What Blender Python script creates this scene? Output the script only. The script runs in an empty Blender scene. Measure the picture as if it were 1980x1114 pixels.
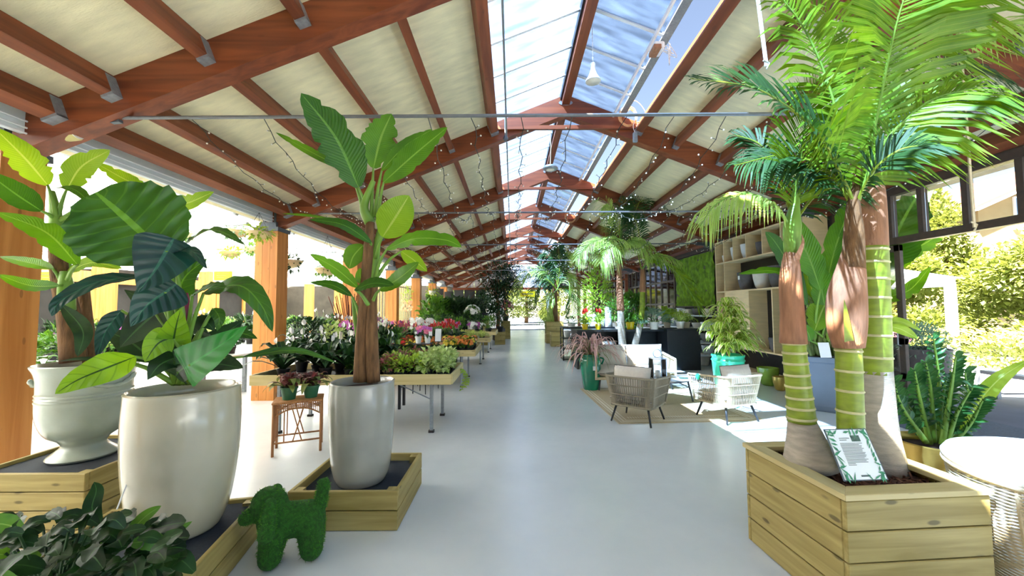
import bpy, math, random
from mathutils import Vector, Matrix, noise
V = Vector
PI = math.pi
R = math.radians
rnd = random.Random(7)
C = bpy.context.scene.collection

# ------------------------------------------------------------ camera, sky, sun, exposure
FPX, PITCH, ROLL, HC = 750.0, R(3.05), R(0.35), 1.6
_r, _u, _f = V((1, 0, 0)), V((0, -math.sin(PITCH), math.cos(PITCH))), V((0, math.cos(PITCH), math.sin(PITCH)))
RT = _r * math.cos(ROLL) - _u * math.sin(ROLL)
UP = _r * math.sin(ROLL) + _u * math.cos(ROLL)
FW = _f
cd = bpy.data.cameras.new('camera')
cam = bpy.data.objects.new('camera', cd)
C.objects.link(cam)
cd.sensor_width = 36
cd.lens = 36 * FPX / 1980
cd.clip_start = 0.05
cam.matrix_world = Matrix(((RT.x, UP.x, -FW.x, 0), (RT.y, UP.y, -FW.y, 0), (RT.z, UP.z, -FW.z, HC), (0, 0, 0, 1)))
bpy.context.scene.camera = cam

w = bpy.data.worlds.new('world')
bpy.context.scene.world = w
w.use_nodes = True
wn = w.node_tree
bg = wn.nodes['Background']
sk = wn.nodes.new('ShaderNodeTexSky')
sk.sky_type = 'NISHITA'
sk.sun_disc = False
sk.sun_elevation = R(52)
sk.sun_rotation = R(230)
sk.air_density = 1.0
sk.dust_density = 0.1
sk.altitude = 1200
hs_ = wn.nodes.new('ShaderNodeHueSaturation')
hs_.inputs['Saturation'].default_value = .8
wn.links.new(sk.outputs[0], hs_.inputs['Color'])
wn.links.new(hs_.outputs[0], bg.inputs[0])
bg.inputs[1].default_value = 0.055
SUN_DIR = V((0.62, 0.46, -1.0)).normalized()
sl = bpy.data.lights.new('sun', 'SUN')
sl.energy = 12.0
sl.angle = R(0.6)
sl.color = (1.0, 0.95, 0.86)
so = bpy.data.objects.new('sun', sl)
C.objects.link(so)
so.rotation_euler = SUN_DIR.to_track_quat('-Z', 'Y').to_euler()
vs = bpy.context.scene.view_settings
vs.view_transform = 'Standard'
vs.look = 'None'
vs.gamma = 1
vs.use_curve_mapping = False
vs.exposure = 2.7


def at(u, v, Y):
    """the point seen at photo pixel (u, v) at depth Y metres"""
    d = FW + RT * ((u - 990) / FPX) + UP * ((557 - v) / FPX)
    return V((0, 0, HC)) + d * (Y / d.y)


def fl(u, v, z=0.0):
    d = FW + RT * ((u - 990) / FPX) + UP * ((557 - v) / FPX)
    return V((0, 0, HC)) + d * ((z - HC) / d.z)


# ------------------------------------------------------------ mesh building
class MB:
    def __init__(s):
        s.v, s.f, s.uv = [], [], []

    def add(s, vs_, fs, uv=None):
        o = len(s.v)
        s.v += [tuple(p) for p in vs_]
        s.uv += list(uv) if uv else [(0.5, 0.5)] * len(vs_)
        s.f += [tuple(i + o for i in f) for f in fs]
        return s

    def box(s, c, d, M=None):
        x, y, z = d[0] / 2, d[1] / 2, d[2] / 2
        p = [V(q) for q in ((-x, -y, -z), (x, -y, -z), (x, y, -z), (-x, y, -z), (-x, -y, z), (x, -y, z), (x, y, z), (-x, y, z))]
        if M is not None:
            p = [M @ q for q in p]
        c = V(c)
        return s.add([q + c for q in p], [(0, 3, 2, 1), (4, 5, 6, 7), (0, 1, 5, 4), (1, 2, 6, 5), (2, 3, 7, 6), (3, 0, 4, 7)])

    def b2(s, x0, x1, y0, y1, z0, z1):
        return s.box(((x0 + x1) / 2, (y0 + y1) / 2, (z0 + z1) / 2), (abs(x1 - x0), abs(y1 - y0), abs(z1 - z0)))

    def beam(s, a, b, w_, h, up=(0, 0, 1)):
        """bar from a to b, w_ wide and h high, centred"""
        a, b = V(a), V(b)
        t = (b - a).normalized()
        up = V(up)
        if abs(t.dot(up)) > .98:
            up = V((0, 1, 0))
        sd = t.cross(up).normalized()
        n = sd.cross(t)
        M = Matrix((sd, t, n)).transposed()
        return s.box((a + b) / 2, (w_, (b - a).length, h), M)

    def tube(s, pts, r, n=8, cap=True, closed=False):
        pts = [V(p) for p in pts]
        m = len(pts)
        rs = r if isinstance(r, (list, tuple)) else [r] * m
        vv, ff, uu = [], [], []
        t0 = (pts[1] - pts[0]).normalized()
        ref = V((0, 0, 1)) if abs(t0.z) < .9 else V((1, 0, 0))
        sd = t0.cross(ref).normalized()
        for i, p in enumerate(pts):
            if closed:
                t = pts[(i + 1) % m] - pts[i - 1]
            else:
                t = pts[min(i + 1, m - 1)] - pts[max(i - 1, 0)]
            if t.length < 1e-9:
                t = t0
            t = t.normalized()
            sd = (sd - t * sd.dot(t))
            sd = sd.normalized() if sd.length > 1e-6 else t.orthogonal().normalized()
            bn = t.cross(sd)
            for k in range(n):
                a = 2 * PI * k / n
                vv.append(p + (sd * math.cos(a) + bn * math.sin(a)) * rs[i])
                uu.append((k / n, i / max(1, m - 1)))
        for i in range(m if closed else m - 1):
            j = (i + 1) % m
            for k in range(n):
                l = (k + 1) % n
                ff.append((i * n + k, i * n + l, j * n + l, j * n + k))
        if cap and not closed:
            ff.append(tuple(range(n))[::-1])
            ff.append(tuple((m - 1) * n + k for k in range(n)))
        return s.add(vv, ff, uu)

    def lathe(s, prof, c=(0, 0, 0), n=32, sx=1, sy=1, rot=0):
        c = V(c)
        vv, ff = [], []
        for r, z in prof:
            for k in range(n):
                a = 2 * PI * k / n + rot
                vv.append(c + V((r * math.cos(a) * sx, r * math.sin(a) * sy, z)))
        for i in range(len(prof) - 1):
            for k in range(n):
                l = (k + 1) % n
                ff.append((i * n + k, i * n + l, (i + 1) * n + l, (i + 1) * n + k))
        if prof[0][0] > 1e-5:
            ff.append(tuple(range(n))[::-1])
        if prof[-1][0] > 1e-5:
            ff.append(tuple((len(prof) - 1) * n + k for k in range(n)))
        return s.add(vv, ff)

    def ball(s, c, r, n=8, m=6, sc=(1, 1, 1)):
        c = V(c)
        vv = [c + V((r * sc[0] * math.sin(PI * i / m) * math.cos(2 * PI * k / n), r * sc[1] * math.sin(PI * i / m) * math.sin(2 * PI * k / n), r * sc[2] * math.cos(PI * i / m))) for i in range(m + 1) for k in range(n)]
        ff = [(i * n + k, (i + 1) * n + k, (i + 1) * n + (k + 1) % n, i * n + (k + 1) % n) for i in range(m) for k in range(n)]
        return s.add(vv, ff)

    def blade(s, spine, wf, N, m=2, n=14, fold=.25, wave=0, tears=0, seed=0, asym=1.0):
        """leaf blade along a spine; wf(t) = half width; N = the way its face looks"""
        rr = random.Random(seed)
        P = curve(spine, n)
        vv, uu, ff = [], [], []
        N = V(N)
        tl = [1.0] * (n + 1)
        tr_ = [1.0] * (n + 1)
        for _ in range(tears):
            if n > 7:
                tl[rr.randint(2, n - 3)] = rr.uniform(.62, .9)
                tr_[rr.randint(2, n - 3)] = rr.uniform(.62, .9)
        sd = None
        for i, p in enumerate(P):
            t = (P[min(i + 1, n)] - P[max(i - 1, 0)]).normalized()
            q = t.cross(N)
            if q.length < .15:
                q = sd if sd is not None else t.orthogonal()
            q = q.normalized()
            if sd is not None and q.dot(sd) < 0:
                q = -q
            sd = q
            nn = q.cross(t)
            if nn.dot(N) < 0:
                nn = -nn
            hw = wf(i / n)
            for j in range(-m, m + 1):
                a = j / m
                side = tl[i] if j < 0 else tr_[i]
                x = a * hw * (side if abs(j) == m else 1) * (asym if j > 0 else 1)
                up_ = abs(a) * hw * fold
                wv = wave * hw * math.sin(i * 2.3 + seed + (1.5 if j > 0 else 0)) * abs(a) ** 1.5
                vv.append(p + sd * x + nn * (up_ + wv))
                uu.append((.5 + a * .5, i / n))
        k = 2 * m + 1
        for i in range(n):
            for j in range(2 * m):
                ff.append((i * k + j, i * k + j + 1, (i + 1) * k + j + 1, (i + 1) * k + j))
        return s.add(vv, ff, uu)

    def strip(s, p0, p1, p2, w0, N):
        """cheap narrow leaf of two quads and a tip"""
        t = (p2 - p0)
        q = t.cross(N)
        if q.length < 1e-6:
            q = t.orthogonal()
        q = q.normalized() * w0
        return s.add([p0 - q * .4, p0 + q * .4, p1 - q, p1 + q, p2], [(0, 1, 3, 2), (2, 3, 4)], [(0, 0), (1, 0), (0, .5), (1, .5), (.5, 1)])

    def leaf4(s, p, d, up, L, W):
        """small pointed leaf, folded, four triangles' worth"""
        d = d.normalized()
        q = d.cross(up)
        if q.length < 1e-6:
            q = d.orthogonal()
        q = q.normalized()
        nn = q.cross(d)
        m_ = p + d * L * .5
        return s.add([p, m_ - q * W + nn * W * .35, m_ + q * W + nn * W * .35, m_, p + d * L - nn * L * .12], [(0, 3, 1), (0, 2, 3), (1, 3, 4), (3, 2, 4)], [(.5, 0), (0, .5), (1, .5), (.5, .5), (.5, 1)])

    def mesh(s, name, mat, off=None):
        me = bpy.data.meshes.new(name)
        vs_ = s.v if off is None else [(p[0] - off[0], p[1] - off[1], p[2] - off[2]) for p in s.v]
        me.from_pydata(vs_, [], s.f)
        ul = me.uv_layers.new(name='uv')
        idx = [0] * len(me.loops)
        me.loops.foreach_get('vertex_index', idx)
        flat = [c for i in idx for c in s.uv[i]]
        ul.data.foreach_set('uv', flat)
        if mat:
            me.materials.append(mat)
        return me

    def build(s, name, mat, parent=None, smooth=False, world=False, bevel=0, auto=None):
        off = parent.location if (world and parent is not None) else None
        me = s.mesh(name, mat, off)
        o = bpy.data.objects.new(name, me)
        C.objects.link(o)
        if parent is not None:
            o.parent = parent
        if smooth:
            me.polygons.foreach_set('use_smooth', [True] * len(me.polygons))
            if auto:
                try:
                    me.set_sharp_from_angle(angle=R(auto))
                except Exception:
                    pass
        if bevel:
            md = o.modifiers.new('bevel', 'BEVEL')
            md.width = bevel
            md.segments = 1
            md.limit_method = 'ANGLE'
        return o


def curve(pts, n):
    """n+1 points of a Catmull-Rom curve through pts"""
    pts = [V(p) for p in pts]
    if len(pts) == 2:
        return [pts[0].lerp(pts[1], i / n) for i in range(n + 1)]
    q = [pts[0] * 2 - pts[1]] + pts + [pts[-1] * 2 - pts[-2]]
    out = []
    m = len(pts) - 1
    for i in range(n + 1):
        t = i / n * m
        k = min(int(t), m - 1)
        t -= k
        a, b, c, d = q[k:k + 4]
        out.append(((b * 2) + (c - a) * t + (a * 2 - b * 5 + c * 4 - d) * t * t + (b * 3 - a - c * 3 + d) * t ** 3) * .5)
    return out


def tag(o, label=None, cat=None, group=None, kind=None):
    if label:
        o['label'] = label
    if cat:
        o['category'] = cat
    if group:
        o['group'] = group
    if kind:
        o['kind'] = kind
    return o


def thing(name, label, cat, loc=(0, 0, 0), rz=0, group=None):
    o = bpy.data.objects.new(name, None)
    o.empty_display_size = .1
    C.objects.link(o)
    o.location = loc
    o.rotation_euler = (0, 0, rz)
    return tag(o, label, cat, group)


ORD = ['first', 'second', 'third', 'fourth', 'fifth', 'sixth', 'seventh', 'eighth', 'ninth', 'tenth', 'eleventh', 'twelfth', 'thirteenth', 'fourteenth', 'fifteenth', 'sixteenth']
ROWN = ['front', 'second', 'third', 'fourth', 'fifth', 'sixth', 'seventh']


def structure(o, label=None):
    o['kind'] = 'structure'
    if label:
        o['label'] = label
    return o


def dup(src, loc, rz=0, sc=1, label=None, group=None):
    r = src.copy()
    C.objects.link(r)
    r.location = loc
    r.rotation_euler = (0, 0, rz)
    r.scale = (sc, sc, sc)
    if label:
        r['label'] = label
    if group:
        r['group'] = group
    for ch in list(src.children):
        c = ch.copy()
        C.objects.link(c)
        c.parent = r
        for g in list(ch.children):
            d = g.copy()
            C.objects.link(d)
            d.parent = c
    return r


def child(src_mesh, name, parent, loc=(0, 0, 0), rot=(0, 0, 0), sc=(1, 1, 1)):
    """another object sharing a mesh"""
    o = bpy.data.objects.new(name, src_mesh)
    C.objects.link(o)
    o.parent = parent
    o.location = loc
    o.rotation_euler = rot
    o.scale = sc
    return o


# ------------------------------------------------------------ materials
def _new(name):
    m = bpy.data.materials.new(name)
    m.use_nodes = True
    nt = m.node_tree
    return m, nt, nt.nodes['Principled BSDF']


def _lin(c):
    return tuple(((x / 255) / 12.92 if x <= 10 else (((x / 255) + .055) / 1.055) ** 2.4) for x in c) + (1,)


def mat(name, col, rough=.6, metal=0, var=.12, scale=8, bump=0, bscale=60, coat=0, em=0, stretch=None, col2=None, sharp=False):
    m, nt, b = _new(name)
    L = nt.links.new
    N = nt.nodes.new
    b.inputs['Roughness'].default_value = rough
    b.inputs['Metallic'].default_value = metal
    if coat:
        b.inputs['Coat Weight'].default_value = coat
        b.inputs['Coat Roughness'].default_value = .08
    tc = N('ShaderNodeTexCoord')
    mp = N('ShaderNodeMapping')
    L(tc.outputs['Object'], mp.inputs[0])
    if stretch:
        mp.inputs['Scale'].default_value = stretch
    nz = N('ShaderNodeTexNoise')
    nz.inputs['Scale'].default_value = scale
    nz.inputs['Detail'].default_value = 5
    L(mp.outputs[0], nz.inputs['Vector'])
    cr = N('ShaderNodeValToRGB')
    c = _lin(col)
    d = _lin(col2) if col2 else tuple(min(1, x * (1 + var)) for x in c[:3]) + (1,)
    e = c if col2 else tuple(x * (1 - var) for x in c[:3]) + (1,)
    cr.color_ramp.elements[0].color = e
    cr.color_ramp.elements[1].color = d
    cr.color_ramp.elements[0].position = .45 if sharp else .3
    cr.color_ramp.elements[1].position = .55 if sharp else .7
    L(nz.outputs['Fac'], cr.inputs[0])
    L(cr.outputs[0], b.inputs['Base Color'])
    if bump:
        nb = N('ShaderNodeTexNoise')
        nb.inputs['Scale'].default_value = bscale
        nb.inputs['Detail'].default_value = 3
        L(mp.outputs[0], nb.inputs['Vector'])
        bp = N('ShaderNodeBump')
        bp.inputs['Strength'].default_value = bump
        bp.inputs['Distance'].default_value = .01
        L(nb.outputs['Fac'], bp.inputs['Height'])
        L(bp.outputs[0], b.inputs['Normal'])
    if em:
        b.inputs['Emission Color'].default_value = c
        b.inputs['Emission Strength'].default_value = em
    return m


def wood(name, c1, c2, axis=0, scale=1.0, rough=.6, knots=.0, coat=0):
    m, nt, b = _new(name)
    L = nt.links.new
    N = nt.nodes.new
    b.inputs['Roughness'].default_value = rough
    if coat:
        b.inputs['Coat Weight'].default_value = coat
        b.inputs['Coat Roughness'].default_value = .2
    tc = N('ShaderNodeTexCoord')
    oi = N('ShaderNodeObjectInfo')
    ad = N('ShaderNodeVectorMath')
    ad.operation = 'ADD'
    L(tc.outputs['Object'], ad.inputs[0])
    cb = N('ShaderNodeCombineXYZ')
    ml = N('ShaderNodeMath')
    ml.operation = 'MULTIPLY'
    ml.inputs[1].default_value = 13.7
    L(oi.outputs['Random'], ml.inputs[0])
    for k in range(3):
        L(ml.outputs[0], cb.inputs[k])
    L(cb.outputs[0], ad.inputs[1])
    mp = N('ShaderNodeMapping')
    sc = [14 * scale] * 3
    sc[axis] = .9 * scale
    mp.inputs['Scale'].default_value = sc
    L(ad.outputs[0], mp.inputs[0])
    nz = N('ShaderNodeTexNoise')
    nz.inputs['Scale'].default_value = 1.6
    nz.inputs['Detail'].default_value = 6
    nz.inputs['Distortion'].default_value = .6
    L(mp.outputs[0], nz.inputs['Vector'])
    cr = N('ShaderNodeValToRGB')
    cr.color_ramp.elements[0].color = _lin(c1)
    cr.color_ramp.elements[1].color = _lin(c2)
    cr.color_ramp.elements[0].position = .35
    cr.color_ramp.elements[1].position = .65
    L(nz.outputs['Fac'], cr.inputs[0])
    out = cr.outputs[0]
    if knots:
        m2 = N('ShaderNodeMapping')
        s2 = [9.0] * 3
        s2[axis] = 3.2
        m2.inputs['Scale'].default_value = s2
        L(ad.outputs[0], m2.inputs[0])
        vo = N('ShaderNodeTexVoronoi')
        vo.inputs['Scale'].default_value = 1
        L(m2.outputs[0], vo.inputs['Vector'])
        r2 = N('ShaderNodeValToRGB')
        r2.color_ramp.elements[0].position = .07
        r2.color_ramp.elements[1].position = .14
        r2.color_ramp.elements[0].color = (0, 0, 0, 1)
        L(vo.outputs['Distance'], r2.inputs[0])
        mx = N('ShaderNodeMix')
        mx.data_type = 'RGBA'
        mx.inputs[6].default_value = tuple(x * .28 for x in _lin(c1)[:3]) + (1,)
        iv = N('ShaderNodeMath')
        iv.operation = 'MAXIMUM'
        iv.inputs[1].default_value = 1 - knots
        L(r2.outputs[0], iv.inputs[0])
        L(iv.outputs[0], mx.inputs[0])
        L(out, mx.inputs[7])
        out = mx.outputs[2]
    L(out, b.inputs['Base Color'])
    bp = N('ShaderNodeBump')
    bp.inputs['Strength'].default_value = .25
    bp.inputs['Distance'].default_value = .003
    L(nz.outputs['Fac'], bp.inputs['Height'])
    L(bp.outputs[0], b.inputs['Normal'])
    return m


def leafm(name, c1, c2, rough=.4, trans=.35, veins=0, rib=None, var=6, spec=.5, edge=None):
    """leaf: two-tone, translucent; UV = across, along"""
    m, nt, b = _new(name)
    L = nt.links.new
    N = nt.nodes.new
    b.inputs['Roughness'].default_value = rough
    b.inputs['Specular IOR Level'].default_value = spec
    tc = N('ShaderNodeTexCoord')
    nz = N('ShaderNodeTexNoise')
    nz.inputs['Scale'].default_value = var
    nz.inputs['Detail'].default_value = 3
    L(tc.outputs['Object'], nz.inputs['Vector'])
    cr = N('ShaderNodeValToRGB')
    cr.color_ramp.elements[0].color = _lin(c1)
    cr.color_ramp.elements[1].color = _lin(c2)
    cr.color_ramp.elements[0].position = .35
    cr.color_ramp.elements[1].position = .65
    L(nz.outputs['Fac'], cr.inputs[0])
    out = cr.outputs[0]
    uv = N('ShaderNodeSeparateXYZ')
    L(tc.outputs['UV'], uv.inputs[0])

    def mth(op, a, b_, clamp=False):
        k = N('ShaderNodeMath')
        k.operation = op
        k.use_clamp = clamp
        for i, x in enumerate((a, b_)):
            if isinstance(x, (int, float)):
                k.inputs[i].default_value = x
            else:
                L(x, k.inputs[i])
        return k.outputs[0]
    ac = mth('ABSOLUTE', mth('SUBTRACT', uv.outputs[0], .5), 0)

    def mixc(fac, colr, base):
        mx = N('ShaderNodeMix')
        mx.data_type = 'RGBA'
        L(fac, mx.inputs[0])
        L(base, mx.inputs[6])
        mx.inputs[7].default_value = colr
        return mx.outputs[2]
    if veins:
        ph = mth('ADD', mth('MULTIPLY', uv.outputs[1], veins), mth('MULTIPLY', ac, -veins * .35))
        sw = mth('SINE', mth('MULTIPLY', ph, 2 * PI), 0)
        vf = mth('MULTIPLY', mth('GREATER_THAN', sw, .93), .28)
        out = mixc(vf, _lin(rib or c2), out)
        bp = N('ShaderNodeBump')
        bp.inputs['Strength'].default_value = .22
        bp.inputs['Distance'].default_value = .01
        L(sw, bp.inputs['Height'])
        L(bp.outputs[0], b.inputs['Normal'])
    if rib:
        out = mixc(mth('LESS_THAN', ac, .03), _lin(rib), out)
    if edge:
        out = mixc(mth('GREATER_THAN', ac, edge[1]), _lin(edge[0]), out)
    L(out, b.inputs['Base Color'])
    tr = N('ShaderNodeBsdfTranslucent')
    hs = N('ShaderNodeHueSaturation')
    hs.inputs['Value'].default_value = 1.35
    hs.inputs['Saturation'].default_value = 1.1
    hs.inputs['Hue'].default_value = .475
    L(out, hs.inputs['Color'])
    L(hs.outputs[0], tr.inputs[0])
    ms = N('ShaderNodeMixShader')
    ms.inputs[0].default_value = trans
    L(b.outputs[0], ms.inputs[1])
    L(tr.outputs[0], ms.inputs[2])
    L(ms.outputs[0], nt.nodes['Material Output'].inputs[0])
    return m


def glassm(name, tint=(1, 1, 1), clear=.9, milk=0.0, rough=.05, milkcol=(1, 1, 1), dirt=False):
    """thin sheet: transparent + gloss + milky diffusion"""
    m = bpy.data.materials.new(name)
    m.use_nodes = True
    nt = m.node_tree
    nt.nodes.clear()
    L = nt.links.new
    N = nt.nodes.new
    out = N('ShaderNodeOutputMaterial')
    t = N('ShaderNodeBsdfTransparent')
    t.inputs[0].default_value = tuple(x * clear for x in tint) + (1,)
    g = N('ShaderNodeBsdfGlossy')
    g.inputs['Roughness'].default_value = rough
    fr = N('ShaderNodeFresnel')
    fr.inputs[0].default_value = 1.35
    ms = N('ShaderNodeMixShader')
    L(fr.outputs[0], ms.inputs[0])
    L(t.outputs[0], ms.inputs[1])
    L(g.outputs[0], ms.inputs[2])
    last = ms.outputs[0]
    if milk:
        tr = N('ShaderNodeBsdfTranslucent')
        tr.inputs[0].default_value = tuple(milkcol) + (1,)
        df = N('ShaderNodeBsdfDiffuse')
        df.inputs[0].default_value = tuple(milkcol) + (1,)
        m3 = N('ShaderNodeMixShader')
        m3.inputs[0].default_value = .3
        L(tr.outputs[0], m3.inputs[1])
        L(df.outputs[0], m3.inputs[2])
        m2 = N('ShaderNodeMixShader')
        m2.inputs[0].default_value = milk
        if dirt:
            tc = N('ShaderNodeTexCoord')
            mp = N('ShaderNodeMapping')
            mp.inputs['Scale'].default_value = (1.2, 5, 1)
            L(tc.outputs['Object'], mp.inputs[0])
            nz = N('ShaderNodeTexNoise')
            nz.inputs['Scale'].default_value = 1.4
            nz.inputs['Detail'].default_value = 8
            L(mp.outputs[0], nz.inputs['Vector'])
            mr = N('ShaderNodeMapRange')
            mr.inputs[1].default_value = .35
            mr.inputs[2].default_value = .75
            mr.inputs[3].default_value = milk * .55
            mr.inputs[4].default_value = min(1, milk * 1.7)
            L(nz.outputs['Fac'], mr.inputs[0])
            L(mr.outputs[0], m2.inputs[0])
        L(last, m2.inputs[1])
        L(m3.outputs[0], m2.inputs[2])
        last = m2.outputs[0]
    L(last, out.inputs[0])
    return m


M = {}
M['beam'] = wood('beam_wood', (104, 48, 20), (138, 74, 38), 1, .5, .55, .25)
M['beamx'] = wood('rafter_wood', (104, 46, 20), (140, 72, 36), 0, .5, .5, .2)
M['postw'] = wood('post_wood', (188, 118, 50), (214, 146, 74), 2, .5, .5, .5)
M['felt'] = mat('ceiling_board', (236, 226, 186), .95, var=.1, scale=3, bump=.3, bscale=25, stretch=(1, 4, 1))
M['white'] = mat('white_paint', (232, 236, 238), .5, var=.04, scale=5)
M['membrane'] = mat('white_membrane', (214, 222, 224), .6, var=.05, scale=3)
M['shadeleaf'] = leafm('shaded_green_leaf', (10, 34, 12), (30, 66, 18), .5, .08, rib=(46, 84, 34), var=9, spec=.25)  # darker leaf for the foreground plant, its shade put into the colour
M['treel'] = leafm('garden_leaf', (112, 126, 56), (140, 150, 78), .7, .35, var=2)
M['treed'] = leafm('garden_dark_leaf', (84, 102, 50), (112, 126, 66), .7, .35, var=2)
M['roofbar'] = mat('greenhouse_bar', (168, 176, 180), .5, var=.1, scale=10)
M['steel'] = mat('galvanised_steel', (150, 158, 164), .45, .5, .15, 30)
M['greymetal'] = mat('grey_metal', (96, 104, 112), .5, .6, .15, 20)
M['rod'] = mat('grey_rod', (120, 124, 128), .4, .4, .1, 20)
M['darkmetal'] = mat('dark_metal', (44, 40, 38), .45, .3, .15, 20)
M['black'] = mat('black_paint', (26, 30, 34), .4, 0, .15, 10)
M['brownframe'] = mat('brown_frame', (70, 56, 42), .45, 0, .2, 14)
M['plank'] = wood('crate_plank', (146, 128, 66), (178, 160, 98), 0, .8, .6, .75)
M['planky'] = wood('crate_plank_side', (148, 130, 70), (180, 162, 100), 1, .8, .6, .75)
M['traywood'] = wood('tray_wood', (186, 168, 112), (208, 192, 140), 0, .7, .6, .5)
M['traywoody'] = wood('tray_wood_side', (190, 172, 118), (210, 196, 144), 1, .7, .6, .5)
M['ply'] = mat('plywood', (232, 206, 156), .6, var=.08, scale=3, stretch=(1, 1, 6))
M['mat_cloth'] = mat('black_ground_cloth', (36, 44, 52), .9, var=.2, scale=60, bump=.4, bscale=300)
M['glaze'] = mat('pale_glaze', (186, 182, 160), .16, var=.1, scale=2.2, bump=.08, bscale=8, coat=.6)
M['glaze2'] = mat('grey_glaze', (158, 158, 148), .2, var=.14, scale=2.5, bump=.05, bscale=12, coat=.5)
M['celadon'] = mat('celadon_glaze', (170, 180, 164), .25, var=.14, scale=4, bump=.05, bscale=10, coat=.5)
M['soil'] = mat('bark_soil', (58, 36, 26), .95, var=.5, scale=40, bump=1, bscale=80)
M['bark'] = mat('brown_bark', (116, 84, 52), .9, var=.45, scale=6, bump=.8, bscale=20, stretch=(6, 6, 1))
M['paleb'] = mat('pale_palm_bark', (178, 168, 152), .85, var=.2, scale=5, bump=.5, bscale=30, stretch=(2, 2, 8))
M['sheath'] = mat('dry_sheath', (158, 112, 82), .8, var=.25, scale=7, bump=.4, bscale=30, stretch=(5, 5, .8))
M['greentrunk'] = mat('green_cane', (132, 150, 38), .45, var=.25, scale=5, stretch=(2, 2, 5))
M['ring'] = mat('leaf_scar_ring', (196, 190, 140), .7, var=.15, scale=20)
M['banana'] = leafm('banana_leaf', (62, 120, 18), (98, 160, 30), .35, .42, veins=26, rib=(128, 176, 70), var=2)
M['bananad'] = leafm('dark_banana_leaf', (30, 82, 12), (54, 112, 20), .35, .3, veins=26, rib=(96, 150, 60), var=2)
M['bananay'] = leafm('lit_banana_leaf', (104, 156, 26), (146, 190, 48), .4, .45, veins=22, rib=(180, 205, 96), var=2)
M['petiole'] = mat('green_petiole', (118, 158, 58), .45, var=.15, scale=5)
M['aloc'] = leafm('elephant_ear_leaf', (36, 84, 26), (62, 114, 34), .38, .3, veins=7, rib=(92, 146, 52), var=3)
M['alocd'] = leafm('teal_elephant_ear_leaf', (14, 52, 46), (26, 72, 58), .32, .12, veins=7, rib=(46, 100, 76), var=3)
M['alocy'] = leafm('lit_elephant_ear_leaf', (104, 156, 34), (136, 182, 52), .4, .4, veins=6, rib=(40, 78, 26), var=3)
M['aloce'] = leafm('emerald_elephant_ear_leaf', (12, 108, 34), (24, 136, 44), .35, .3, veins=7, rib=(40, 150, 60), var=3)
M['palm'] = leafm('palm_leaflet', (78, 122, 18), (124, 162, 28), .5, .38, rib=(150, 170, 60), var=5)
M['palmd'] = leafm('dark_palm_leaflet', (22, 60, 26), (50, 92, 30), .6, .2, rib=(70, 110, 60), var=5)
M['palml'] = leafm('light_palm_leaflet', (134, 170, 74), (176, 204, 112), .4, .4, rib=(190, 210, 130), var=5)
M['green'] = leafm('mid_green_leaf', (58, 112, 38), (96, 146, 52), .4, .3, rib=(120, 160, 80), var=9)
M['dgreen'] = leafm('dark_green_leaf', (16, 46, 20), (36, 74, 28), .5, .15, rib=(64, 104, 56), var=9)
M['lgreen'] = leafm('light_green_leaf', (128, 168, 54), (170, 200, 84), .4, .35, rib=(190, 215, 120), var=9)
M['vgreen'] = leafm('cream_striped_leaf', (124, 166, 46), (164, 196, 70), .4, .35, var=9, edge=((226, 230, 150), .28))
M['sgreen'] = leafm('silver_green_leaf', (110, 146, 122), (150, 180, 158), .5, .25, rib=(180, 200, 180), var=9)
M['olive'] = leafm('olive_leaf', (96, 118, 56), (134, 146, 78), .5, .3, var=9)
M['zz'] = leafm('glossy_zz_leaf', (30, 78, 38), (62, 116, 56), .22, .15, rib=(90, 140, 80), var=9)
M['purple'] = leafm('bronze_leaf', (84, 44, 42), (120, 70, 60), .4, .2, rib=(170, 120, 100), var=9)
M['pinkleaf'] = leafm('pink_leaf', (176, 92, 100), (120, 130, 70), .5, .25, var=14)
M['whiteleaf'] = leafm('white_green_leaf', (206, 220, 160), (150, 184, 90), .5, .3, var=14)
M['plume'] = leafm('pink_grass_plume', (196, 158, 150), (222, 192, 178), .7, .3, var=9)
M['moss'] = mat('artificial_turf', (40, 96, 18), .9, var=.45, scale=60, bump=1, bscale=200)
M['mosswall'] = mat('moss_panel', (112, 150, 28), .95, var=.5, scale=7, bump=1, bscale=60)
M['rattan'] = wood('rattan', (160, 104, 58), (186, 130, 80), 2, 1.5, .5)
M['rope'] = mat('beige_rope', (206, 190, 156), .8, var=.1, scale=40, bump=.4, bscale=200)
M['ropeg'] = mat('taupe_rope', (150, 140, 118), .8, var=.1, scale=40, bump=.4, bscale=200)
M['cushion'] = mat('cream_cushion', (214, 206, 192), .85, var=.05, scale=30, bump=.15, bscale=400)
M['piping'] = mat('dark_piping', (90, 84, 78), .8)
M['leg'] = mat('charcoal_leg', (52, 54, 56), .4, .3)
M['rug'] = mat('jute_rug', (196, 180, 146), .95, var=.12, scale=90, bump=.6, bscale=200)
M['rugl'] = mat('rug_cream_stripe', (226, 218, 196), .95, var=.08, scale=90)
M['teal'] = mat('emerald_glaze', (8, 128, 92), .14, var=.2, scale=4, coat=.8)
M['teal2'] = mat('turquoise_glaze', (60, 196, 150), .2, var=.14, scale=5, coat=.6)
M['grannypot'] = mat('apple_green_glaze', (134, 170, 60), .25, var=.2, scale=5, coat=.5)
M['hexpot'] = mat('slate_planter', (104, 118, 134), .55, var=.06, scale=5)
M['gold'] = mat('brushed_gold', (206, 174, 92), .32, .75, .1, 30, stretch=(1, 1, 20))
M['whitepot'] = mat('white_ceramic', (228, 230, 228), .3, var=.03, coat=.3)
M['cream'] = mat('cream_ceramic', (214, 206, 190), .5, var=.08, scale=10)
M['greypot'] = mat('dark_grey_stoneware', (96, 92, 90), .7, var=.15, scale=14, bump=.3)
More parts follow.
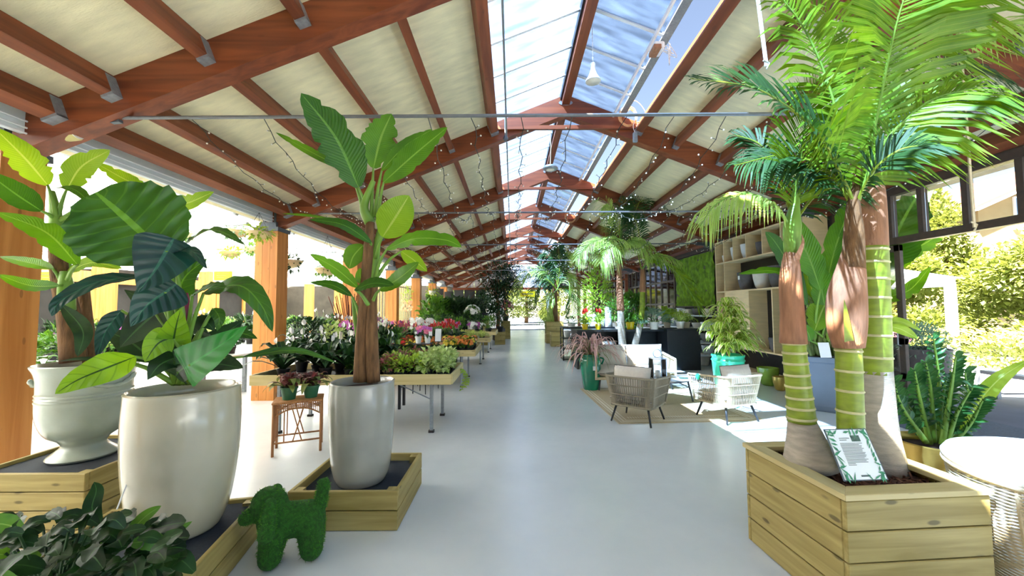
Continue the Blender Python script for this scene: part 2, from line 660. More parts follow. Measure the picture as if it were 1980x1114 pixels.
M['midgrey'] = mat('grey_stone_planter', (150, 148, 142), .8, var=.15, scale=12, bump=.3)
M['yellowpot'] = mat('yellow_glaze', (226, 196, 20), .25, var=.06, coat=.4)
M['redpot'] = mat('red_glaze', (150, 22, 36), .25, var=.1, coat=.4)
M['greenplastic'] = mat('green_plastic', (44, 104, 68), .45, var=.08)
M['blackpl'] = mat('black_plastic', (28, 28, 30), .5, var=.1)
M['yellowsign'] = mat('yellow_print', (244, 226, 20), .5, var=.02)
M['paper'] = mat('white_paper', (238, 242, 240), .5, var=.02)
M['ink'] = mat('grey_ink', (84, 96, 90), .6)
M['inkg'] = mat('green_ink', (60, 140, 96), .6, var=.3, scale=40)
M['inkl'] = mat('pale_green_ink', (170, 206, 188), .6, var=.1, scale=30)
M['photo'] = mat('printed_photo', (70, 96, 80), .5, var=.6, scale=60)
M['concrete'] = mat('outside_paving', (104, 110, 120), .9, var=.12, scale=2, bump=.3, bscale=15)
M['clearg'] = glassm('clear_glass', clear=.95)
M['redf'] = mat('red_petal', (204, 34, 30), .5, var=.2, scale=30)
M['orangef'] = mat('orange_petal', (238, 140, 60), .5, var=.2, scale=30)
M['yellowf'] = mat('yellow_petal', (244, 210, 70), .5, var=.15, scale=30)
M['peachf'] = mat('peach_petal', (244, 184, 140), .5, var=.1, scale=30)
M['whitef'] = mat('white_petal', (240, 238, 234), .5, var=.05, scale=30)
M['purplef'] = mat('magenta_petal', (190, 92, 180), .5, var=.25, scale=30)
M['pinkf'] = mat('pink_petal', (226, 120, 150), .5, var=.25, scale=30)
M['wire'] = mat('dark_wire', (50, 54, 46), .5)
M['bulb'] = mat('clear_bulb', (236, 232, 216), .3)
M['bluesheet'] = mat('blue_ink', (120, 180, 200), .5, var=.3, scale=20)

# ------------------------------------------------------------ the hall
XL, XR, XC = -4.37, 5.9, 1.02
YK = [3.5 + 3.62 * k for k in range(-2, 8)]
SLO = math.atan(.4)


def zt(x):
    return 5.58 - .4 * abs(x - XC)


def prism(mb, poly, y0, y1):
    n = len(poly)
    mb.add([(x, y0, z) for x, z in poly] + [(x, y1, z) for x, z in poly],
           [tuple(range(n)), tuple(range(2 * n - 1, n - 1, -1))] + [((i + 1) % n, i, i + n, (i + 1) % n + n) for i in range(n)])


fm, nt, b = _new('polished_floor')
N, L = nt.nodes.new, nt.links.new
tc = N('ShaderNodeTexCoord')
n1 = N('ShaderNodeTexNoise')
n1.inputs['Scale'].default_value = .55
n1.inputs['Detail'].default_value = 8
n1.inputs['Roughness'].default_value = .62
L(tc.outputs['Object'], n1.inputs['Vector'])
cr = N('ShaderNodeValToRGB')
cr.color_ramp.elements[0].color = _lin((212, 218, 218))
cr.color_ramp.elements[1].color = _lin((228, 232, 230))
cr.color_ramp.elements[0].position = .35
cr.color_ramp.elements[1].position = .65
L(n1.outputs['Fac'], cr.inputs[0])
n2 = N('ShaderNodeTexNoise')
n2.inputs['Scale'].default_value = 14
n2.inputs['Detail'].default_value = 9
L(tc.outputs['Object'], n2.inputs['Vector'])
mr = N('ShaderNodeMapRange')
mr.inputs[1].default_value = .3
mr.inputs[2].default_value = .7
mr.inputs[3].default_value = .21
mr.inputs[4].default_value = .27
L(n2.outputs['Fac'], mr.inputs[0])
L(mr.outputs[0], b.inputs['Roughness'])
L(cr.outputs[0], b.inputs['Base Color'])
bp = N('ShaderNodeBump')
bp.inputs['Strength'].default_value = .02
bp.inputs['Distance'].default_value = .01
L(n2.outputs['Fac'], bp.inputs['Height'])
L(bp.outputs[0], b.inputs['Normal'])
structure(MB().b2(-17, XR, -4, 29, -.1, 0).build('floor', fm))
# outside paving
g = MB().b2(XR, 60, -20, 60, -.14, -.03)
g.b2(-17, XR, 29, 70, -.14, -.03)
structure(g.build('floor_outside', M['concrete']), 'grey concrete paving outside the open side and far end of the hall')
structure(MB().b2(5.13, 6.6, -1, 6.9, .0, .008).build('trim_1', mat('threshold_matting', (96, 108, 120), .9, var=.15, scale=40, bump=.5, bscale=200)), 'flat grey matting strip along the open doorway')

# ceiling: rafters, purlins, boards, tie rods
ceil = bpy.data.objects.new('ceiling', None)
C.objects.link(ceil)
structure(ceil, 'pitched ceiling of red-brown beams and cream felt boards')
RD = .36
ra = MB()
for sgn, xe in ((-1, XL - .12), (1, XR + .1)):
    pl = [(xe, zt(xe)), (XC, zt(XC)), (XC, zt(XC) - RD * 1.05), (xe, zt(xe) - RD)]
    prism(ra, pl, -.09, .09)
rame = ra.mesh('rafter_pair', M['beamx'])
pla = MB()
pla.lathe([(.0, -.1), (.1, -.1), (.1, -.095), (0, -.095)], n=20, sx=1.3, sy=1)
for v in range(len(pla.v)):
    x, y, z = pla.v[v]
    pla.v[v] = (x + XC, z, y * .5 + zt(XC) - .16)
plme = pla.mesh('apex_plate', M['steel'])
colme = MB().beam((-.42, 0, 4.93), (2.45, 0, 4.93), .06, .07).mesh('collar', M['beamx'])
for Y in YK:
    child(rame, 'rafter', ceil, (0, Y, 0))
    if Y > 4:
        child(plme, 'apex_plate', ceil, (0, Y, 0))
        child(colme, 'collar_tie', ceil, (0, Y - .13, 0))
PXL = [-4.14, -3.64, -2.81, -1.95, -1.165, -.376]
PXR = [2.42, 3.1, 3.9, 4.7, 5.4, 5.82]
pume = MB().b2(-.05, .05, 0, 3.44, -.2, 0).mesh('purlin', M['beam'])
shme = MB()
shme.b2(-.055, -.05, 0, .09, -.22, -.02).b2(.05, .055, 0, .09, -.22, -.02).b2(-.055, .055, 0, .09, -.225, -.2)
shme = shme.mesh('joist_shoe', M['steel'])
for i, Y in enumerate(YK[:-1]):
    for x in PXL + PXR:
        s = 1 if x < XC else -1
        wide = 1.35 if x in (PXL[0], PXR[-1], PXL[-1], PXR[0]) else 1
        child(pume, 'purlin', ceil, (x, Y + .09, zt(x) - .01), (0, -SLO * s, 0), (wide, 1, 1))
        if i in (1, 2, 3):
            child(shme, 'joist_shoe', ceil, (x, Y + .09, zt(x) - .01), (0, -SLO * s, 0), (wide, 1, 1))
            child(shme, 'joist_shoe', ceil, (x, Y + 3.44, zt(x) - .01), (0, -SLO * s, 0), (wide, 1, 1))
for ed in ([-4.75] + PXL[1:], PXR[:-1] + [6.5]):
    for a, c in zip(ed[:-1], ed[1:]):
        mb = MB()
        prism(mb, [(a, zt(a)), (c, zt(c)), (c, zt(c) + .05), (a, zt(a) + .05)], 0, 3.618)
        me = mb.mesh('ceiling_board', M['felt'])
        for Y in YK[:-1]:
            child(me, 'ceiling_board', ceil, (0, Y, .001))
ridge = MB().b2(XC - .07, XC + .07, YK[0], YK[-1], zt(XC) - .2, zt(XC) + .02).build('ridge_beam', M['beam'], ceil)
MB().b2(XC - .1, XC - .072, YK[0], YK[-1], zt(XC) - .1, zt(XC) + .05).build('ridge_black_strip', M['black'], ceil)  # black strip along the left face of the ridge beam
rodme = MB().tube([(XL + .55, 0, 0), (XR - .55, 0, 0)], .016, 8).mesh('tie_rod', M['rod'])
fin = MB()
for s, x in ((1, XL + .62), (-1, XR - .62)):
    fin.beam((x - .32 * s, 0, -.08), (x - .1 * s, 0, -.02), .05, .16)
    fin.beam((x - .1 * s, 0, -.02), (x + .14 * s, 0, 0), .04, .09)
finme = fin.mesh('tie_rod_anchor', M['greymetal'])
ZR = 3.385
for Y in YK[2:9]:
    child(rodme, 'tie_rod', ceil, (0, Y, ZR))
    child(finme, 'tie_rod_anchor', ceil, (0, Y, ZR))

# skylight
sky1 = bpy.data.objects.new('window_1', None)
C.objects.link(sky1)
structure(sky1, 'long ridge skylight of milky glazing panels over the aisle')
M['skyglass'] = glassm('skylight_glass', (.62, .78, 1), .72, .08, .08, (.62, .76, 1), dirt=True)
npn = 5
pw = 3.62 / npn
for side in (-1, 1):
    x0, x1 = (-.3, XC - .06) if side < 0 else (XC + .06, 2.0)
    mb = MB()
    prism(mb, [(x0, zt(x0) + .03), (x1, zt(x1) + .03), (x1, zt(x1) + .036), (x0, zt(x0) + .036)], .02, pw - .02)
    pm = mb.mesh('pane', M['skyglass'])
    gb = MB()
    xa, xb = (-.38, XC) if side < 0 else (XC, 2.05)
    prism(gb, [(xa, zt(xa) + .01), (xb, zt(xb) + .01), (xb, zt(xb) + .05), (xa, zt(xa) + .05)], -.02, .02)
    gm = gb.mesh('glazing_bar', M['white'])
    for i in range(npn * 9):
        Y = YK[0] + i * pw
        child(pm, 'pane', sky1, (0, Y, 0))
        child(gm, 'glazing_bar', sky1, (0, Y, 0))
MB().beam((2.07, YK[0], zt(2.07) + .03), (2.07, YK[-1], zt(2.07) + .03), .1, .08, (.37, 0, .93)).build('vent_rail', M['steel'], sky1)
MB().beam((1.9, YK[0], zt(1.9) - .06), (1.9, YK[-1], zt(1.9) - .06), .03, .05).build('cable_tray', M['white'], sky1)

# left wall: posts, fascia
wl = MB()
wl.b2(-4.42, -4.38, -4, 28.8, 3.2, 3.62)
wallL = structure(wl.build('wall_left', M['membrane']), 'white membrane fascia above the row of timber posts')
for z in (3.2, 3.25, 3.31):
    MB().tube([(-4.36, -4, z), (-4.36, 28.8, z)], .009, 6).build('fascia_rail', M['white'], wallL)
pm_ = [MB().b2(a, c, -.17, .17, 0, 3.03).mesh('post_member', M['postw']) for a, c in ((-.2, -.07), (-.066, .066), (.07, .2))]
cap = MB()
cap.b2(-.22, .22, -.2, .2, 3.03, 3.1).b2(-.15, .15, -.14, .14, 3.1, 3.2).b2(-.12, -.08, -.1, .1, 3.2, 3.42).b2(.08, .12, -.1, .1, 3.2, 3.42)
capme = cap.mesh('post_bracket', M['greymetal'])
for k, Y in enumerate(YK[1:9]):
    for j, me in enumerate(pm_):
        child(me, 'post', wallL, (XL - (.3 if k == 1 else .06), Y, 0))
    child(capme, 'post_bracket', wallL, (XL - (.3 if k == 1 else .06), Y, 0))

# greenhouse bays on the left
gh = bpy.data.objects.new('ceiling_greenhouse', None)
C.objects.link(gh)
structure(gh, 'white translucent greenhouse roof beyond the timber posts')
M['sheet'] = glassm('greenhouse_sheet', (1, 1, 1), .4, .85, .3, (.96, .97, .97))
for bx in (0, 1):
    x0 = -4.9 - bx * 6.4
    for (a, za), (c, zc) in (((x0, 3.35), (x0 - 3.2, 4.6)), ((x0 - 3.2, 4.6), (x0 - 6.4, 3.35))):
        mb = MB()
        prism(mb, [(a, za), (c, zc), (c, zc + .01), (a, za + .01)], 0, 1.78)
        me = mb.mesh('roof_sheet', M['sheet'])
        bm_ = MB().beam((a, 0, za - .04), (c, 0, zc - .04), .05, .07, (0, 1, 0)).mesh('roof_bar', M['roofbar'])
        for i in range(18):
            child(me, 'roof_sheet', gh, (0, -4 + i * 1.81, 0))
            child(bm_, 'roof_bar', gh, (0, -4 + i * 1.81 - .015, 0))
        for t in (.3, .65):
            MB().beam((a + (c - a) * t, -4, za + (zc - za) * t - .05), (a + (c - a) * t, 28.8, za + (zc - za) * t - .05), .05, .05).build('roof_bar', M['roofbar'], gh)
    MB().b2(x0 - 6.5, x0 - 6.3, -4, 28.8, 3.22, 3.4).build('gutter', M['white'], gh)
    cb = MB().beam((x0, 0, 3.2), (x0 - 6.4, 0, 3.2), .05, .06)
    cb.beam((x0, 0, 3.2), (x0 - 3.2, 0, 3.55), .03, .03).beam((x0 - 6.4, 0, 3.2), (x0 - 3.2, 0, 3.55), .03, .03)
    cbm = cb.mesh('cross_bar', M['roofbar'])
    for Y in YK[1:9]:
        child(cbm, 'cross_bar', gh, (0, Y, 0))
        for j, me in enumerate(pm_):
            child(me, 'post', gh, (x0 - 6.4, Y, 0))
MB().b2(-4.95, -4.4, -4, 28.8, 3.34, 3.4).build('gutter', M['membrane'], gh)
structure(MB().b2(-17, .4, -4.1, -4, 0, 5.3).build('wall_back_unseen', mat('unseen_back_wall', (120, 104, 84), .9, var=.2, scale=2)), 'unseen wall added behind the left side to darken the near left')  # added out of view, keeps light from behind off the left foreground
bk = MB().b2(-17.1, -17, -4, 29, 0, 3.4)
bk = structure(bk.build('wall_far_left', mat('dark_shelving_wall', (36, 34, 30), .9, var=.4, scale=2)), 'dark far side wall of the greenhouse')
for i in range(14):
    MB().b2(-16.99, -16.9, -2 + i * 2.2, -1.8 + i * 2.2, 0, 3.3).build('upright', M['postw'], bk)
MB().b2(-17, -16.8, -4, 29, 2.75, 3.2).build('beam', M['postw'], bk)

# right wall
wr = bpy.data.objects.new('wall_right', None)
C.objects.link(wr)
structure(wr, 'glazed right-hand wall with brown timber eave beam')
MB().b2(XR - .1, XR + .12, -4, 28.8, 3.43, 3.62).build('eave_beam', M['beam'], wr)
MB().b2(XR - .06, XR + .06, -4, 28.8, 3.3, 3.43).build('window_head', M['brownframe'], wr)
MB().b2(XR - .02, XR + .1, 7.0, 13.9, 0, 3.3).build('wall_panel', mat('dark_wall', (58, 52, 46), .8, var=.15), wr)
pmR = MB().b2(-.12, .12, -.12, .12, 0, 3.4).mesh('post', M['postw'])
for k, Y in enumerate(YK[2:9]):
    child(pmR, 'post', wr, (XR + .22, Y, 0))
w2 = bpy.data.objects.new('window_2', None)
C.objects.link(w2)
structure(w2, 'row of clear clerestory panes over the open side doorway')
MB().b2(XR - .05, XR + .05, -4, 7, 2.55, 2.65).build('transom', M['brownframe'], w2)
ys = [-.4 + .555 * i for i in range(-2, 11)] + [5.95, 6.5, 6.98]
ys = [-1.2, -.6, -.05, .5, 1.05, 1.6, 2.15, 2.7, 3.25, 3.85, 4.4, 4.95, 5.5, 5.95, 6.5, 6.98]
mu = MB().b2(-.045, .045, -.035, .035, 2.65, 3.3).mesh('mullion', M['brownframe'])
for a, c in zip(ys[:-1], ys[1:]):
    child(mu, 'mullion', w2, (XR, a, 0))
    MB().b2(XR - .004, XR + .004, a + .04, c - .04, 2.66, 3.29).build('pane', M['clearg'], w2)
child(mu, 'mullion', w2, (XR, ys[-1], 0))


def door_leaf(name, x, y0, y1, label):
    d = bpy.data.objects.new(name, None)
    C.objects.link(d)
    structure(d, label)
    f = MB()
    for a, c in ((y0, y0 + .09), (y1 - .09, y1)):
        f.b2(x - .03, x + .03, a, c, .02, 2.54)
    for z in (.02, .5, 1.02, 2.44):
        f.b2(x - .03, x + .03, y0, y1, z, z + .1)
    ym = (y0 + y1) / 2
    f.b2(x - .02, x + .02, ym - .015, ym + .015, .6, 2.44)
    f.build('door_frame', M['brownframe'], d, bevel=.006)
    MB().b2(x - .015, x + .015, y0 + .09, y1 - .09, .12, .5).build('door_panel', M['brownframe'], d)
    MB().b2(x - .004, x + .004, y0 + .09, y1 - .09, .6, 1.02).build('pane', M['clearg'], d)
    MB().b2(x - .004, x + .004, y0 + .09, y1 - .09, 1.12, 2.44).build('pane', M['clearg'], d)
    MB().tube([(x - .03, y0 + .05, 1.0), (x - .08, y0 + .05, 1.02), (x - .08, y0 + .05, 1.2), (x - .03, y0 + .05, 1.22)], .01, 6).build('door_handle', M['steel'], d)


door_leaf('door_1', XR + .02, 5.86, 6.4, 'brown framed glass door leaf folded beside the opening')
door_leaf('door_2', XR - .05, 6.42, 6.96, 'brown framed glass door leaf next to the shelving')
w3 = bpy.data.objects.new('window_3', None)
C.objects.link(w3)
structure(w3, 'tall dark-mullioned windows further along the right wall')
MB().b2(XR - .04, XR + .04, 14, 28.8, 0, .75).build('window_apron', M['white'], w3)
mu3 = MB().b2(-.04, .04, -.035, .035, .75, 3.3).mesh('mullion', M['brownframe'])
yy = 14.0
while yy < 28.4:
    child(mu3, 'mullion', w3, (XR, yy, 0))
    MB().b2(XR - .004, XR + .004, yy + .04, yy + .58, .8, 3.28).build('pane', M['clearg'], w3)
    yy += .62
for z in (.75, 1.7, 2.55):
    MB().b2(XR - .035, XR + .035, 14, 28.8, z, z + .07).build('transom', M['brownframe'], w3)

# end wall with its wide opening
we = bpy.data.objects.new('wall_end', None)
C.objects.link(we)
structure(we, 'far gable wall of pale boards above a wide open doorway')
YE = 28.8
gp = MB().b2(-4.4, XR, YE - .1, YE + .1, 3.0, 3.16).build('door_lintel', M['beamx'], we)
x = -4.3
gbm = mat('pale_gable_boards', (206, 200, 204), .8, var=.06)
while x < XR - .1:
    x2 = x + .5
    mb = MB()
    a, c = x, min(x2, XR)
    zz = lambda q: min(zt(q) - .3, 4.75)
    prism(mb, [(a, 3.16), (c - .03, 3.16), (c - .03, zz(c)), (a, zz(a))], YE - .02, YE + .02)
    mb.build('gable_board', gbm, we)
    x = x2
for x in (-3.4, -2.6, -1.8, -1.0):
    MB().beam((x, YE - .12, 3.16), (x + .9, YE - .12, 4.0), .07, .07, (0, 1, 0)).build('brace', M['beamx'], we)
    MB().beam((2 * XC - x, YE - .12, 3.16), (2 * XC - x - .9, YE - .12, 4.0), .07, .07, (0, 1, 0)).build('brace', M['beamx'], we)
for x0, x1, m_ in ((-4.3, -3.6, 'black'), (-3.55, -2.75, 'black'), (-2.7, -1.95, 'black'), (-1.9, -.6, 'white')):
    MB().b2(x0, x1, YE - .03, YE + .03, 0, 3.0).build('wall_panel', M[m_], we)  # black sheets stand for dark openings, their shade put into the colour
MB().b2(-.62, -.45, YE - .09, YE + .09, 0, 3.0).build('door_post', M['beamx'], we)
MB().b2(5.3, 5.5, YE - .09, YE + .09, 0, 3.0).build('door_post', M['beamx'], we)
wg = MB().b2(-17, -4.4, YE - .05, YE + .05, 0, 3.35)
structure(wg.build('wall_end_left', mat('greenhouse_end_wall', (70, 66, 56), .9, var=.3, scale=2)), 'end wall of the greenhouse bays')

# ------------------------------------------------------------ crates, pots
def crate(name, label, loc, rz, sx, sy, h, rows, rim=False, floor_z=None, cover='mat_cloth', group=None, rimw=.1):
    """timber crate of stacked planks; loc = centre of its foot"""
    t = thing(name, label, 'planter box', loc, rz, group)
    ph = (h - (.03 if rim else 0)) / rows
    for i in range(rows):
        z0, z1 = i * ph + .003, (i + 1) * ph - .004
        for s in (-1, 1):
            MB().b2(-sx / 2, sx / 2, s * sy / 2 - (.028 if s > 0 else 0), s * sy / 2 + (.028 if s < 0 else 0), z0, z1).build('plank', M['plank'], t, bevel=.004)
            MB().b2(s * sx / 2 - (.028 if s > 0 else 0), s * sx / 2 + (.028 if s < 0 else 0), -sy / 2 + .03, sy / 2 - .03, z0, z1).build('plank', M['planky'], t, bevel=.004)
    for a in (-1, 1):
        for b_ in (-1, 1):
            MB().box((a * (sx / 2 - .06), b_ * (sy / 2 - .06), h / 2), (.06, .06, h - .02)).build('corner_post', M['planky'], t)
    if rim:
        z = h - .028
        o = .012
        X0, Y0 = sx / 2 + o, sy / 2 + o
        for s in (-1, 1):
            mb = MB()
            mb.add([(-X0, s * Y0, z), (X0, s * Y0, z), (X0 - rimw, s * (Y0 - rimw), z), (-X0 + rimw, s * (Y0 - rimw), z),
                    (-X0, s * Y0, z + .03), (X0, s * Y0, z + .03), (X0 - rimw, s * (Y0 - rimw), z + .03), (-X0 + rimw, s * (Y0 - rimw), z + .03)],
                   [(0, 3, 2, 1), (4, 5, 6, 7), (0, 1, 5, 4), (1, 2, 6, 5), (2, 3, 7, 6), (3, 0, 4, 7)])
            mb.build('rim_board', M['traywood'], t, bevel=.003)
            mb = MB()
            mb.add([(s * X0, -Y0, z), (s * X0, Y0, z), (s * (X0 - rimw), Y0 - rimw, z), (s * (X0 - rimw), -Y0 + rimw, z),
                    (s * X0, -Y0, z + .03), (s * X0, Y0, z + .03), (s * (X0 - rimw), Y0 - rimw, z + .03), (s * (X0 - rimw), -Y0 + rimw, z + .03)],
                   [(0, 3, 2, 1), (4, 5, 6, 7), (0, 1, 5, 4), (1, 2, 6, 5), (2, 3, 7, 6), (3, 0, 4, 7)])
            mb.build('rim_board', M['traywoody'], t, bevel=.003)
    fz = h - .03 if floor_z is None else floor_z
    mb = MB()
    mb.b2(-sx / 2 + .03, sx / 2 - .03, -sy / 2 + .03, sy / 2 - .03, fz - .04, fz)
    mb.build('soil' if cover == 'soil' else 'ground_cloth', M[cover], t)
    return t


def pot(name, label, cat, loc, prof, mat_, soil=None, n=40, sx=1, sy=1, rz=0, group=None, inner=.025):
    """turned pot; prof = [(r, z) ...] outside, foot to rim"""
    t = thing(name, label, cat, loc, rz, group)
    r1, h = prof[-1]
    full = list(prof) + [(r1 - inner * .5, h + inner * .3), (r1 - inner, h - .005)]
    zb = (soil if soil is not None else h - .06)
    # find radius at soil
    rs = r1 - inner
    for (ra_, za), (rb_, zb_) in zip(prof[:-1], prof[1:]):
        if za <= zb <= zb_:
            rs = ra_ + (rb_ - ra_) * (zb - za) / max(1e-6, zb_ - za) - inner
    full += [(max(.01, rs), zb - .01)]
    MB().lathe(full, n=n, sx=sx, sy=sy).build('pot_body' if cat == 'plant' else 'body', M[mat_], t, smooth=True, auto=50)
    MB().lathe([(0, zb - .03), (max(.01, rs + .002), zb - .03), (max(.01, rs + .002), zb), (0, zb + .012)], n=20, sx=sx, sy=sy).build('soil', M['soil'], t, smooth=True)
    return t


def spline_prof(pts, n=24):
    c = curve([V((r, 0, z)) for r, z in pts], n)
    return [(max(0, p.x), p.z) for p in c]


# near right: tall crate with the palms
palmbox = crate('planter_box', 'large light timber planter box of four planks in the right foreground', (2.05, 2.42, 0), R(4), .8, .76, .65, 4, rim=True, floor_z=.58, cover='soil')
# bark chips
chips = MB()
for i in range(900):
    x, y = rnd.uniform(-.35, .35), rnd.uniform(-.33, .33)
    d = V((rnd.gauss(0, 1), rnd.gauss(0, 1), rnd.gauss(0, .4))).normalized()
    L_ = rnd.uniform(.012, .035)
    chips.beam(V((x, y, .585)) - d * L_, V((x, y, .59)) + d * L_, rnd.uniform(.006, .014), .004)
c_ = chips.build('bark_chips', mat('bark_chips', (98, 62, 46), .9, var=.5, scale=20), palmbox)
c_['kind'] = 'stuff'

# left: low crate with the big pot, tall crate with the urn, low crate with the banana
crate('display_crate', 'low timber crate lined with black cloth under the biggest pale pot', (-2.18, 2.38, 0), R(11), .92, .82, .27, 2)
crate('display_crate', 'tall timber crate of stacked planks under the celadon urn at far left', (-3.32, 3.12, 0), 0, .82, .84, .5, 4)
crate('display_crate', 'low timber crate under the banana plant pot in the middle of the left side', (-1.24, 3.27, 0), 0, .8, .76, .286, 2, floor_z=.22)

cz = .245
big = pot('tall_pot', 'largest pale glazed pot on the low crate, with elephant ear plant', 'pot', (-2.08, 2.5, cz),
          spline_prof([(.19, 0), (.21, .015), (.255, .15), (.288, .4), (.297, .65), (.29, .84), (.293, .862)]), 'glaze', soil=.78)
big['label'] = 'largest pale glazed pot, standing on the low crate at left'
urnp = spline_prof([(.25, 0), (.26, .02), (.2, .06), (.16, .1), (.19, .14)], 10) + spline_prof([(.19, .14), (.28, .2), (.335, .32), (.345, .44)], 12)[1:]
for z in (.45, .475, .5):
    urnp += [(.35, z), (.342, z + .012)]
urnp += spline_prof([(.342, .52), (.345, .6), (.36, .66), (.385, .7), (.39, .715)], 8)
urnp = [(r * .78, z) for r, z in urnp]
urn = pot('footed_urn', 'celadon footed urn with ribbed band on the tall crate', 'pot', (-3.36, 3.1, .475), urnp, 'celadon', soil=.66)
for s in (-1, 1):
    a0 = 0 if s > 0 else PI
    pts = [V((.287 * math.cos(a0 - s * .9 + s * q * .11 * 1.0), .287 * math.sin(a0 - s * .9 + s * q * .11), .62 - .07 * math.sin(PI * q / 12))) for q in range(13)]
    MB().tube(pts, [.012 + .006 * (q % 2) for q in range(13)], 8).build('rope_handle', M['celadon'], urn, smooth=True)
ban = pot('tall_pot', 'tall grey glazed pot holding the banana plant, on the centre-left crate', 'pot', (-1.23, 3.22, .222),
          spline_prof([(.165, 0), (.19, .015), (.225, .12), (.245, .35), (.255, .6), (.25, .775), (.253, .79)]), 'glaze2', soil=.73)


# ------------------------------------------------------------ leaves given by the points they pass
def pinst(t, w0=1.0, peak=.4, tip=1.0, base=.15):
    """leaf outline"""
    if t < peak:
        a = t / peak
        return w0 * (base + (1 - base) * math.sin(a * PI / 2) ** .8)
    a = (t - peak) / (1 - peak)
    return w0 * max(.0, (1 - a ** (1.8 * tip))) ** .75


def heart(t, w0=1.0):
    """elephant ear outline, its lobes behind the petiole"""
    if t < .28:
        return w0 * (.35 + .65 * math.sin(t / .28 * PI / 2) ** .7)
    a = (t - .28) / .72
    return w0 * (1 - a ** 1.5) ** .95


TOCAM = lambda p: (V((0, 0, HC)) - V(p)).normalized()


def leafpx(root, pts, w_px, mat_, face=.5, shape='banana', tears=0, fold=.25, wave=.05, seed=0, stem=None, stem_r=.008, name='leaf', n=16, side=0):
    """pts = [(u, v, Y), ...] base to tip; w_px = half width in photo pixels at that depth"""
    P = [at(*p) for p in pts]
    mid = P[len(P) // 2]
    hw = w_px * mid.y / FPX
    N = (TOCAM(mid) * face + V((0, 0, 1)) * (1 - face) + V((side, 0, 0))).normalized()
    wf = (lambda t: pinst(t, hw)) if shape == 'banana' else (lambda t: pinst(t, hw, .3, .7, .1)) if shape == 'lance' else (lambda t: heart(t, hw))
    if shape == 'shield':
        wf = lambda t: hw * math.sin(PI * (.07 + .9 * t)) ** .55 * (1 + .035 * math.sin(t * 34))
    if shape == 'heart':
        # the blade runs back behind the petiole
        P = [P[0] + (P[0] - P[1]).normalized() * hw * .55] + P
    mb = MB().blade(P, wf, N, m=3 if w_px > 12 else 2, n=n, fold=fold, wave=wave, tears=tears, seed=seed)
    o = mb.build(name, M[mat_], root, smooth=True, world=True)
    if stem:
        S = at(*stem) if not isinstance(stem, V) else stem
        b0 = P[1] if shape == 'heart' else P[0]
        m_ = S.lerp(b0, .5) + V((0, 0, .12 * (b0 - S).length * (1 if b0.z > S.z else -.5)))
        c = curve([S, m_, b0], 7)
        MB().tube(c, [stem_r * (1.6 - .9 * i / 7) for i in range(8)], 6).build('petiole', M['petiole'], root, smooth=True, world=True)
    return o


def trunk(root, pts, rs, mat_, name='trunk', n=10):
    k = 4 * (len(pts) - 1)
    P = curve([at(*p) if not isinstance(p, V) else p for p in pts], k)
    rr = curve([V((r, 0, 0)) for r in rs], k)
    return MB().tube(P, [q.x for q in rr], n).build(name, M[mat_], root, smooth=True, world=True)


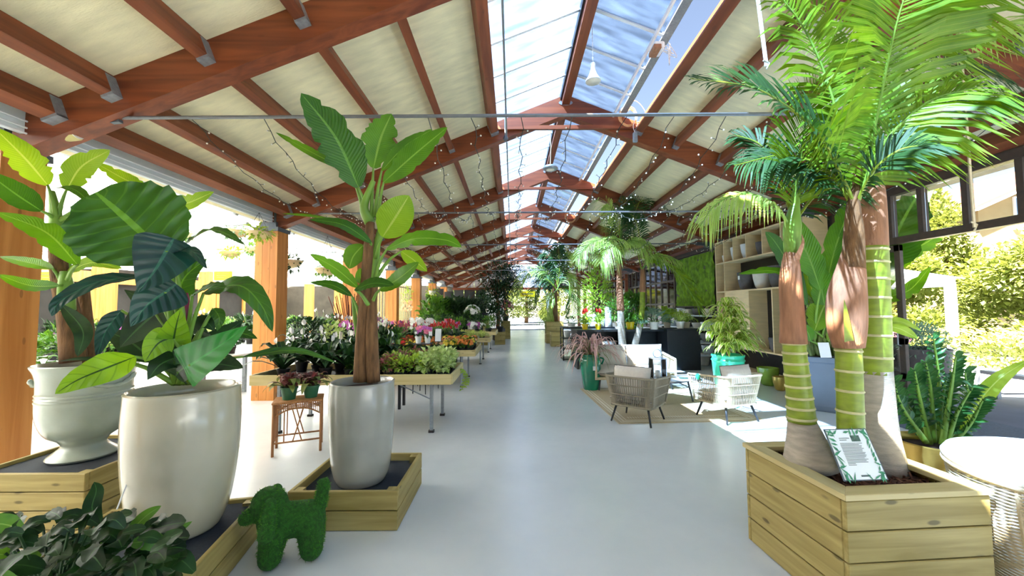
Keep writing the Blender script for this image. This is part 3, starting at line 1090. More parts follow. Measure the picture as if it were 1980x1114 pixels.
# banana plant
B = thing('banana_plant', 'tall banana plant with big torn green leaves in the grey glazed pot', 'plant', (-1.23, 3.22, .96))
trunk(B, [(697, 738, 3.2), (700, 660, 3.2), (706, 590, 3.2), (712, 500, 3.2), (716, 430, 3.2)], [.058, .052, .05, .045, .035], 'bark')
trunk(B, [(722, 738, 3.2), (719, 660, 3.18), (719, 590, 3.2), (722, 545, 3.22)], [.055, .05, .042, .038], 'bark')
trunk(B, [(722, 545, 3.22), (728, 480, 3.22), (735, 440, 3.22)], [.045, .03, .02], 'petiole', 'leaf_sheath')
trunk(B, [(716, 430, 3.2), (704, 400, 3.2), (722, 350, 3.2)], [.05, .035, .02], 'petiole', 'leaf_sheath')
trunk(B, [(712, 738, 3.3), (690, 640, 3.3), (682, 575, 3.32)], [.03, .02, .012], 'petiole', 'leaf_sheath')
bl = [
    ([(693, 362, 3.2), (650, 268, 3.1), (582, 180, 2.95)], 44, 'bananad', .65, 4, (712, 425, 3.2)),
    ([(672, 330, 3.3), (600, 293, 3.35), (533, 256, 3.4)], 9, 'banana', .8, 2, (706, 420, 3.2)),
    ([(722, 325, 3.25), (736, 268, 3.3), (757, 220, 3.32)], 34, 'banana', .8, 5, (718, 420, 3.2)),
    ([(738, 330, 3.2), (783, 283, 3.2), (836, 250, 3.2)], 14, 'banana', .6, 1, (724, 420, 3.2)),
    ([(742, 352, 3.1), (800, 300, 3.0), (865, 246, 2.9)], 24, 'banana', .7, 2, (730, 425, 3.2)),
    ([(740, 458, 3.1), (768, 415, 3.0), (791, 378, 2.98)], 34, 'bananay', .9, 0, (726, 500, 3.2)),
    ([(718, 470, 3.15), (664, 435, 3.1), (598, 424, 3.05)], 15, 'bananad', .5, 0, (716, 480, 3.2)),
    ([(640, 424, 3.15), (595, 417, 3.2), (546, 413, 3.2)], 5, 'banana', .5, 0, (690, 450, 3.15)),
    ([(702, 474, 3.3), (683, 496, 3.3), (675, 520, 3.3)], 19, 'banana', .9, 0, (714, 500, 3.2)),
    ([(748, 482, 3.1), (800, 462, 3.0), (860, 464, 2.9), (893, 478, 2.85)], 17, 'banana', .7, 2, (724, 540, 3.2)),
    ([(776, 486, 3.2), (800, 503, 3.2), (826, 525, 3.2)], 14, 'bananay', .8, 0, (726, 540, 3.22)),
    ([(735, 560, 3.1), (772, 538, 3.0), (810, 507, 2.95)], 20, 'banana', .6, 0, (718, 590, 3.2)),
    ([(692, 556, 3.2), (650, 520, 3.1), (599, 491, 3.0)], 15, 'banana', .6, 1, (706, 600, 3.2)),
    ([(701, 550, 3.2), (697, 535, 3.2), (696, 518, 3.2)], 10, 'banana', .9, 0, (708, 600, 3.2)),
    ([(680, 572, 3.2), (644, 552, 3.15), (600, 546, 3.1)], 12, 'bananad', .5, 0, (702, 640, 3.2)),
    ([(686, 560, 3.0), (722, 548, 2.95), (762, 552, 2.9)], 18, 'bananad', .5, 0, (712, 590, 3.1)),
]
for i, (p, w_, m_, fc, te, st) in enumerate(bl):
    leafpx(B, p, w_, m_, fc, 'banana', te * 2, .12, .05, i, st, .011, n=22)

# elephant ear in the biggest pot
A = thing('elephant_ear_plant', 'elephant ear plant with huge shield leaves in the largest pale pot', 'plant', (-2.08, 2.5, 1.03))
SB = (355, 742, 2.5)
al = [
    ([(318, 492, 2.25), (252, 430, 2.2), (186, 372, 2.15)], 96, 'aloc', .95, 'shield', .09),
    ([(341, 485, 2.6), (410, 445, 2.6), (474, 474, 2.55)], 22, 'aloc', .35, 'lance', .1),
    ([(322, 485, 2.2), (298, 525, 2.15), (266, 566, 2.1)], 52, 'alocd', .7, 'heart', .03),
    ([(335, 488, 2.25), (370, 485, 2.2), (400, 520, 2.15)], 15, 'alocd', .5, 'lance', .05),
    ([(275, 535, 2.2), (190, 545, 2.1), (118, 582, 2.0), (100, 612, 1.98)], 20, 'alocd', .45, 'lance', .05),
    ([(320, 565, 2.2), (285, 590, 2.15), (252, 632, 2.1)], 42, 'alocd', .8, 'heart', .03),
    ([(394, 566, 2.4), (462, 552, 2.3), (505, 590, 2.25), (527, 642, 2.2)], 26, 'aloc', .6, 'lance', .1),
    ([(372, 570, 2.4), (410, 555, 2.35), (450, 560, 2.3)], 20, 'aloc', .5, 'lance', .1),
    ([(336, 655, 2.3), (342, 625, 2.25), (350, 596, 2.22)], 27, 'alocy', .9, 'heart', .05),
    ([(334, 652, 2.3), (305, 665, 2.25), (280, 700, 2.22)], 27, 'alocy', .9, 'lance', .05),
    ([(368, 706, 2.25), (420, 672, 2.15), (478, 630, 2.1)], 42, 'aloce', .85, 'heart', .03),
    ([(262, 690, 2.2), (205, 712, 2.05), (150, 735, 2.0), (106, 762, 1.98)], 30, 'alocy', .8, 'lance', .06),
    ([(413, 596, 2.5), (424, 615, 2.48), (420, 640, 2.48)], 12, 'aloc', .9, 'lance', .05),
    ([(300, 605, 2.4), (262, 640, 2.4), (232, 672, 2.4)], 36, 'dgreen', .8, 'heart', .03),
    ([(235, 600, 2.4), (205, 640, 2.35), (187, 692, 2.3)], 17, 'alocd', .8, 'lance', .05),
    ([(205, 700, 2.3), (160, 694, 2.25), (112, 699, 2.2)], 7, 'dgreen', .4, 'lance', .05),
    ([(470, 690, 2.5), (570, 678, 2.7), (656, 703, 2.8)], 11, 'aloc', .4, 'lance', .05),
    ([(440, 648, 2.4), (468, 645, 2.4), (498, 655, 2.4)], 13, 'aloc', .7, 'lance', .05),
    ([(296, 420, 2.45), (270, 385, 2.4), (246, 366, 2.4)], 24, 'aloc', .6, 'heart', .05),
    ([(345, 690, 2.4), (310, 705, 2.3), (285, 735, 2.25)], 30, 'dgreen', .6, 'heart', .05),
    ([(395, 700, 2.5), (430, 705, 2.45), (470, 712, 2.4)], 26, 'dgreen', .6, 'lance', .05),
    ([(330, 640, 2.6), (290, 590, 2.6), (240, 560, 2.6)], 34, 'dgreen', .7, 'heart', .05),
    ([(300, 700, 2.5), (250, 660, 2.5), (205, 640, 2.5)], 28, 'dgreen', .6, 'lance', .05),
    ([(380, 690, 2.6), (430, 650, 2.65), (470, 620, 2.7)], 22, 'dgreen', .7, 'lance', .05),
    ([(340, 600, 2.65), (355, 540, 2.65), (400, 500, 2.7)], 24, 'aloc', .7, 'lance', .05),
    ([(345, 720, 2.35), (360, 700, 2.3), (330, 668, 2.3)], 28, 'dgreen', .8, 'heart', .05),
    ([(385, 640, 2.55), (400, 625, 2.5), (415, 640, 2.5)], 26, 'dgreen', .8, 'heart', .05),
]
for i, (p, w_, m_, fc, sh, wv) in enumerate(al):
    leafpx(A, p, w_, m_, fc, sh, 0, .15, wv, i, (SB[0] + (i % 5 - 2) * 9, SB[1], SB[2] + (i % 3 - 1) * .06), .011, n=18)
sp = MB().tube(curve([at(352, 640, 2.45), at(358, 600, 2.45), at(362, 566, 2.45)], 6), [.012, .03, .036, .034, .026, .016, .004], 8)
sp.build('flower_bud', mat('crimson_spathe', (122, 20, 60), .4, var=.3), A, smooth=True, world=True)

# banana in the urn
U = thing('banana_plant', 'banana plant with bright backlit leaves growing from the celadon urn', 'plant', (-3.36, 3.1, 1.13))
trunk(U, [(143, 700, 3.1), (133, 610, 3.1), (118, 540, 3.1), (110, 470, 3.1)], [.08, .07, .06, .05], 'bark')
trunk(U, [(176, 700, 3.25), (166, 620, 3.25), (162, 555, 3.25)], [.05, .045, .035], 'bark')
trunk(U, [(110, 475, 3.1), (108, 420, 3.1), (100, 370, 3.1)], [.05, .04, .02], 'petiole', 'leaf_sheath')
trunk(U, [(130, 600, 3.05), (128, 560, 3.05), (126, 525, 3.05)], [.05, .05, .03], 'petiole', 'leaf_sheath')
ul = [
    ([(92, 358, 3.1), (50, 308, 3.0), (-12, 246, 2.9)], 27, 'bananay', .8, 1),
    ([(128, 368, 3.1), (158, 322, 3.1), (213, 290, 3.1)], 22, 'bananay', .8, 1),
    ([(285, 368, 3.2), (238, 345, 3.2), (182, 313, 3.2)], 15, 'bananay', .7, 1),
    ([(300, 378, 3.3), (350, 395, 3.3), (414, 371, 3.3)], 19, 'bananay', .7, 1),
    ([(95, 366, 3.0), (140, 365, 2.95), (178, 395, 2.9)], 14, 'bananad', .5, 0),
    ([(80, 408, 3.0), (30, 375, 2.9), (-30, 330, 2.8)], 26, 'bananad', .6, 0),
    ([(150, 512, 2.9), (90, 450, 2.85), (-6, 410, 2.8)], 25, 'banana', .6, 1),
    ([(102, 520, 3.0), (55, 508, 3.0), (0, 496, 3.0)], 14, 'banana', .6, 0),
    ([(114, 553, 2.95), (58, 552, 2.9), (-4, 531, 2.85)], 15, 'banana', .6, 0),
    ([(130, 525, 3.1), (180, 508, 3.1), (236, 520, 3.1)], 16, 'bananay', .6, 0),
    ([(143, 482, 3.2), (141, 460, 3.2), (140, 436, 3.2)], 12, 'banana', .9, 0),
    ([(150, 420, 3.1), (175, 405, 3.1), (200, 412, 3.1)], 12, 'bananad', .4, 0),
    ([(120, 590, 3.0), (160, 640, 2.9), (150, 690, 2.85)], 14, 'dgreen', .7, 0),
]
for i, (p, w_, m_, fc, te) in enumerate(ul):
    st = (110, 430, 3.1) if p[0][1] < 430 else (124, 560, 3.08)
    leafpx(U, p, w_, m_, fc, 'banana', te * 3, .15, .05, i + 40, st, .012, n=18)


# ------------------------------------------------------------ palms
def frond(root, pts, llen, mat_, n=46, w_=.016, droop=.35, N=None, spread=.9, rr=.009, seed=0, side=(1, 1), fwd=1, t0=.12):
    """feather leaf: rachis through pts (world points), llen = longest leaflet in metres"""
    rd = random.Random(seed)
    P = curve(pts, n)
    mb = MB()
    N = V(N) if N else V((0, 0, 1))
    for i in range(int(n * t0), n + 1):
        t = i / n
        T = (P[min(i + 1, n)] - P[max(i - 1, 0)]).normalized()
        q = T.cross(N)
        q = q.normalized() if q.length > 1e-3 else T.orthogonal()
        nn = q.cross(T)
        env = math.sin(PI * min(1, (t - t0) / (1 - t0) * .86 + .14)) ** .6
        for s in (-1, 1):
            L_ = llen * env * rd.uniform(.88, 1.06) * side[0 if s < 0 else 1]
            if L_ < .02:
                continue
            out = (q * s * (spread * (1 - t * .45)) + T * (.45 + t * .5) * fwd + nn * rd.uniform(.0, .25)).normalized()
            p0 = P[i] + T * rd.uniform(-.004, .004)
            d = V((0, 0, -1)) * droop * L_
            a = p0 + out * L_ * .35 + d * .05
            b_ = p0 + out * L_ * .7 + d * .35
            e = p0 + out * L_ * .96 + d * rd.uniform(.85, 1.2)
            wv = (T + nn * rd.uniform(-.5, .1)).normalized() * w_ * (.6 + .4 * env)
            mb.add([p0 - wv * .35, p0 + wv * .35, a - wv, a + wv, b_ - wv * .8, b_ + wv * .8, e],
                   [(0, 1, 3, 2), (2, 3, 5, 4), (4, 5, 6)], [(0, 0), (1, 0), (0, .35), (1, .35), (0, .7), (1, .7), (.5, 1)])
    o = mb.build('frond', M[mat_], root, world=True)
    st = MB().tube(P, [rr * (1.3 - 1.05 * i / n) for i in range(n + 1)], 6)
    me = st.mesh('rachis', M['petiole'] if mat_ != 'palmd' else M['greentrunk'], root.location)
    r = bpy.data.objects.new('rachis', me)
    C.objects.link(r)
    r.parent = o
    return o


def ringed(root, pts, rs, mat_, ring_at, name='trunk'):
    k = 6 * (len(pts) - 1)
    P = curve([at(*p) for p in pts], k)
    rr = curve([V((r, 0, 0)) for r in rs], k)
    o = MB().tube(P, [q.x for q in rr], 16).build(name, M[mat_], root, smooth=True, world=True)
    for v in ring_at:
        # ring at photo row v
        best = min(range(k), key=lambda i: abs(v_of(P[i]) - v) + abs(v_of(P[i + 1]) - v))
        a, c = v_of(P[best]), v_of(P[best + 1])
        t = (v - a) / (c - a) if abs(c - a) > 1e-6 else 0
        t = min(1, max(0, t))
        p = P[best].lerp(P[best + 1], t)
        d = (P[best + 1] - P[best]).normalized()
        r = rr[best].lerp(rr[best + 1], t).x
        MB().tube([p - d * .008, p - d * .004, p + d * .004, p + d * .008], [r, r + .005, r + .004, r], 16).build('trunk_ring', M['ring'], root, smooth=True, world=True)
    return o


def v_of(p):
    d = V(p) - V((0, 0, HC))
    return 557 - FPX * d.dot(UP) / d.dot(FW)


PA = thing('palm', 'slim palm with green ringed cane and striped dry sheath, nearest the aisle', 'palm', at(1568, 900, 2.45))
PB = thing('palm', 'middle palm of the timber planter, with a swollen pink dry sheath', 'palm', at(1655, 905, 2.3))
PC = thing('palm', 'thickest palm of the timber planter, pale grey foot and green cane behind the sign', 'palm', at(1695, 905, 2.5))
trunk(PA, [(1568, 900, 2.45), (1558, 850, 2.45), (1550, 815, 2.45)], [.15, .105, .075], 'paleb', 'trunk_foot', 18)
ringed(PA, [(1550, 815, 2.45), (1545, 760, 2.45), (1538, 700, 2.45), (1534, 650, 2.45)], [.078, .07, .066, .06], 'greentrunk', [808, 788, 768, 746, 724, 702, 682, 664])
trunk(PA, [(1534, 664, 2.45), (1532, 610, 2.45), (1528, 540, 2.45), (1530, 480, 2.45)], [.075, .066, .06, .035], 'sheath', 'dry_sheath', 14)
trunk(PA, [(1530, 492, 2.45), (1532, 440, 2.45), (1536, 400, 2.45), (1545, 340, 2.45)], [.04, .05, .03, .014], 'petiole', 'crownshaft', 12)
MB().blade([at(1540, 500, 2.4), at(1552, 470, 2.38), at(1550, 452, 2.36)], lambda t: .02 * (1 - t), (0, -1, 0), 1, 6).build('sheath_point', M['sheath'], PA, smooth=True, world=True)
ringed(PB, [(1652, 905, 2.3), (1645, 830, 2.3), (1643, 760, 2.3), (1641, 700, 2.3), (1640, 655, 2.3)], [.07, .066, .064, .064, .06], 'greentrunk', [835, 795, 755, 717, 678])
trunk(PB, [(1641, 672, 2.3), (1637, 630, 2.3), (1637, 575, 2.3), (1645, 520, 2.3), (1650, 470, 2.3)], [.075, .095, .095, .07, .04], 'sheath', 'dry_sheath', 14)
trunk(PB, [(1650, 520, 2.28), (1651, 450, 2.3), (1650, 400, 2.3), (1655, 330, 2.3)], [.058, .05, .035, .02], 'bark', 'old_sheath', 12)
MB().blade([at(1640, 660, 2.2), at(1636, 620, 2.19), at(1632, 578, 2.2)], lambda t: .028 * (1 - t) ** .7, (0, -1, .2), 1, 6).build('green_stripe', M['greentrunk'], PB, smooth=True, world=True)
trunk(PC, [(1697, 905, 2.5), (1694, 830, 2.5), (1690, 760, 2.5), (1686, 715, 2.5)], [.15, .11, .1, .1], 'paleb', 'trunk_foot', 18)
ringed(PC, [(1686, 722, 2.5), (1685, 640, 2.5), (1683, 560, 2.5), (1682, 470, 2.5)], [.1, .098, .096, .09], 'greentrunk', [690, 648, 612, 576, 540, 508, 484])
trunk(PC, [(1682, 478, 2.5), (1681, 420, 2.5), (1680, 370, 2.5), (1678, 325, 2.5)], [.092, .088, .08, .055], 'sheath', 'dry_sheath', 14)
trunk(PC, [(1678, 345, 2.5), (1684, 270, 2.5), (1692, 200, 2.5)], [.05, .035, .02], 'petiole', 'crownshaft', 12)


def fr(root, px, llen, mat_, **k):
    return frond(root, [at(*p) for p in px], llen, mat_, **k)


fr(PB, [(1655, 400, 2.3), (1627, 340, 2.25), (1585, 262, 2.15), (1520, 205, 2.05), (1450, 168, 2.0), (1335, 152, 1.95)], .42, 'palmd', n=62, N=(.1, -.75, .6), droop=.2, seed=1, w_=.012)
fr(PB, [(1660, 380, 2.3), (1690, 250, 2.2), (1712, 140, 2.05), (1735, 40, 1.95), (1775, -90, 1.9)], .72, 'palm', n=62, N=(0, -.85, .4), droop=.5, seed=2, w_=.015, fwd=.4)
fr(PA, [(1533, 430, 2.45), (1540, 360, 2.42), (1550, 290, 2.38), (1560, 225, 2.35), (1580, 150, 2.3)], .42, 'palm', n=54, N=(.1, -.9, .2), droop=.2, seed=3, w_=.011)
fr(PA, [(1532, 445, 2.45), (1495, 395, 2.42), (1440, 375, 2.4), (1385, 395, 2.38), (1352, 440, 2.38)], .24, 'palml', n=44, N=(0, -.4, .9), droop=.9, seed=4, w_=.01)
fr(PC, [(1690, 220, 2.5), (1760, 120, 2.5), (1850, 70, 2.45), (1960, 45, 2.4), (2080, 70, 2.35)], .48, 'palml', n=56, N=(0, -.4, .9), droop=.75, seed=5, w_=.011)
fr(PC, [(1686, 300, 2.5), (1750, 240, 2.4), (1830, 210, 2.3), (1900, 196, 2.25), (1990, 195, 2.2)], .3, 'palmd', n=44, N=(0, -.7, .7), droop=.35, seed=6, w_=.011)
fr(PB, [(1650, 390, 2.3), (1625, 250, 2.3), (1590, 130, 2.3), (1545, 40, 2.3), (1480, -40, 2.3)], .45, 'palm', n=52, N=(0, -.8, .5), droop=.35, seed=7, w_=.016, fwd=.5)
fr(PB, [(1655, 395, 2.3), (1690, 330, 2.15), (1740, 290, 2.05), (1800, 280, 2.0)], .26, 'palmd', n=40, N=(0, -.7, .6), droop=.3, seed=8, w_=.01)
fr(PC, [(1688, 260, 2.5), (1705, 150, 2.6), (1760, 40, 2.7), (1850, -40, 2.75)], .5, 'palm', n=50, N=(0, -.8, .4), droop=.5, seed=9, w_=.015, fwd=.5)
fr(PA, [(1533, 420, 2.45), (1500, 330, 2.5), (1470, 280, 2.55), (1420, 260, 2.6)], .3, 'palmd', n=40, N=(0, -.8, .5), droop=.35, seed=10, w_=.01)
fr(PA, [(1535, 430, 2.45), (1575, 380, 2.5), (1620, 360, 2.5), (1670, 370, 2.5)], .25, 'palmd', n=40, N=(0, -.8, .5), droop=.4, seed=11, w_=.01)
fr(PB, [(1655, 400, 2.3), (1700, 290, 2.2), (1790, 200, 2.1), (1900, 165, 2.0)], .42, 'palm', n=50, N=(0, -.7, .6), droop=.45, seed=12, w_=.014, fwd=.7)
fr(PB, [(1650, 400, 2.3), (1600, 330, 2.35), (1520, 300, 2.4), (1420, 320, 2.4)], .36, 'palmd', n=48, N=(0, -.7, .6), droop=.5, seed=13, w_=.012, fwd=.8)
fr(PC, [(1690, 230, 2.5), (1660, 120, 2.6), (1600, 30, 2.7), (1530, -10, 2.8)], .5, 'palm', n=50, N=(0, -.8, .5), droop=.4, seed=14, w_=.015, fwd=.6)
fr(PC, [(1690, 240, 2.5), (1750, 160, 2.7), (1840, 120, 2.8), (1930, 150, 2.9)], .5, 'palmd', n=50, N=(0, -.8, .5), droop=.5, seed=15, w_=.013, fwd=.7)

# information card leaning in the box
SG = thing('information_card', 'laminated plant card with leafy border leaning in the palm planter', 'sign', fl(1674, 930, .6))
a_, b_, c_, d_ = at(1632, 931, 2.05), at(1718, 928, 2.08), at(1675, 822, 2.2), at(1592, 830, 2.17)
ex = (b_ - a_)
ey = (d_ - a_)
en = ex.cross(ey).normalized()
if en.y > 0:
    en = -en


def onb(u0, v0, u1, v1, off=.003):
    q = [a_ + ex * x + ey * y for x, y in ((u0, v0), (u1, v0), (u1, v1), (u0, v1))]
    return [p + en * off for p in q], [p + en * (off - .003) for p in q]


def slab(mb, u0, v0, u1, v1, off):
    f_, k_ = onb(u0, v0, u1, v1, off)
    mb.add(f_ + k_, [(0, 1, 2, 3), (7, 6, 5, 4), (0, 4, 5, 1), (1, 5, 6, 2), (2, 6, 7, 3), (3, 7, 4, 0)])


mb = MB()
slab(mb, 0, 0, 1, 1, 0)
mb.build('card_backing', M['greymetal'], SG, world=True)
mb = MB()
slab(mb, .03, .02, .97, .98, .003)
mb.build('card', M['paper'], SG, world=True)
mb = MB()
for i in range(17):
    y = .70 - i * .026
    slab(mb, .24, y, .24 + rnd.uniform(.42, .52) * (1 if i < 15 else .4), y + .009, .0045)
slab(mb, .26, .80, .5, .812, .0045)
slab(mb, .26, .765, .42, .777, .0045)
slab(mb, .42, .07, .62, .10, .0045)
mb.build('text_lines', M['ink'], SG, world=True)
mb = MB()
slab(mb, .54, .74, .74, .86, .005)
mb.build('plant_photo', M['photo'], SG, world=True)
bord = MB()
for k in range(46):
    s = k / 46 * 4
    e = int(s)
    t = s - e
    x, y = [(t, .06), (.93, t), (1 - t, .93), (.09, 1 - t)][e]
    x, y = min(.9, max(.08, x)), min(.93, max(.06, y))
    if .3 < x < .7 and rnd.random() < .4:
        continue
    L_, W_ = rnd.uniform(.08, .16), rnd.uniform(.015, .035)
    an = rnd.uniform(0, PI)
    dx, dy = math.cos(an) * .5, math.sin(an) * .7
    cen = a_ + ex * x + ey * y + en * (.005 + k * .00003)
    t1 = (ex * dx + ey * dy).normalized() * L_ * .22
    t2 = en.cross(t1).normalized() * W_ * .22
    bord.add([cen - t1, cen - t2 - t1 * .2, cen + t1, cen + t2 - t1 * .2], [(0, 1, 2, 3)])
bo = bord.build('leafy_border', M['inkg'], SG, world=True)
bo['kind'] = 'stuff'

# ------------------------------------------------------------ right side: seating, pots, shelving
# rope drum seat at the right edge
RS = thing('rope_lounge_seat', 'barrel-shaped rope lounge seat with smooth beige top at the right edge', 'chair', (2.98, 2.12, 0))
prof = spline_prof([(.3, .04), (.36, .2), (.43, .45), (.46, .68)], 10)
for z, r in ((.04, .3), (.68, .462)):
    MB().tube([V((r * math.cos(a * PI / 24), r * math.sin(a * PI / 24), z)) for a in range(48)], .014, 8, closed=True).build('frame_ring', M['rope'], RS, smooth=True)
rb = MB()
for i in range(34):
    z = .06 + i * .0183
    k = min(range(len(prof)), key=lambda q: abs(prof[q][1] - z))
    a, c = prof[max(0, k - 1)], prof[min(len(prof) - 1, k + 1)]
    r = a[0] + (c[0] - a[0]) * (z - a[1]) / (c[1] - a[1])
    rb.tube([V((r * math.cos(q * PI / 24), r * math.sin(q * PI / 24), z)) for q in range(48)], .0052, 5, closed=True)
o = rb.build('rope_wrap', M['rope'], RS, smooth=True)
o['kind'] = 'stuff'
for i in range(8):
    a = i * PI / 4 + .25
    MB().tube([V((p[0] * math.cos(a) * .985, p[0] * math.sin(a) * .985, p[1])) for p in prof], .012, 6).build('upright', M['rope'], RS, smooth=True)
MB().lathe([(0, .66), (.43, .66), (.468, .69), (.475, .72), (.455, .75), (.38, .775), (0, .785)], n=48).build('seat_pad', M['cushion'], RS, smooth=True)

# gold pot with ZZ plant
zp = pot('cylinder_pot', 'brushed gold cylinder pot behind the palm box', 'pot', (3.17, 2.98, 0), [(.2, 0), (.225, .02), (.24, .3), (.245, .58)], 'gold', soil=.53)
ZZ = thing('zz_plant', 'glossy dark green zz plant in the gold pot', 'plant', (3.17, 2.98, .54))
for i, (st, md, tp) in enumerate([
    ((1790, 855), (1745, 790), (1728, 740)), ((1805, 855), (1800, 760), (1790, 700)), ((1812, 855), (1815, 740), (1805, 655)),
    ((1822, 860), (1838, 760), (1848, 690)), ((1828, 860), (1868, 780), (1866, 720)), ((1800, 860), (1765, 800), (1745, 770)),
    ((1830, 862), (1850, 800), (1880, 750)), ((1798, 858), (1778, 770), (1768, 715)), ((1815, 860), (1820, 790), (1830, 730)), ((1835, 862), (1875, 820), (1900, 775))]):
    yo = 2.9 + (i % 3) * .1
    P = curve([at(*st, yo), at(*md, yo - .05), at(*tp, yo - .12)], 16)
    stm = MB().tube(P, [.016 * (1.3 - i_ / 16) for i_ in range(17)], 6)
    stm.build('stem', M['petiole'], ZZ, smooth=True, world=True)
    lv = MB()
    for k in range(3, 17):
        T = (P[min(16, k + 1)] - P[k - 1]).normalized()
        q = T.cross(V((0, -1, .2))).normalized()
        for s in (-1, 1):
            d = (q * s * .9 + T * .55 + V((0, rnd.uniform(-.5, .3), 0))).normalized()
            lv.blade([P[k], P[k] + d * .045, P[k] + d * .085 - V((0, 0, .012))], lambda t: .019 * math.sin(PI * min(1, t * .9 + .08)), (0, -.7, .7), 1, 4, fold=.3)
    lv.build('leaflets', M['zz'], ZZ, smooth=True, world=True)
o = leafpx(ZZ, [(1860, 850, 2.95), (1885, 790, 2.9), (1930, 735, 2.85), (1990, 695, 2.8)], 15, 'lgreen', .6, 'banana', 0, .1, .03, 3, None, name='stray_leaf')
ZZ2 = thing('hosta_sprig', 'single broad lime leaf reaching in front of the open door', 'plant', at(1700, 640, 3.0))
leafpx(ZZ2, [(1705, 626, 3.0), (1740, 622, 2.95), (1782, 640, 2.9)], 12, 'lgreen', .4, 'banana', 0, .2, .03, 4, None)
leafpx(ZZ2, [(1710, 630, 3.0), (1740, 636, 2.95), (1775, 655, 2.9)], 11, 'lgreen', .7, 'banana', 0, .2, .03, 5, None)
MB().tube(curve([at(1690, 700, 3.05), at(1692, 660, 3.02), at(1708, 628, 3.0)], 6), .005, 6).build('stem', M['petiole'], ZZ2, world=True)

# hexagonal slate planter with bird of paradise
hp = thing('hexagonal_planter', 'slate grey hexagonal planter in front of the plywood shelving', 'pot', (4.98, 6.2, 0))
MB().lathe([(.36, 0), (.37, .03), (.375, .09), (.365, .1), (.41, .74), (.44, .745), (.45, .83), (.42, .835), (.4, .78)], n=6, rot=R(18)).build('body', M['hexpot'], hp, bevel=.006)
MB().lathe([(0, .74), (.4, .74), (.4, .78), (0, .79)], n=6, rot=R(18)).build('soil', M['soil'], hp)
mb = MB()
mb.box((-.36, -.42, .96), (.16, .006, .22), Matrix.Rotation(R(-12), 3, 'X'))
mb.build('price_card', M['paper'], hp)
BP = thing('bird_of_paradise', 'large bird of paradise plant with paddle leaves in the hexagonal planter', 'plant', (4.98, 6.2, .79))
bp_ = [
    ([(1586, 560), (1565, 500), (1540, 450), (1528, 415)], 24, 'banana', .8, 2), ([(1600, 620), (1585, 540), (1572, 480)], 18, 'banana', .8, 1),
    ([(1560, 590), (1530, 520), (1500, 470), (1480, 448)], 15, 'bananad', .7, 1), ([(1556, 560), (1500, 525), (1428, 530)], 13, 'banana', .5, 3),
    ([(1620, 560), (1640, 500), (1655, 440), (1660, 400)], 24, 'banana', .8, 2), ([(1600, 540), (1615, 480), (1640, 410), (1652, 380)], 20, 'banana', .7, 3),
    ([(1690, 540), (1720, 480), (1755, 410), (1795, 345)], 44, 'bananad', .9, 6), ([(1690, 580), (1740, 500), (1790, 470), (1825, 448)], 22, 'banana', .6, 3),
    ([(1690, 600), (1720, 575), (1760, 560), (1800, 515)], 17, 'banana', .6, 2), ([(1575, 640), (1590, 600), (1610, 560)], 22, 'bananay', .9, 1),
    ([(1600, 650), (1620, 600), (1612, 530)], 20, 'banana', .9, 1), ([(1580, 600), (1570, 560), (1556, 520)], 14, 'bananay', .8, 0),
    ([(1568, 660), (1560, 640), (1540, 625)], 10, 'banana', .8, 0), ([(1602, 660), (1610, 645), (1600, 620)], 10, 'lgreen', .8, 0),
]
for i, (p, w_, m_, fc, te) in enumerate(bp_):
    leafpx(BP, [(u, v, 6.0 + .1 * (i % 4)) for u, v in p], w_, m_, fc, 'banana', te * 2, .15, .04, 60 + i, (1592 + (i % 5 - 2) * 10, 685, 6.2), .016, n=20)
lv = MB()
for i in range(40):
    u = 1592 + rnd.uniform(-26, 26)
    P = curve([at(u, 688, 6.2 + rnd.uniform(-.2, .2)), at(u + rnd.uniform(-18, 18), 630, 6.2), at(u + rnd.uniform(-45, 45), rnd.uniform(560, 610), 6.2)], 5)
    lv.tube(P, [.02, .018, .014, .012, .01, .006], 5)
o = lv.build('leaf_stalks', M['olive'], BP, smooth=True, world=True)
o['kind'] = 'stuff'


# ------------------------------------------------------------ lounge set
def cushion(name, mat_, root, c, d, rz=0, tilt=0, puff=.35, pipe=False, top=False):
    """pillow with pinched corners"""
    nx = 10
    vv, ff = [], []
    for s in (-1, 1):
        for i in range(nx + 1):
            for j in range(nx + 1):
                a, b2 = i / nx * 2 - 1, j / nx * 2 - 1
                h = (1 - a ** 4) * (1 - b2 ** 4)
                pin = 1 - .06 * (1 - abs(a)) * (abs(b2)) - 0
                vv.append(V((a * d[0] / 2 * (1 - .05 * (1 - b2 * b2) * abs(a)), b2 * d[1] / 2 * (1 - .05 * (1 - a * a) * abs(b2)), s * (d[2] / 2) * max(.02, h ** .5))))
    k = (nx + 1) ** 2
    for i in range(nx):
        for j in range(nx):
            a = i * (nx + 1) + j
            ff.append((a, a + nx + 1, a + nx + 2, a + 1)[::-1])
            ff.append((k + a, k + a + nx + 1, k + a + nx + 2, k + a + 1))
    Mx = Matrix.Rotation(rz, 4, 'Z') @ Matrix.Rotation(tilt, 4, 'X')
    vv = [(Mx @ p) + V(c) for p in vv]
    o = MB().add(vv, ff).build(name, M[mat_], root, smooth=True)
    if pipe:
        q = []
        for i in range(40):
            t = i / 40 * 4
            e, f = int(t), t - int(t)
            a, b2 = [(f * 2 - 1, -1), (1, f * 2 - 1), (1 - f * 2, 1), (-1, 1 - f * 2)][e]
            q.append(Mx @ V((a * d[0] / 2 * .975, b2 * d[1] / 2 * .975, 0)) + V(c))
        MB().tube(q, .005, 5, closed=True).build('piping', M['piping'], o)
    return o


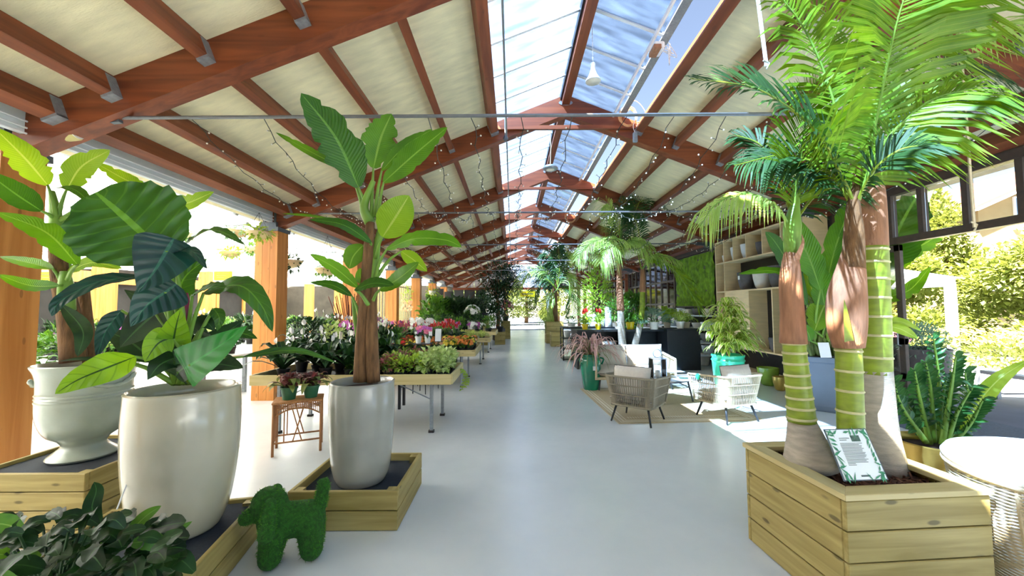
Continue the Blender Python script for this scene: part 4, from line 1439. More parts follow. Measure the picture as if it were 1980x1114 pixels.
def armchair(label, loc, rz, rope, tagdisc=False):
    """faces +y locally; a square tub of vertical ropes on splayed legs"""
    t = thing('armchair', label, 'chair', loc, rz)
    w1, d1, w0, d0 = .36, .33, .3, .27
    zb, zt_ = .24, .64

    def path(w_, d_, z, zf):
        pts = [(w_, d_, zf), (w_, -d_ + .12, z), (w_ - .035, -d_ + .035, z), (w_ - .12, -d_, z), (-w_ + .12, -d_, z), (-w_ + .035, -d_ + .035, z), (-w_, -d_ + .12, z), (-w_, d_, zf)]
        return [V(p) for p in pts]
    top = curve(path(w1, d1, zt_, zt_ - .04), 56)
    bot = curve(path(w0, d0, zb, zb), 56)
    MB().tube(top, .016, 8).build('top_rail', M[rope], t, smooth=True)
    MB().tube(bot, .014, 8).build('bottom_rail', M[rope], t, smooth=True)
    for s in (0, -1):
        MB().tube([bot[s], top[s]], .016, 8).build('arm_post', M[rope], t, smooth=True)
    MB().tube([bot[0], bot[-1]], .014, 8).build('front_rail', M[rope], t)
    rp = MB()
    for i in range(1, 56):
        for q in (0, .5):
            a = bot[i].lerp(bot[min(56, i + 1)], q)
            c = top[i].lerp(top[min(56, i + 1)], q)
            rp.tube([a, c], .0058, 5, cap=False)
    for h in (.38, .7):
        rp.tube([bot[i].lerp(top[i], h) * 1.0 + V((0, 0, 0)) for i in range(57)], .009, 6)
    o = rp.build('rope_weave', M[rope], t, smooth=True)
    o['kind'] = 'stuff'
    MB().b2(-w0 + .01, w0 - .01, -d0 + .01, d0, zb - .02, zb + .02).build('seat_base', M[rope], t, bevel=.01)
    cushion('seat_cushion', 'cushion', t, (0, .02, zb + .09), (.6, .58, .16), pipe=True)
    cushion('back_cushion', 'cushion', t, (0, -.2, zb + .34), (.54, .4, .17), tilt=R(78), pipe=True)
    for sx in (-1, 1):
        for sy in (-1, 1):
            MB().tube([(sx * .22, sy * .2, zb), (sx * .28, sy * .27, 0)], [.017, .013], 8).build('leg', M['leg'], t, smooth=True)
    if tagdisc:
        d = MB().lathe([(0, -.002), (.045, -.002), (.045, .002), (0, .002)], n=20)
        Mx = Matrix.Rotation(R(90), 3, 'Y')
        d.v = [tuple(Mx @ V(p) + V((-w1 - .02, .12, zt_ - .05))) for p in d.v]
        d.build('round_tag', mat('mint_tag', (60, 200, 140), .5, var=.02), t)
    return t


c1 = fl(1178, 815)
armchair('taupe rope armchair with its back to the aisle, left of the coffee table', ((1.38 + 2.17) / 2, (5.5 + 5.6) / 2 + .05, .012), math.atan2(-.36, .45), 'ropeg')
armchair('sand rope armchair on the right of the coffee table with mint tag', (3.08, 5.68, .012), math.atan2(.17, .52), 'rope', True)

# rug
rug = thing('rug', 'beige woven rug with cream border lines under the seating', 'rug', (2.5, 6.65, 0), R(3))
MB().b2(-1.1, 1.0, -1.15, 1.2, .0, .008).build('pile', M['rug'], rug)
for k, (o_, w_) in enumerate(((.05, .015), (.09, .03), (.15, .015))):
    mb = MB()
    x0, x1, y0, y1 = -1.1 + o_, 1.0 - o_, -1.15 + o_, 1.2 - o_
    mb.b2(x0, x1, y0, y0 + w_, .008, .0105).b2(x0, x1, y1 - w_, y1, .008, .0105).b2(x0, x0 + w_, y0 + w_, y1 - w_, .008, .0105).b2(x1 - w_, x1, y0 + w_, y1 - w_, .008, .0105)
    mb.build('border_stripe', M['rugl'], rug)
mb = MB()
for i in range(44):
    x = -.88 + i * .038
    mb.b2(x, x + .016, -.92, -.84, .008, .0105)
mb.build('border_dashes', M['rugl'], rug)

# sofa
SF = thing('sofa', 'two-seat rope sofa with cream cushions facing the camera', 'sofa', (2.38, 7.95, .012), R(2))
w_, d_ = .78, .36
for s in (-1, 1):
    fr_ = MB()
    fr_.beam((s * w_, -d_, .58), (s * w_, d_, .66), .05, .04).beam((s * w_, -d_, .58), (s * w_, -d_, .22), .04, .04, (0, 1, 0)).beam((s * w_, d_, .66), (s * w_, d_, .22), .04, .04, (0, 1, 0)).beam((s * w_, -d_, .22), (s * w_, d_, .22), .04, .04)
    fr_.build('arm_frame', M['rope'], SF, bevel=.008)
    rp = MB()
    for i in range(34):
        y = -d_ + .02 + i * .021
        rp.tube([(s * w_, y, .22), (s * w_, y, .58 + .08 * (y + d_) / (2 * d_))], .006, 5, cap=False)
    rp.build('arm_ropes', M['rope'], SF, smooth=True)
bk = MB()
for i in range(74):
    x = -w_ + .02 + i * .021
    bk.tube([(x, d_, .24), (x, d_ + .05, .66)], .006, 5, cap=False)
bk.beam((-w_, d_ + .05, .67), (w_, d_ + .05, .67), .04, .04)
bk.build('back_ropes', M['rope'], SF, smooth=True)
MB().b2(-w_, w_, -d_, d_, .2, .25).build('seat_base', M['rope'], SF, bevel=.01)
for s in (-1, 1):
    cushion('seat_cushion', 'cushion', SF, (s * .38, -.03, .33), (.76, .68, .18), pipe=True)
    cushion('back_cushion', 'cushion', SF, (s * .385, .2, .6), (.77, .46, .2), tilt=R(76), pipe=True)
for sx in (-1, 1):
    for sy in (-1, 1):
        MB().tube([(sx * .68, sy * .28, .2), (sx * .72, sy * .33, 0)], .016, 8).build('leg', M['leg'], SF)

# coffee table with lantern, papers and wooden stool piece
CT = thing('coffee_table', 'low rounded dark coffee table between the armchairs', 'table', (2.72, 6.72, .012))
tp = MB()
n = 36
prof = []
for k in range(n):
    a = 2 * PI * k / n
    r = .36 + .07 * math.cos(3 * a + .4)
    prof.append((r * math.cos(a) * 1.15, r * math.sin(a)))
tp.add([(x, y, .36) for x, y in prof] + [(x, y, .38) for x, y in prof], [tuple(range(n))[::-1], tuple(range(n, 2 * n))] + [(k, (k + 1) % n, (k + 1) % n + n, k + n) for k in range(n)])
tp.build('table_top', mat('slate_top', (74, 78, 84), .25, var=.3, scale=6), CT, smooth=True, auto=40)
for a in (-.2, 1.9, 4.0):
    MB().tube([(.26 * math.cos(a), .24 * math.sin(a), .36), (.34 * math.cos(a), .3 * math.sin(a), 0)], .016, 8).build('leg', M['leg'], CT)
LT = thing('glass_lantern', 'clear glass lantern with ring top on the coffee table', 'lantern', (2.5, 6.75, .392))
lf = MB()
for x in (-.11, .11):
    for y in (-.11, .11):
        lf.b2(x - .006, x + .006, y - .006, y + .006, 0, .34)
for z in (.003, .34):
    for s in (-1, 1):
        lf.b2(-.115, .115, s * .11 - .005, s * .11 + .005, z - .005, z + .005).b2(s * .11 - .005, s * .11 + .005, -.115, .115, z - .005, z + .005)
lf.build('frame', M['steel'], LT)
for s in (-1, 1):
    MB().b2(-.105, .105, s * .11 - .001, s * .11 + .001, .01, .335).build('pane', M['clearg'], LT)
    MB().b2(s * .11 - .001, s * .11 + .001, -.105, .105, .01, .335).build('pane', M['clearg'], LT)
MB().tube([V((.07 * math.cos(k * PI / 12), 0, .42 + .07 * math.sin(k * PI / 12))) for k in range(24)], .008, 6, closed=True).build('ring_handle', M['steel'], LT, smooth=True)
MB().lathe([(0, .01), (.04, .01), (.04, .13), (0, .14)], n=16).build('candle', M['whitepot'], LT, smooth=True)
for i, (dx, dy, rz_) in enumerate(((.12, -.05, .3), (.2, .06, -.2))):
    o = MB().box((0, 0, .001), (.2, .28, .003)).build('paper_sheet', M['paper'], None)
    o.location = (2.72 + dx, 6.62 + dy, .394 + i * .004)
    o.rotation_euler = (0, 0, rz_)
    tag(o, ('white printed sheet lying flat at the front of the coffee table', 'white printed sheet overlapping the other on the coffee table')[i], 'paper')
    MB().b2(-.08, .08, -.1, .1, .0028, .004).build('print', M['photo' if i else 'inkl'], o)
WB = thing('wooden_block', 'small pale wooden block on the coffee table beside the lantern', 'ornament', (2.72, 6.95, .392))
MB().b2(-.06, .06, -.05, .05, 0, .06).build('block', M['ply'], WB, bevel=.006)

# emerald vase with pink fountain grass
ev = pot('tall_vase', 'tall emerald green glazed vase left of the sofa', 'vase', (1.55, 7.75, 0),
         spline_prof([(.13, 0), (.15, .02), (.18, .2), (.2, .45), (.195, .58), (.17, .64), (.185, .67), (.2, .69)]), 'teal', soil=.64)
for s in (-1, 1):
    MB().tube(curve([(s * .17, -.06, .63), (s * .235, -.08, .6), (s * .2, -.07, .5)], 8), .016, 8).build('lug_handle', M['teal'], ev, smooth=True)
MB().box((.03, -.205, .44), (.06, .004, .08)).build('price_tag', M['paper'], ev)


def grass(root, c, n, L_, W_, mat_, lean=(0, 0), elev=(.3, 1.2), droop=.8, seed=0, name='blades', seg=4, m=1):
    rd = random.Random(seed)
    mb = MB()
    c = V(c)
    for i in range(n):
        az = rd.uniform(0, 2 * PI)
        el = rd.uniform(*elev)
        l = L_ * rd.uniform(.7, 1.1)
        h = V((math.cos(az) * math.cos(el) + lean[0], math.sin(az) * math.cos(el) + lean[1], math.sin(el)))
        h.normalize()
        p0 = c + V((h.x, h.y, 0)) * rd.uniform(0, .03)
        p1 = p0 + h * l * .5
        out = V((h.x, h.y, 0))
        p2 = p0 + h * l * .8 + out * l * .1 - V((0, 0, 1)) * droop * l * .22
        p3 = p0 + h * l * .9 + out * l * .22 - V((0, 0, 1)) * droop * l * .6
        mb.blade([p0, p1, p2, p3], lambda t: W_ * (math.sin(PI * min(1, .15 + t * .85)) ** .7), V((-h.x * .3, -h.y * .3, 1)), m, seg, fold=.2)
    o = mb.build(name, M[mat_], root, smooth=False)
    return o


FG = thing('fountain_grass', 'pink plumed fountain grass spilling from the emerald vase', 'grass', (1.55, 7.75, .66))
grass(FG, (0, 0, 0), 110, .62, .006, 'olive', (-.1, -.1), (.2, 1.4), 1.0, 3)
grass(FG, (0, 0, 0), 80, .78, .018, 'plume', (-.15, -.1), (.25, 1.35), .9, 4, 'plumes', 6)

# turquoise pot with striped dracaena
tp_ = pot('ribbed_pot', 'turquoise glazed pot behind the right armchair', 'pot', (4.02, 7.3, 0),
          spline_prof([(.2, 0), (.22, .02), (.25, .3), (.275, .6), (.29, .62), (.27, .66), (.285, .7), (.285, .72)], 20), 'teal2', soil=.66)
DR = thing('dracaena', 'bushy dracaena with lime and cream striped leaves in the turquoise pot', 'plant', (4.02, 7.3, .68))
MB().tube([(0, 0, 0), (.02, 0, .5), (0, .02, .85)], .025, 8).build('cane', M['bark'], DR)
for j, (x, y, z) in enumerate([(-.05, 0, .15), (.18, -.05, .2), (-.2, .05, .4), (.2, .05, .5), (0, -.1, .45), (-.12, -.08, .65), (.12, 0, .75), (0, 0, .9), (.3, .05, .3), (-.02, -.2, .25)]):
    grass(DR, (x, y, z), 36, .36, .034, 'vgreen', (0, 0), (-.1, 1.3), .9, 100 + j, 'leaf_cluster', 5)

# plywood shelving with cubbies
SH = thing('shelving_unit', 'tall plywood cubby shelving unit against the right wall', 'shelf', (5.4, 7.1, 0))
x0, x1, y0, y1 = 0, .44, 0, 3.15


def py(mb):
    return mb


ztop, z1_, z2_, z3_ = 3.3, 2.72, 1.98, .62
MB().b2(x0, x1, y0 - .0, y0 + .03, .1, ztop).build('side_panel', M['ply'], SH)
MB().b2(x0, x1, y1 - .03, y1, .1, ztop).build('side_panel', M['ply'], SH)
MB().b2(x1 - .02, x1, y0 + .03, y1 - .03, .1, ztop).build('back_panel', M['darkmetal'], SH)
for z in (ztop - .03, z1_, z2_, z3_, .1):
    MB().b2(x0, x1 - .02, y0 + .03, y1 - .03, z, z + .03).build('shelf_board', M['ply'], SH)
for ya in (.62, 1.2, 1.78, 2.3, 2.72):
    MB().b2(x0, x1 - .02, ya, ya + .025, z1_ + .03, ztop - .03).build('divider', M['ply'], SH)
MB().b2(x0, x1 - .02, 2.72, 2.745, z2_ + .03, z1_).build('divider', M['ply'], SH)
for ya in (.95, 1.75, 2.72):
    MB().b2(x0, x1 - .02, ya, ya + .03, z3_ + .03, z2_).build('divider', M['ply'], SH)
MB().b2(x0 + .005, x1 - .03, 1.75, 2.72, z3_ + .03, z2_ - .001).build('ply_infill', M['ply'], SH)
MB().b2(x0 + .04, x1, y0 + .02, y1 - .02, 0, .1).build('plinth', M['black'], SH)


def bowl(name, label, loc, r, h, mat_, group=None, prof=None, n=28):
    t = thing(name, label, 'pot', loc, rnd.uniform(0, 1), group)
    pr = prof or [(.5, 0), (.7, .1), (.9, .5), (1, .95), (1, 1)]
    pr = [(a * r, b2 * h) for a, b2 in pr]
    pr += [(r - .015, h), (r * .85, h * .45), (0, h * .3)]
    MB().lathe(pr, n=n).build('bowl', M[mat_], t, smooth=True, auto=50)
    return t


cub = [(2.95, .11, .2, 'whitepot', 'small ribbed white pot at the far left cubby of the top shelf'), (2.5, .14, .34, 'whitepot', 'taller white pot in the second cubby of the top shelf'),
       (2.02, .17, .34, 'whitepot', 'round white pot in the third cubby of the top shelf'), (1.48, .15, .3, 'greypot', 'grey woven-look pot in the fourth cubby of the top shelf'),
       (.9, .16, .3, 'whitepot', 'white pot in the fifth cubby of the top shelf'), (.3, .17, .34, 'whitepot', 'broad white pot in the cubby nearest the aisle on the top shelf')]
for y, r, h, m_, lb in cub:
    bowl('ceramic_pot', lb, (5.4 + .2, 7.1 + y, z1_ + .03), r, h, m_)
bowl('ceramic_pot', 'dark grey stoneware pot at the left of the second shelf', (5.6, 7.1 + 2.15, z2_ + .03), .19, .42, 'greypot')
bowl('ceramic_pot', 'large carved cream bowl in the middle of the second shelf', (5.6, 7.1 + 1.55, z2_ + .03), .2, .42, 'cream')
bowl('ceramic_pot', 'brown stoneware pot right of the cream bowl on the second shelf', (5.6, 7.1 + 1.05, z2_ + .03), .18, .46, 'greypot')
bowl('ceramic_pot', 'second dark stoneware pot near the right end of the second shelf', (5.6, 7.1 + .5, z2_ + .03), .19, .42, 'greypot')
bowl('ceramic_pot', 'brown speckled pot on the low shelf of the plywood unit', (5.6, 7.1 + 1.2, z3_ + .03), .13, .3, 'olivepot' if 'olivepot' in M else 'greypot')
bowl('ceramic_pot', 'apple green glazed square-shouldered pot beneath the shelving', (5.25, 8.05, 0), .2, .36, 'grannypot')
bowl('ceramic_pot', 'tall pale green pot on the floor right of the turquoise pot', (4.75, 8.6, 0), .14, .62, 'grannypot', prof=[(.8, 0), (.9, .05), (1, .9), (1, 1)])
bowl('ceramic_pot', 'olive yellow bowl beside the apple green pot', (5.15, 7.55, 0), .13, .26, 'gold')
# cards on shelf pots
for y, z in ((2.1, 2.3), (1.05, 2.35)):
    o = MB().box((0, 0, 0), (.004, .07, .09)).build('price_tag', M['paper'])
    o.location = (5.395, 7.1 + y, z)
    tag(o, 'small white price tag on the %s pot of the second shelf' % ('leftmost dark' if y > 2 else 'brown'), 'tag')

# moss panel on the wall and low shelving of pots below
MW = thing('moss_panel', 'large green preserved moss panel on the right wall', 'wall panel', (5.84, 12.4, 2.45))
mm = MB()
ny, nz = 50, 28
vv = [( -.03 - .05 * noise.noise(V((i * .23, j * .23, 0))) - .03 * noise.noise(V((i * .7, j * .7, 3))), (i / ny - .5) * 2.6, (j / nz - .5) * 1.6) for i in range(ny + 1) for j in range(nz + 1)]
mm.add(vv, [(i * (nz + 1) + j, i * (nz + 1) + j + 1, (i + 1) * (nz + 1) + j + 1, (i + 1) * (nz + 1) + j) for i in range(ny) for j in range(nz)])
mm.build('moss', M['mosswall'], MW, smooth=True)
MB().b2(0, .04, -1.33, 1.33, -.83, .83).build('backing', M['brownframe'], MW)
LS = thing('pot_shelf', 'low stepped white shelf of pots under the moss panel', 'shelf', (5.3, 12.2, 0))
lvls = (.28, .62, .98, 1.35)
for k, z in enumerate(lvls):
    MB().b2(-.3 + k * .06, .45, -1.7, 1.9, z, z + .03).build('shelf_board', M['white'], LS)
for y in (-1.69, .1, 1.88):
    MB().b2(.38, .42, y - .02, y + .02, 0, 1.38).build('upright', M['white'], LS)
k_ = 0
for lv_, z in enumerate((0,) + lvls):
    for j in range(6):
        y = -1.4 + j * .56 + rnd.uniform(-.05, .05)
        r = rnd.uniform(.12, .2)
        h = min(rnd.uniform(.16, .3), .3)
        m_ = ['cream', 'whitepot', 'midgrey', 'whitepot', 'cream', 'greypot'][(j + lv_) % 6]
        bowl('ceramic_pot', '%s pot on the stepped shelf by the moss panel, %s, %s from front' % ({'cream': 'cream', 'whitepot': 'white', 'midgrey': 'stone grey', 'greypot': 'dark grey'}[m_], ['floor level', 'lowest board', 'second board', 'third board', 'top board'][lv_], ORD[j]), (5.3 + .02 + (z > 0) * .08, 12.2 + y, z + (.03 if z else 0)), min(r, .17), h * (.85 if z else 1.2), m_, 'ceramic pots on the stepped shelf under the moss panel')

# ------------------------------------------------------------ left side
# topiary dog covered in artificial turf
DG = thing('topiary_dog', 'green artificial turf dog figure standing on the floor by the crates', 'topiary', (-1.46, 2.58, 0), R(0))
hd = V((-.93, -.37, 0)).normalized()
sdv = V((hd.y, -hd.x, 0)).normalized()


def dgp(x, y, z):
    return hd * x + sdv * y + V((0, 0, z))


parts_ = [((-.12, 0, .24), (.06, 0, .25), .108, .112), ((.06, 0, .26), (.1, 0, .34), .09, .085), ((.09, 0, .36), (.11, 0, .375), .098, .098), ((.12, 0, .34), (.23, 0, .3), .062, .042),
          ((.07, .055, .22), (.08, .07, .07), .078, .07), ((.07, -.055, .22), (.08, -.07, .07), .078, .07), ((-.14, .055, .2), (-.15, .065, .07), .085, .07), ((-.14, -.055, .2), (-.15, -.065, .07), .085, .07),
          ((-.19, 0, .3), (-.21, 0, .44), .042, .04), ((.08, .105, .41), (.09, .14, .24), .036, .05), ((.08, -.105, .41), (.09, -.14, .24), .036, .05)]
body = MB()
ears = [MB(), MB()]
for n_, (a, c, r0, r1) in enumerate(parts_):
    a, c = dgp(*a), dgp(*c)
    k = 6
    for i in range(k + 1):
        p = a.lerp(c, i / k)
        (ears[n_ - 9] if n_ > 8 else body).ball(p, r0 + (r1 - r0) * i / k, 12, 8)
for bo_ in (body.build('turf_body', M['moss'], DG, smooth=True), ears[0].build('ear', M['moss'], DG, smooth=True), ears[1].build('ear', M['moss'], DG, smooth=True)):
    rm = bo_.modifiers.new('union', 'REMESH')
    rm.mode = 'VOXEL'
    rm.voxel_size = .01
    rm.use_smooth_shade = True
    sm = bo_.modifiers.new('soft', 'SMOOTH')
    sm.iterations = 3
bl_ = MB()
for a, c, r0, r1 in parts_:
    a, c = dgp(*a), dgp(*c)
    for i in range(900):
        t = rnd.random()
        d = V((rnd.gauss(0, 1), rnd.gauss(0, 1), rnd.gauss(0, 1))).normalized()
        p = a.lerp(c, t) + d * (r0 + (r1 - r0) * t) * .96
        if p.z < .004:
            continue
        inside = False
        for a2, c2, q0, q1 in parts_:
            a3, c3 = dgp(*a2), dgp(*c2)
            ab = c3 - a3
            tt = max(0, min(1, (p - a3).dot(ab) / ab.dot(ab)))
            if (p - a3.lerp(c3, tt)).length < (q0 + (q1 - q0) * tt) * .9:
                inside = True
                break
        if inside:
            continue
        q = d.orthogonal().normalized() * .0022
        e = p + (d + V((rnd.uniform(-.5, .5), rnd.uniform(-.5, .5), rnd.uniform(-.5, .5)))) * .013
        bl_.add([p - q, p + q, e], [(0, 1, 2)])
o = bl_.build('turf_blades', leafm('turf_blade', (44, 104, 16), (80, 150, 30), .6, .2, var=30), DG)
o['kind'] = 'stuff'

# rattan stool
ST = thing('rattan_stool', 'small rattan side table with arched apron and crossed rods', 'table', (-2.47, 4.55, 0), R(24))
w2_, d2_, hh = .235, .15, .56
legs = [(-w2_, -d2_), (w2_, -d2_), (w2_, d2_), (-w2_, d2_)]
for x, y in legs:
    MB().tube([(x, y, 0), (x, y, hh)], .014, 8).build('leg', M['rattan'], ST, smooth=True)
MB().b2(-w2_ - .02, w2_ + .02, -d2_ - .02, d2_ + .02, hh, hh + .022).build('table_top', M['rattan'], ST, bevel=.006)
ap = MB()
for s in (-1, 1):
    for i in range(24):
        t = i / 23
        x = -w2_ + .02 + t * (2 * w2_ - .04)
        z = hh - .06 - .06 * (2 * t - 1) ** 2
        ap.tube([(x, s * d2_, z), (x, s * d2_, hh)], .005, 5, cap=False)
    arc = curve([(-w2_, s * d2_, hh - .14), (-w2_ * .5, s * d2_, hh - .075), (0, s * d2_, hh - .06), (w2_ * .5, s * d2_, hh - .075), (w2_, s * d2_, hh - .14)], 14)
    ap.tube(arc, .009, 6)
    for j in range(3):
        ap.tube([(-w2_, s * d2_, hh - .02 - j * .016), (w2_, s * d2_, hh - .02 - j * .016)], .006, 5)
o = ap.build('woven_apron', M['rattan'], ST, smooth=True)
st = MB()
for s in (-1, 1):
    st.tube([(-w2_, s * d2_, .14), (w2_, s * d2_, .14)], .01, 6)
    st.tube([(s * w2_, -d2_, .14), (s * w2_, d2_, .14)], .01, 6)
    for i in range(5):
        y = -d2_ + .05 + i * .05
        st.tube([(s * w2_, y, .14), (s * w2_, y, hh)], .006, 5)
st.build('stretcher', M['rattan'], ST, smooth=True)
for s in (-1, 1):
    for q in (-1, 1):
        MB().tube(curve([(q * .045, s * d2_, .14), (-q * .0, s * d2_, .3), (q * -.05, s * d2_, hh - .07)], 8), .007, 6).build('curved_rod', M['rattan'], ST, smooth=True)
    MB().tube([(-.13, s * d2_, .14), (-.13, s * d2_, hh - .09)], .007, 6).build('rod', M['rattan'], ST)


# ------------------------------------------------------------ small potted plants
def bush(mb, c, rad, n, L_, W_, seed=0, up=.5, shell=.5):
    rd = random.Random(seed)
    c = V(c)
    for i in range(n):
        d = V((rd.gauss(0, 1), rd.gauss(0, 1), rd.gauss(0, 1))).normalized()
        k = shell + (1 - shell) * rd.random()
        p = c + V((d.x * rad[0] * k, d.y * rad[1] * k, d.z * rad[2] * k))
        q = (d + V((rd.uniform(-.7, .7), rd.uniform(-.7, .7), up + rd.uniform(-.6, .6)))).normalized()
        mb.leaf4(p, q, V((rd.uniform(-.4, .4), rd.uniform(-.4, .4), 1)), L_ * rd.uniform(.7, 1.2), W_ * rd.uniform(.8, 1.2))
    return mb


def petals(mb, c, r, N, k=5, rd=rnd):
    N = V(N).normalized()
    a = N.orthogonal().normalized()
    b2 = N.cross(a)
    o = rd.uniform(0, 1)
    for i in range(k):
        an = 2 * PI * (i / k) + o
        d = a * math.cos(an) + b2 * math.sin(an)
        e = N.cross(d)
        mb.add([V(c), V(c) + d * r * .6 - e * r * .42 + N * r * .1, V(c) + d * r, V(c) + d * r * .6 + e * r * .42 + N * r * .1], [(0, 1, 2, 3)])


def minipot(t, r, h, m_, z=0):
    MB().lathe([(r * .72, z), (r * .95, z + h * .85), (r * 1.04, z + h * .86), (r * 1.04, z + h), (r * .9, z + h), (r * .88, z + h * .9), (0, z + h * .92)], n=16).build('plant_pot', M[m_], t, smooth=True, auto=40)


def plant(name, label, cat, loc, kind, potr=.06, poth=.1, pm='blackpl', leaf='green', flower=None, R_=.12, H=.14, n=50, L_=.06, W_=.018, group=None, seed=0, nf=12, fr_=.018):
    t = thing(name, label, cat, loc, 0, group)
    minipot(t, potr, poth, pm)
    rd = random.Random(seed)
    if kind == 'bush':
        bush(MB(), (0, 0, poth + H * .55), (R_, R_, H * .5), n, L_, W_, seed).build('foliage', M[leaf], t)
    elif kind == 'grass':
        grass(t, (0, 0, poth * .9), n, L_, W_, leaf, (0, 0), (.4, 1.4), .8, seed, 'foliage', 4)
    elif kind == 'lily':
        grass(t, (0, 0, poth * .9), n, L_, W_, leaf, (0, 0), (.5, 1.35), .5, seed, 'foliage', 5)
    elif kind == 'orchid':
        grass(t, (0, 0, poth), 6, .2, .028, 'dgreen', (0, 0), (.1, .8), .8, seed, 'foliage', 4)
    if flower:
        fb = MB()
        if kind == 'orchid':
            stm = MB()
            for s in range(2):
                az = rd.uniform(0, 6.28)
                P = curve([(0, 0, poth), (.03 * math.cos(az), .03 * math.sin(az), H * .6), (.1 * math.cos(az), .1 * math.sin(az), H), (.22 * math.cos(az), .22 * math.sin(az), H * .92)], 10)
                stm.tube(P, .003, 4)
                for k in range(4, 11):
                    petals(fb, P[k] + V((rd.uniform(-.02, .02), -.01, -.015)), fr_, (rd.uniform(-.4, .4), -1, .3), 5, rd)
            stm.build('flower_stem', M['petiole'], t)
        elif kind in ('lily', 'grass'):
            stm = MB()
            for s in range(nf):
                az = rd.uniform(0, 6.28)
                e = V((math.cos(az) * R_ * .6, math.sin(az) * R_ * .6, poth + H * rd.uniform(.8, 1.15)))
                stm.tube([(0, 0, poth), e], .003, 4)
                fb.blade([e, e + V((0, -.01, fr_)), e + V((0, 0, fr_ * 2.2))], lambda q: fr_ * .8 * math.sin(PI * min(1, q * .85 + .1)), (rd.uniform(-.4, .4), -1, .2), 1, 4, fold=.4)
            stm.build('flower_stem', M['petiole'], t)
        else:
            for k in range(nf):
                d = V((rd.gauss(0, 1), rd.gauss(0, 1), abs(rd.gauss(.4, .6)))).normalized()
                p = V((d.x * R_, d.y * R_, poth + H * .55 + d.z * H * .55))
                petals(fb, p, fr_, d, 6, rd)
                petals(fb, p + d * fr_ * .25, fr_ * .6, d, 5, rd)
        fb.build('blossom', M[flower], t)
    return t


def rows(protos, xs, ys, z, group, jit=.015, sc=(.9, 1.12), rowcol=None):
    """copies of the prototypes standing in rows"""
    used = set()
    base_ = {}
    for j, y in enumerate(ys):
        for i, x in enumerate(xs):
            k = rowcol(i, j) if rowcol else rnd.randrange(len(protos))
            p = protos[k]
            base_.setdefault(k, p['label'])
            lb = '%s, %s row, %s from the left' % (base_[k], ROWN[j], ORD[i])
            loc = (x + rnd.uniform(-jit, jit), y + rnd.uniform(-jit, jit), z)
            if k not in used:
                used.add(k)
                p.location = loc
                p['group'] = group
                p['label'] = lb
            else:
                dup(p, loc, rnd.uniform(0, 6.28), rnd.uniform(*sc), lb, group)


def table(label, x0, x1, y0, y1, ztop=.77, legs_=True):
    t = thing('display_table', label, 'table', ((x0 + x1) / 2, (y0 + y1) / 2, 0))
    a, b2 = (x1 - x0) / 2, (y1 - y0) / 2
    for s in (-1, 1):
        MB().b2(-a, a, s * b2 - .015, s * b2 + .015, ztop - .13, ztop).build('tray_board', M['traywood'], t, bevel=.003)
        MB().b2(s * a - .015, s * a + .015, -b2 + .016, b2 - .016, ztop - .13, ztop).build('tray_board', M['traywoody'], t, bevel=.003)
    MB().b2(-a + .02, a - .02, -b2 + .02, b2 - .02, ztop - .11, ztop - .09).build('tray_bottom', M['blackpl'], t)
    for x in ([-a + .3, a - .28] if a < 1.6 else [-a + .3, 0, a - .28]):
        for y in (-b2 + .14, b2 - .16):
            MB().b2(x - .02, x + .02, y - .02, y + .02, .03, ztop - .13).build('leg', M['steel'], t)
            MB().b2(x - .035, x + .035, y - .03, y + .03, 0, .03).build('foot', M['darkmetal'], t)
        MB().tube([(x, -b2 + .14, .42), (x, -b2 + .3, ztop - .14)], .008, 6).build('brace', M['steel'], t)
        MB().tube([(x, b2 - .16, .42), (x, b2 - .3, ztop - .14)], .008, 6).build('brace', M['steel'], t)
        MB().tube([(x, -b2 + .14, .42), (x - .45 * (1 if x > 0 else -1), -b2 + .14, ztop - .14)], .008, 6).build('brace', M['steel'], t)
    return t, ztop - .09


t1, zb1 = table('nearest long wooden tray table on metal legs, behind the banana pot', -3.35, -.78, 5.0, 6.1)
t2, zb2 = table('second wooden tray table, full of orange and yellow begonias', -2.6, -.76, 7.9, 9.4)
t3, zb3 = table('third wooden tray table further up the aisle with striped grass', -3.6, -.65, 11.2, 12.6)
t4, zb4 = table('fourth wooden tray table far up the aisle with green shrubs', -3.4, -.6, 14.2, 15.8)

# tray 1, right half: coleus in three kinds
P1 = [plant('coleus', 'pink and lime coleus on the nearest tray', 'plant', (0, 0, 0), 'bush', .065, .1, leaf='pinkleaf', R_=.12, H=.2, n=90, L_=.07, W_=.024, seed=1),
      plant('coleus', 'lime green coleus on the nearest tray', 'plant', (0, 0, 0), 'bush', .065, .1, leaf='lgreen', R_=.12, H=.2, n=90, L_=.07, W_=.022, seed=2),
      plant('caladium', 'white and green caladium on the nearest tray', 'plant', (0, 0, 0), 'bush', .065, .1, leaf='whiteleaf', R_=.13, H=.2, n=90, L_=.08, W_=.034, seed=3),
      plant('croton', 'narrow leaved green plant on the nearest tray', 'plant', (0, 0, 0), 'grass', .065, .1, leaf='green', R_=.12, H=.2, n=40, L_=.26, W_=.014, seed=4)]
xs = [-2.0, -1.82, -1.64, -1.47, -1.3, -1.13, -.95]
rows(P1, xs, [5.17, 5.4, 5.63, 5.88], zb1, 'small foliage pots on the nearest tray table', rowcol=lambda i, j: 3 if i < 2 else (0 if (i < 4 and (i + j) % 2 == 0) or (i == 4 and j > 1) else (1 if i < 5 else 2)))
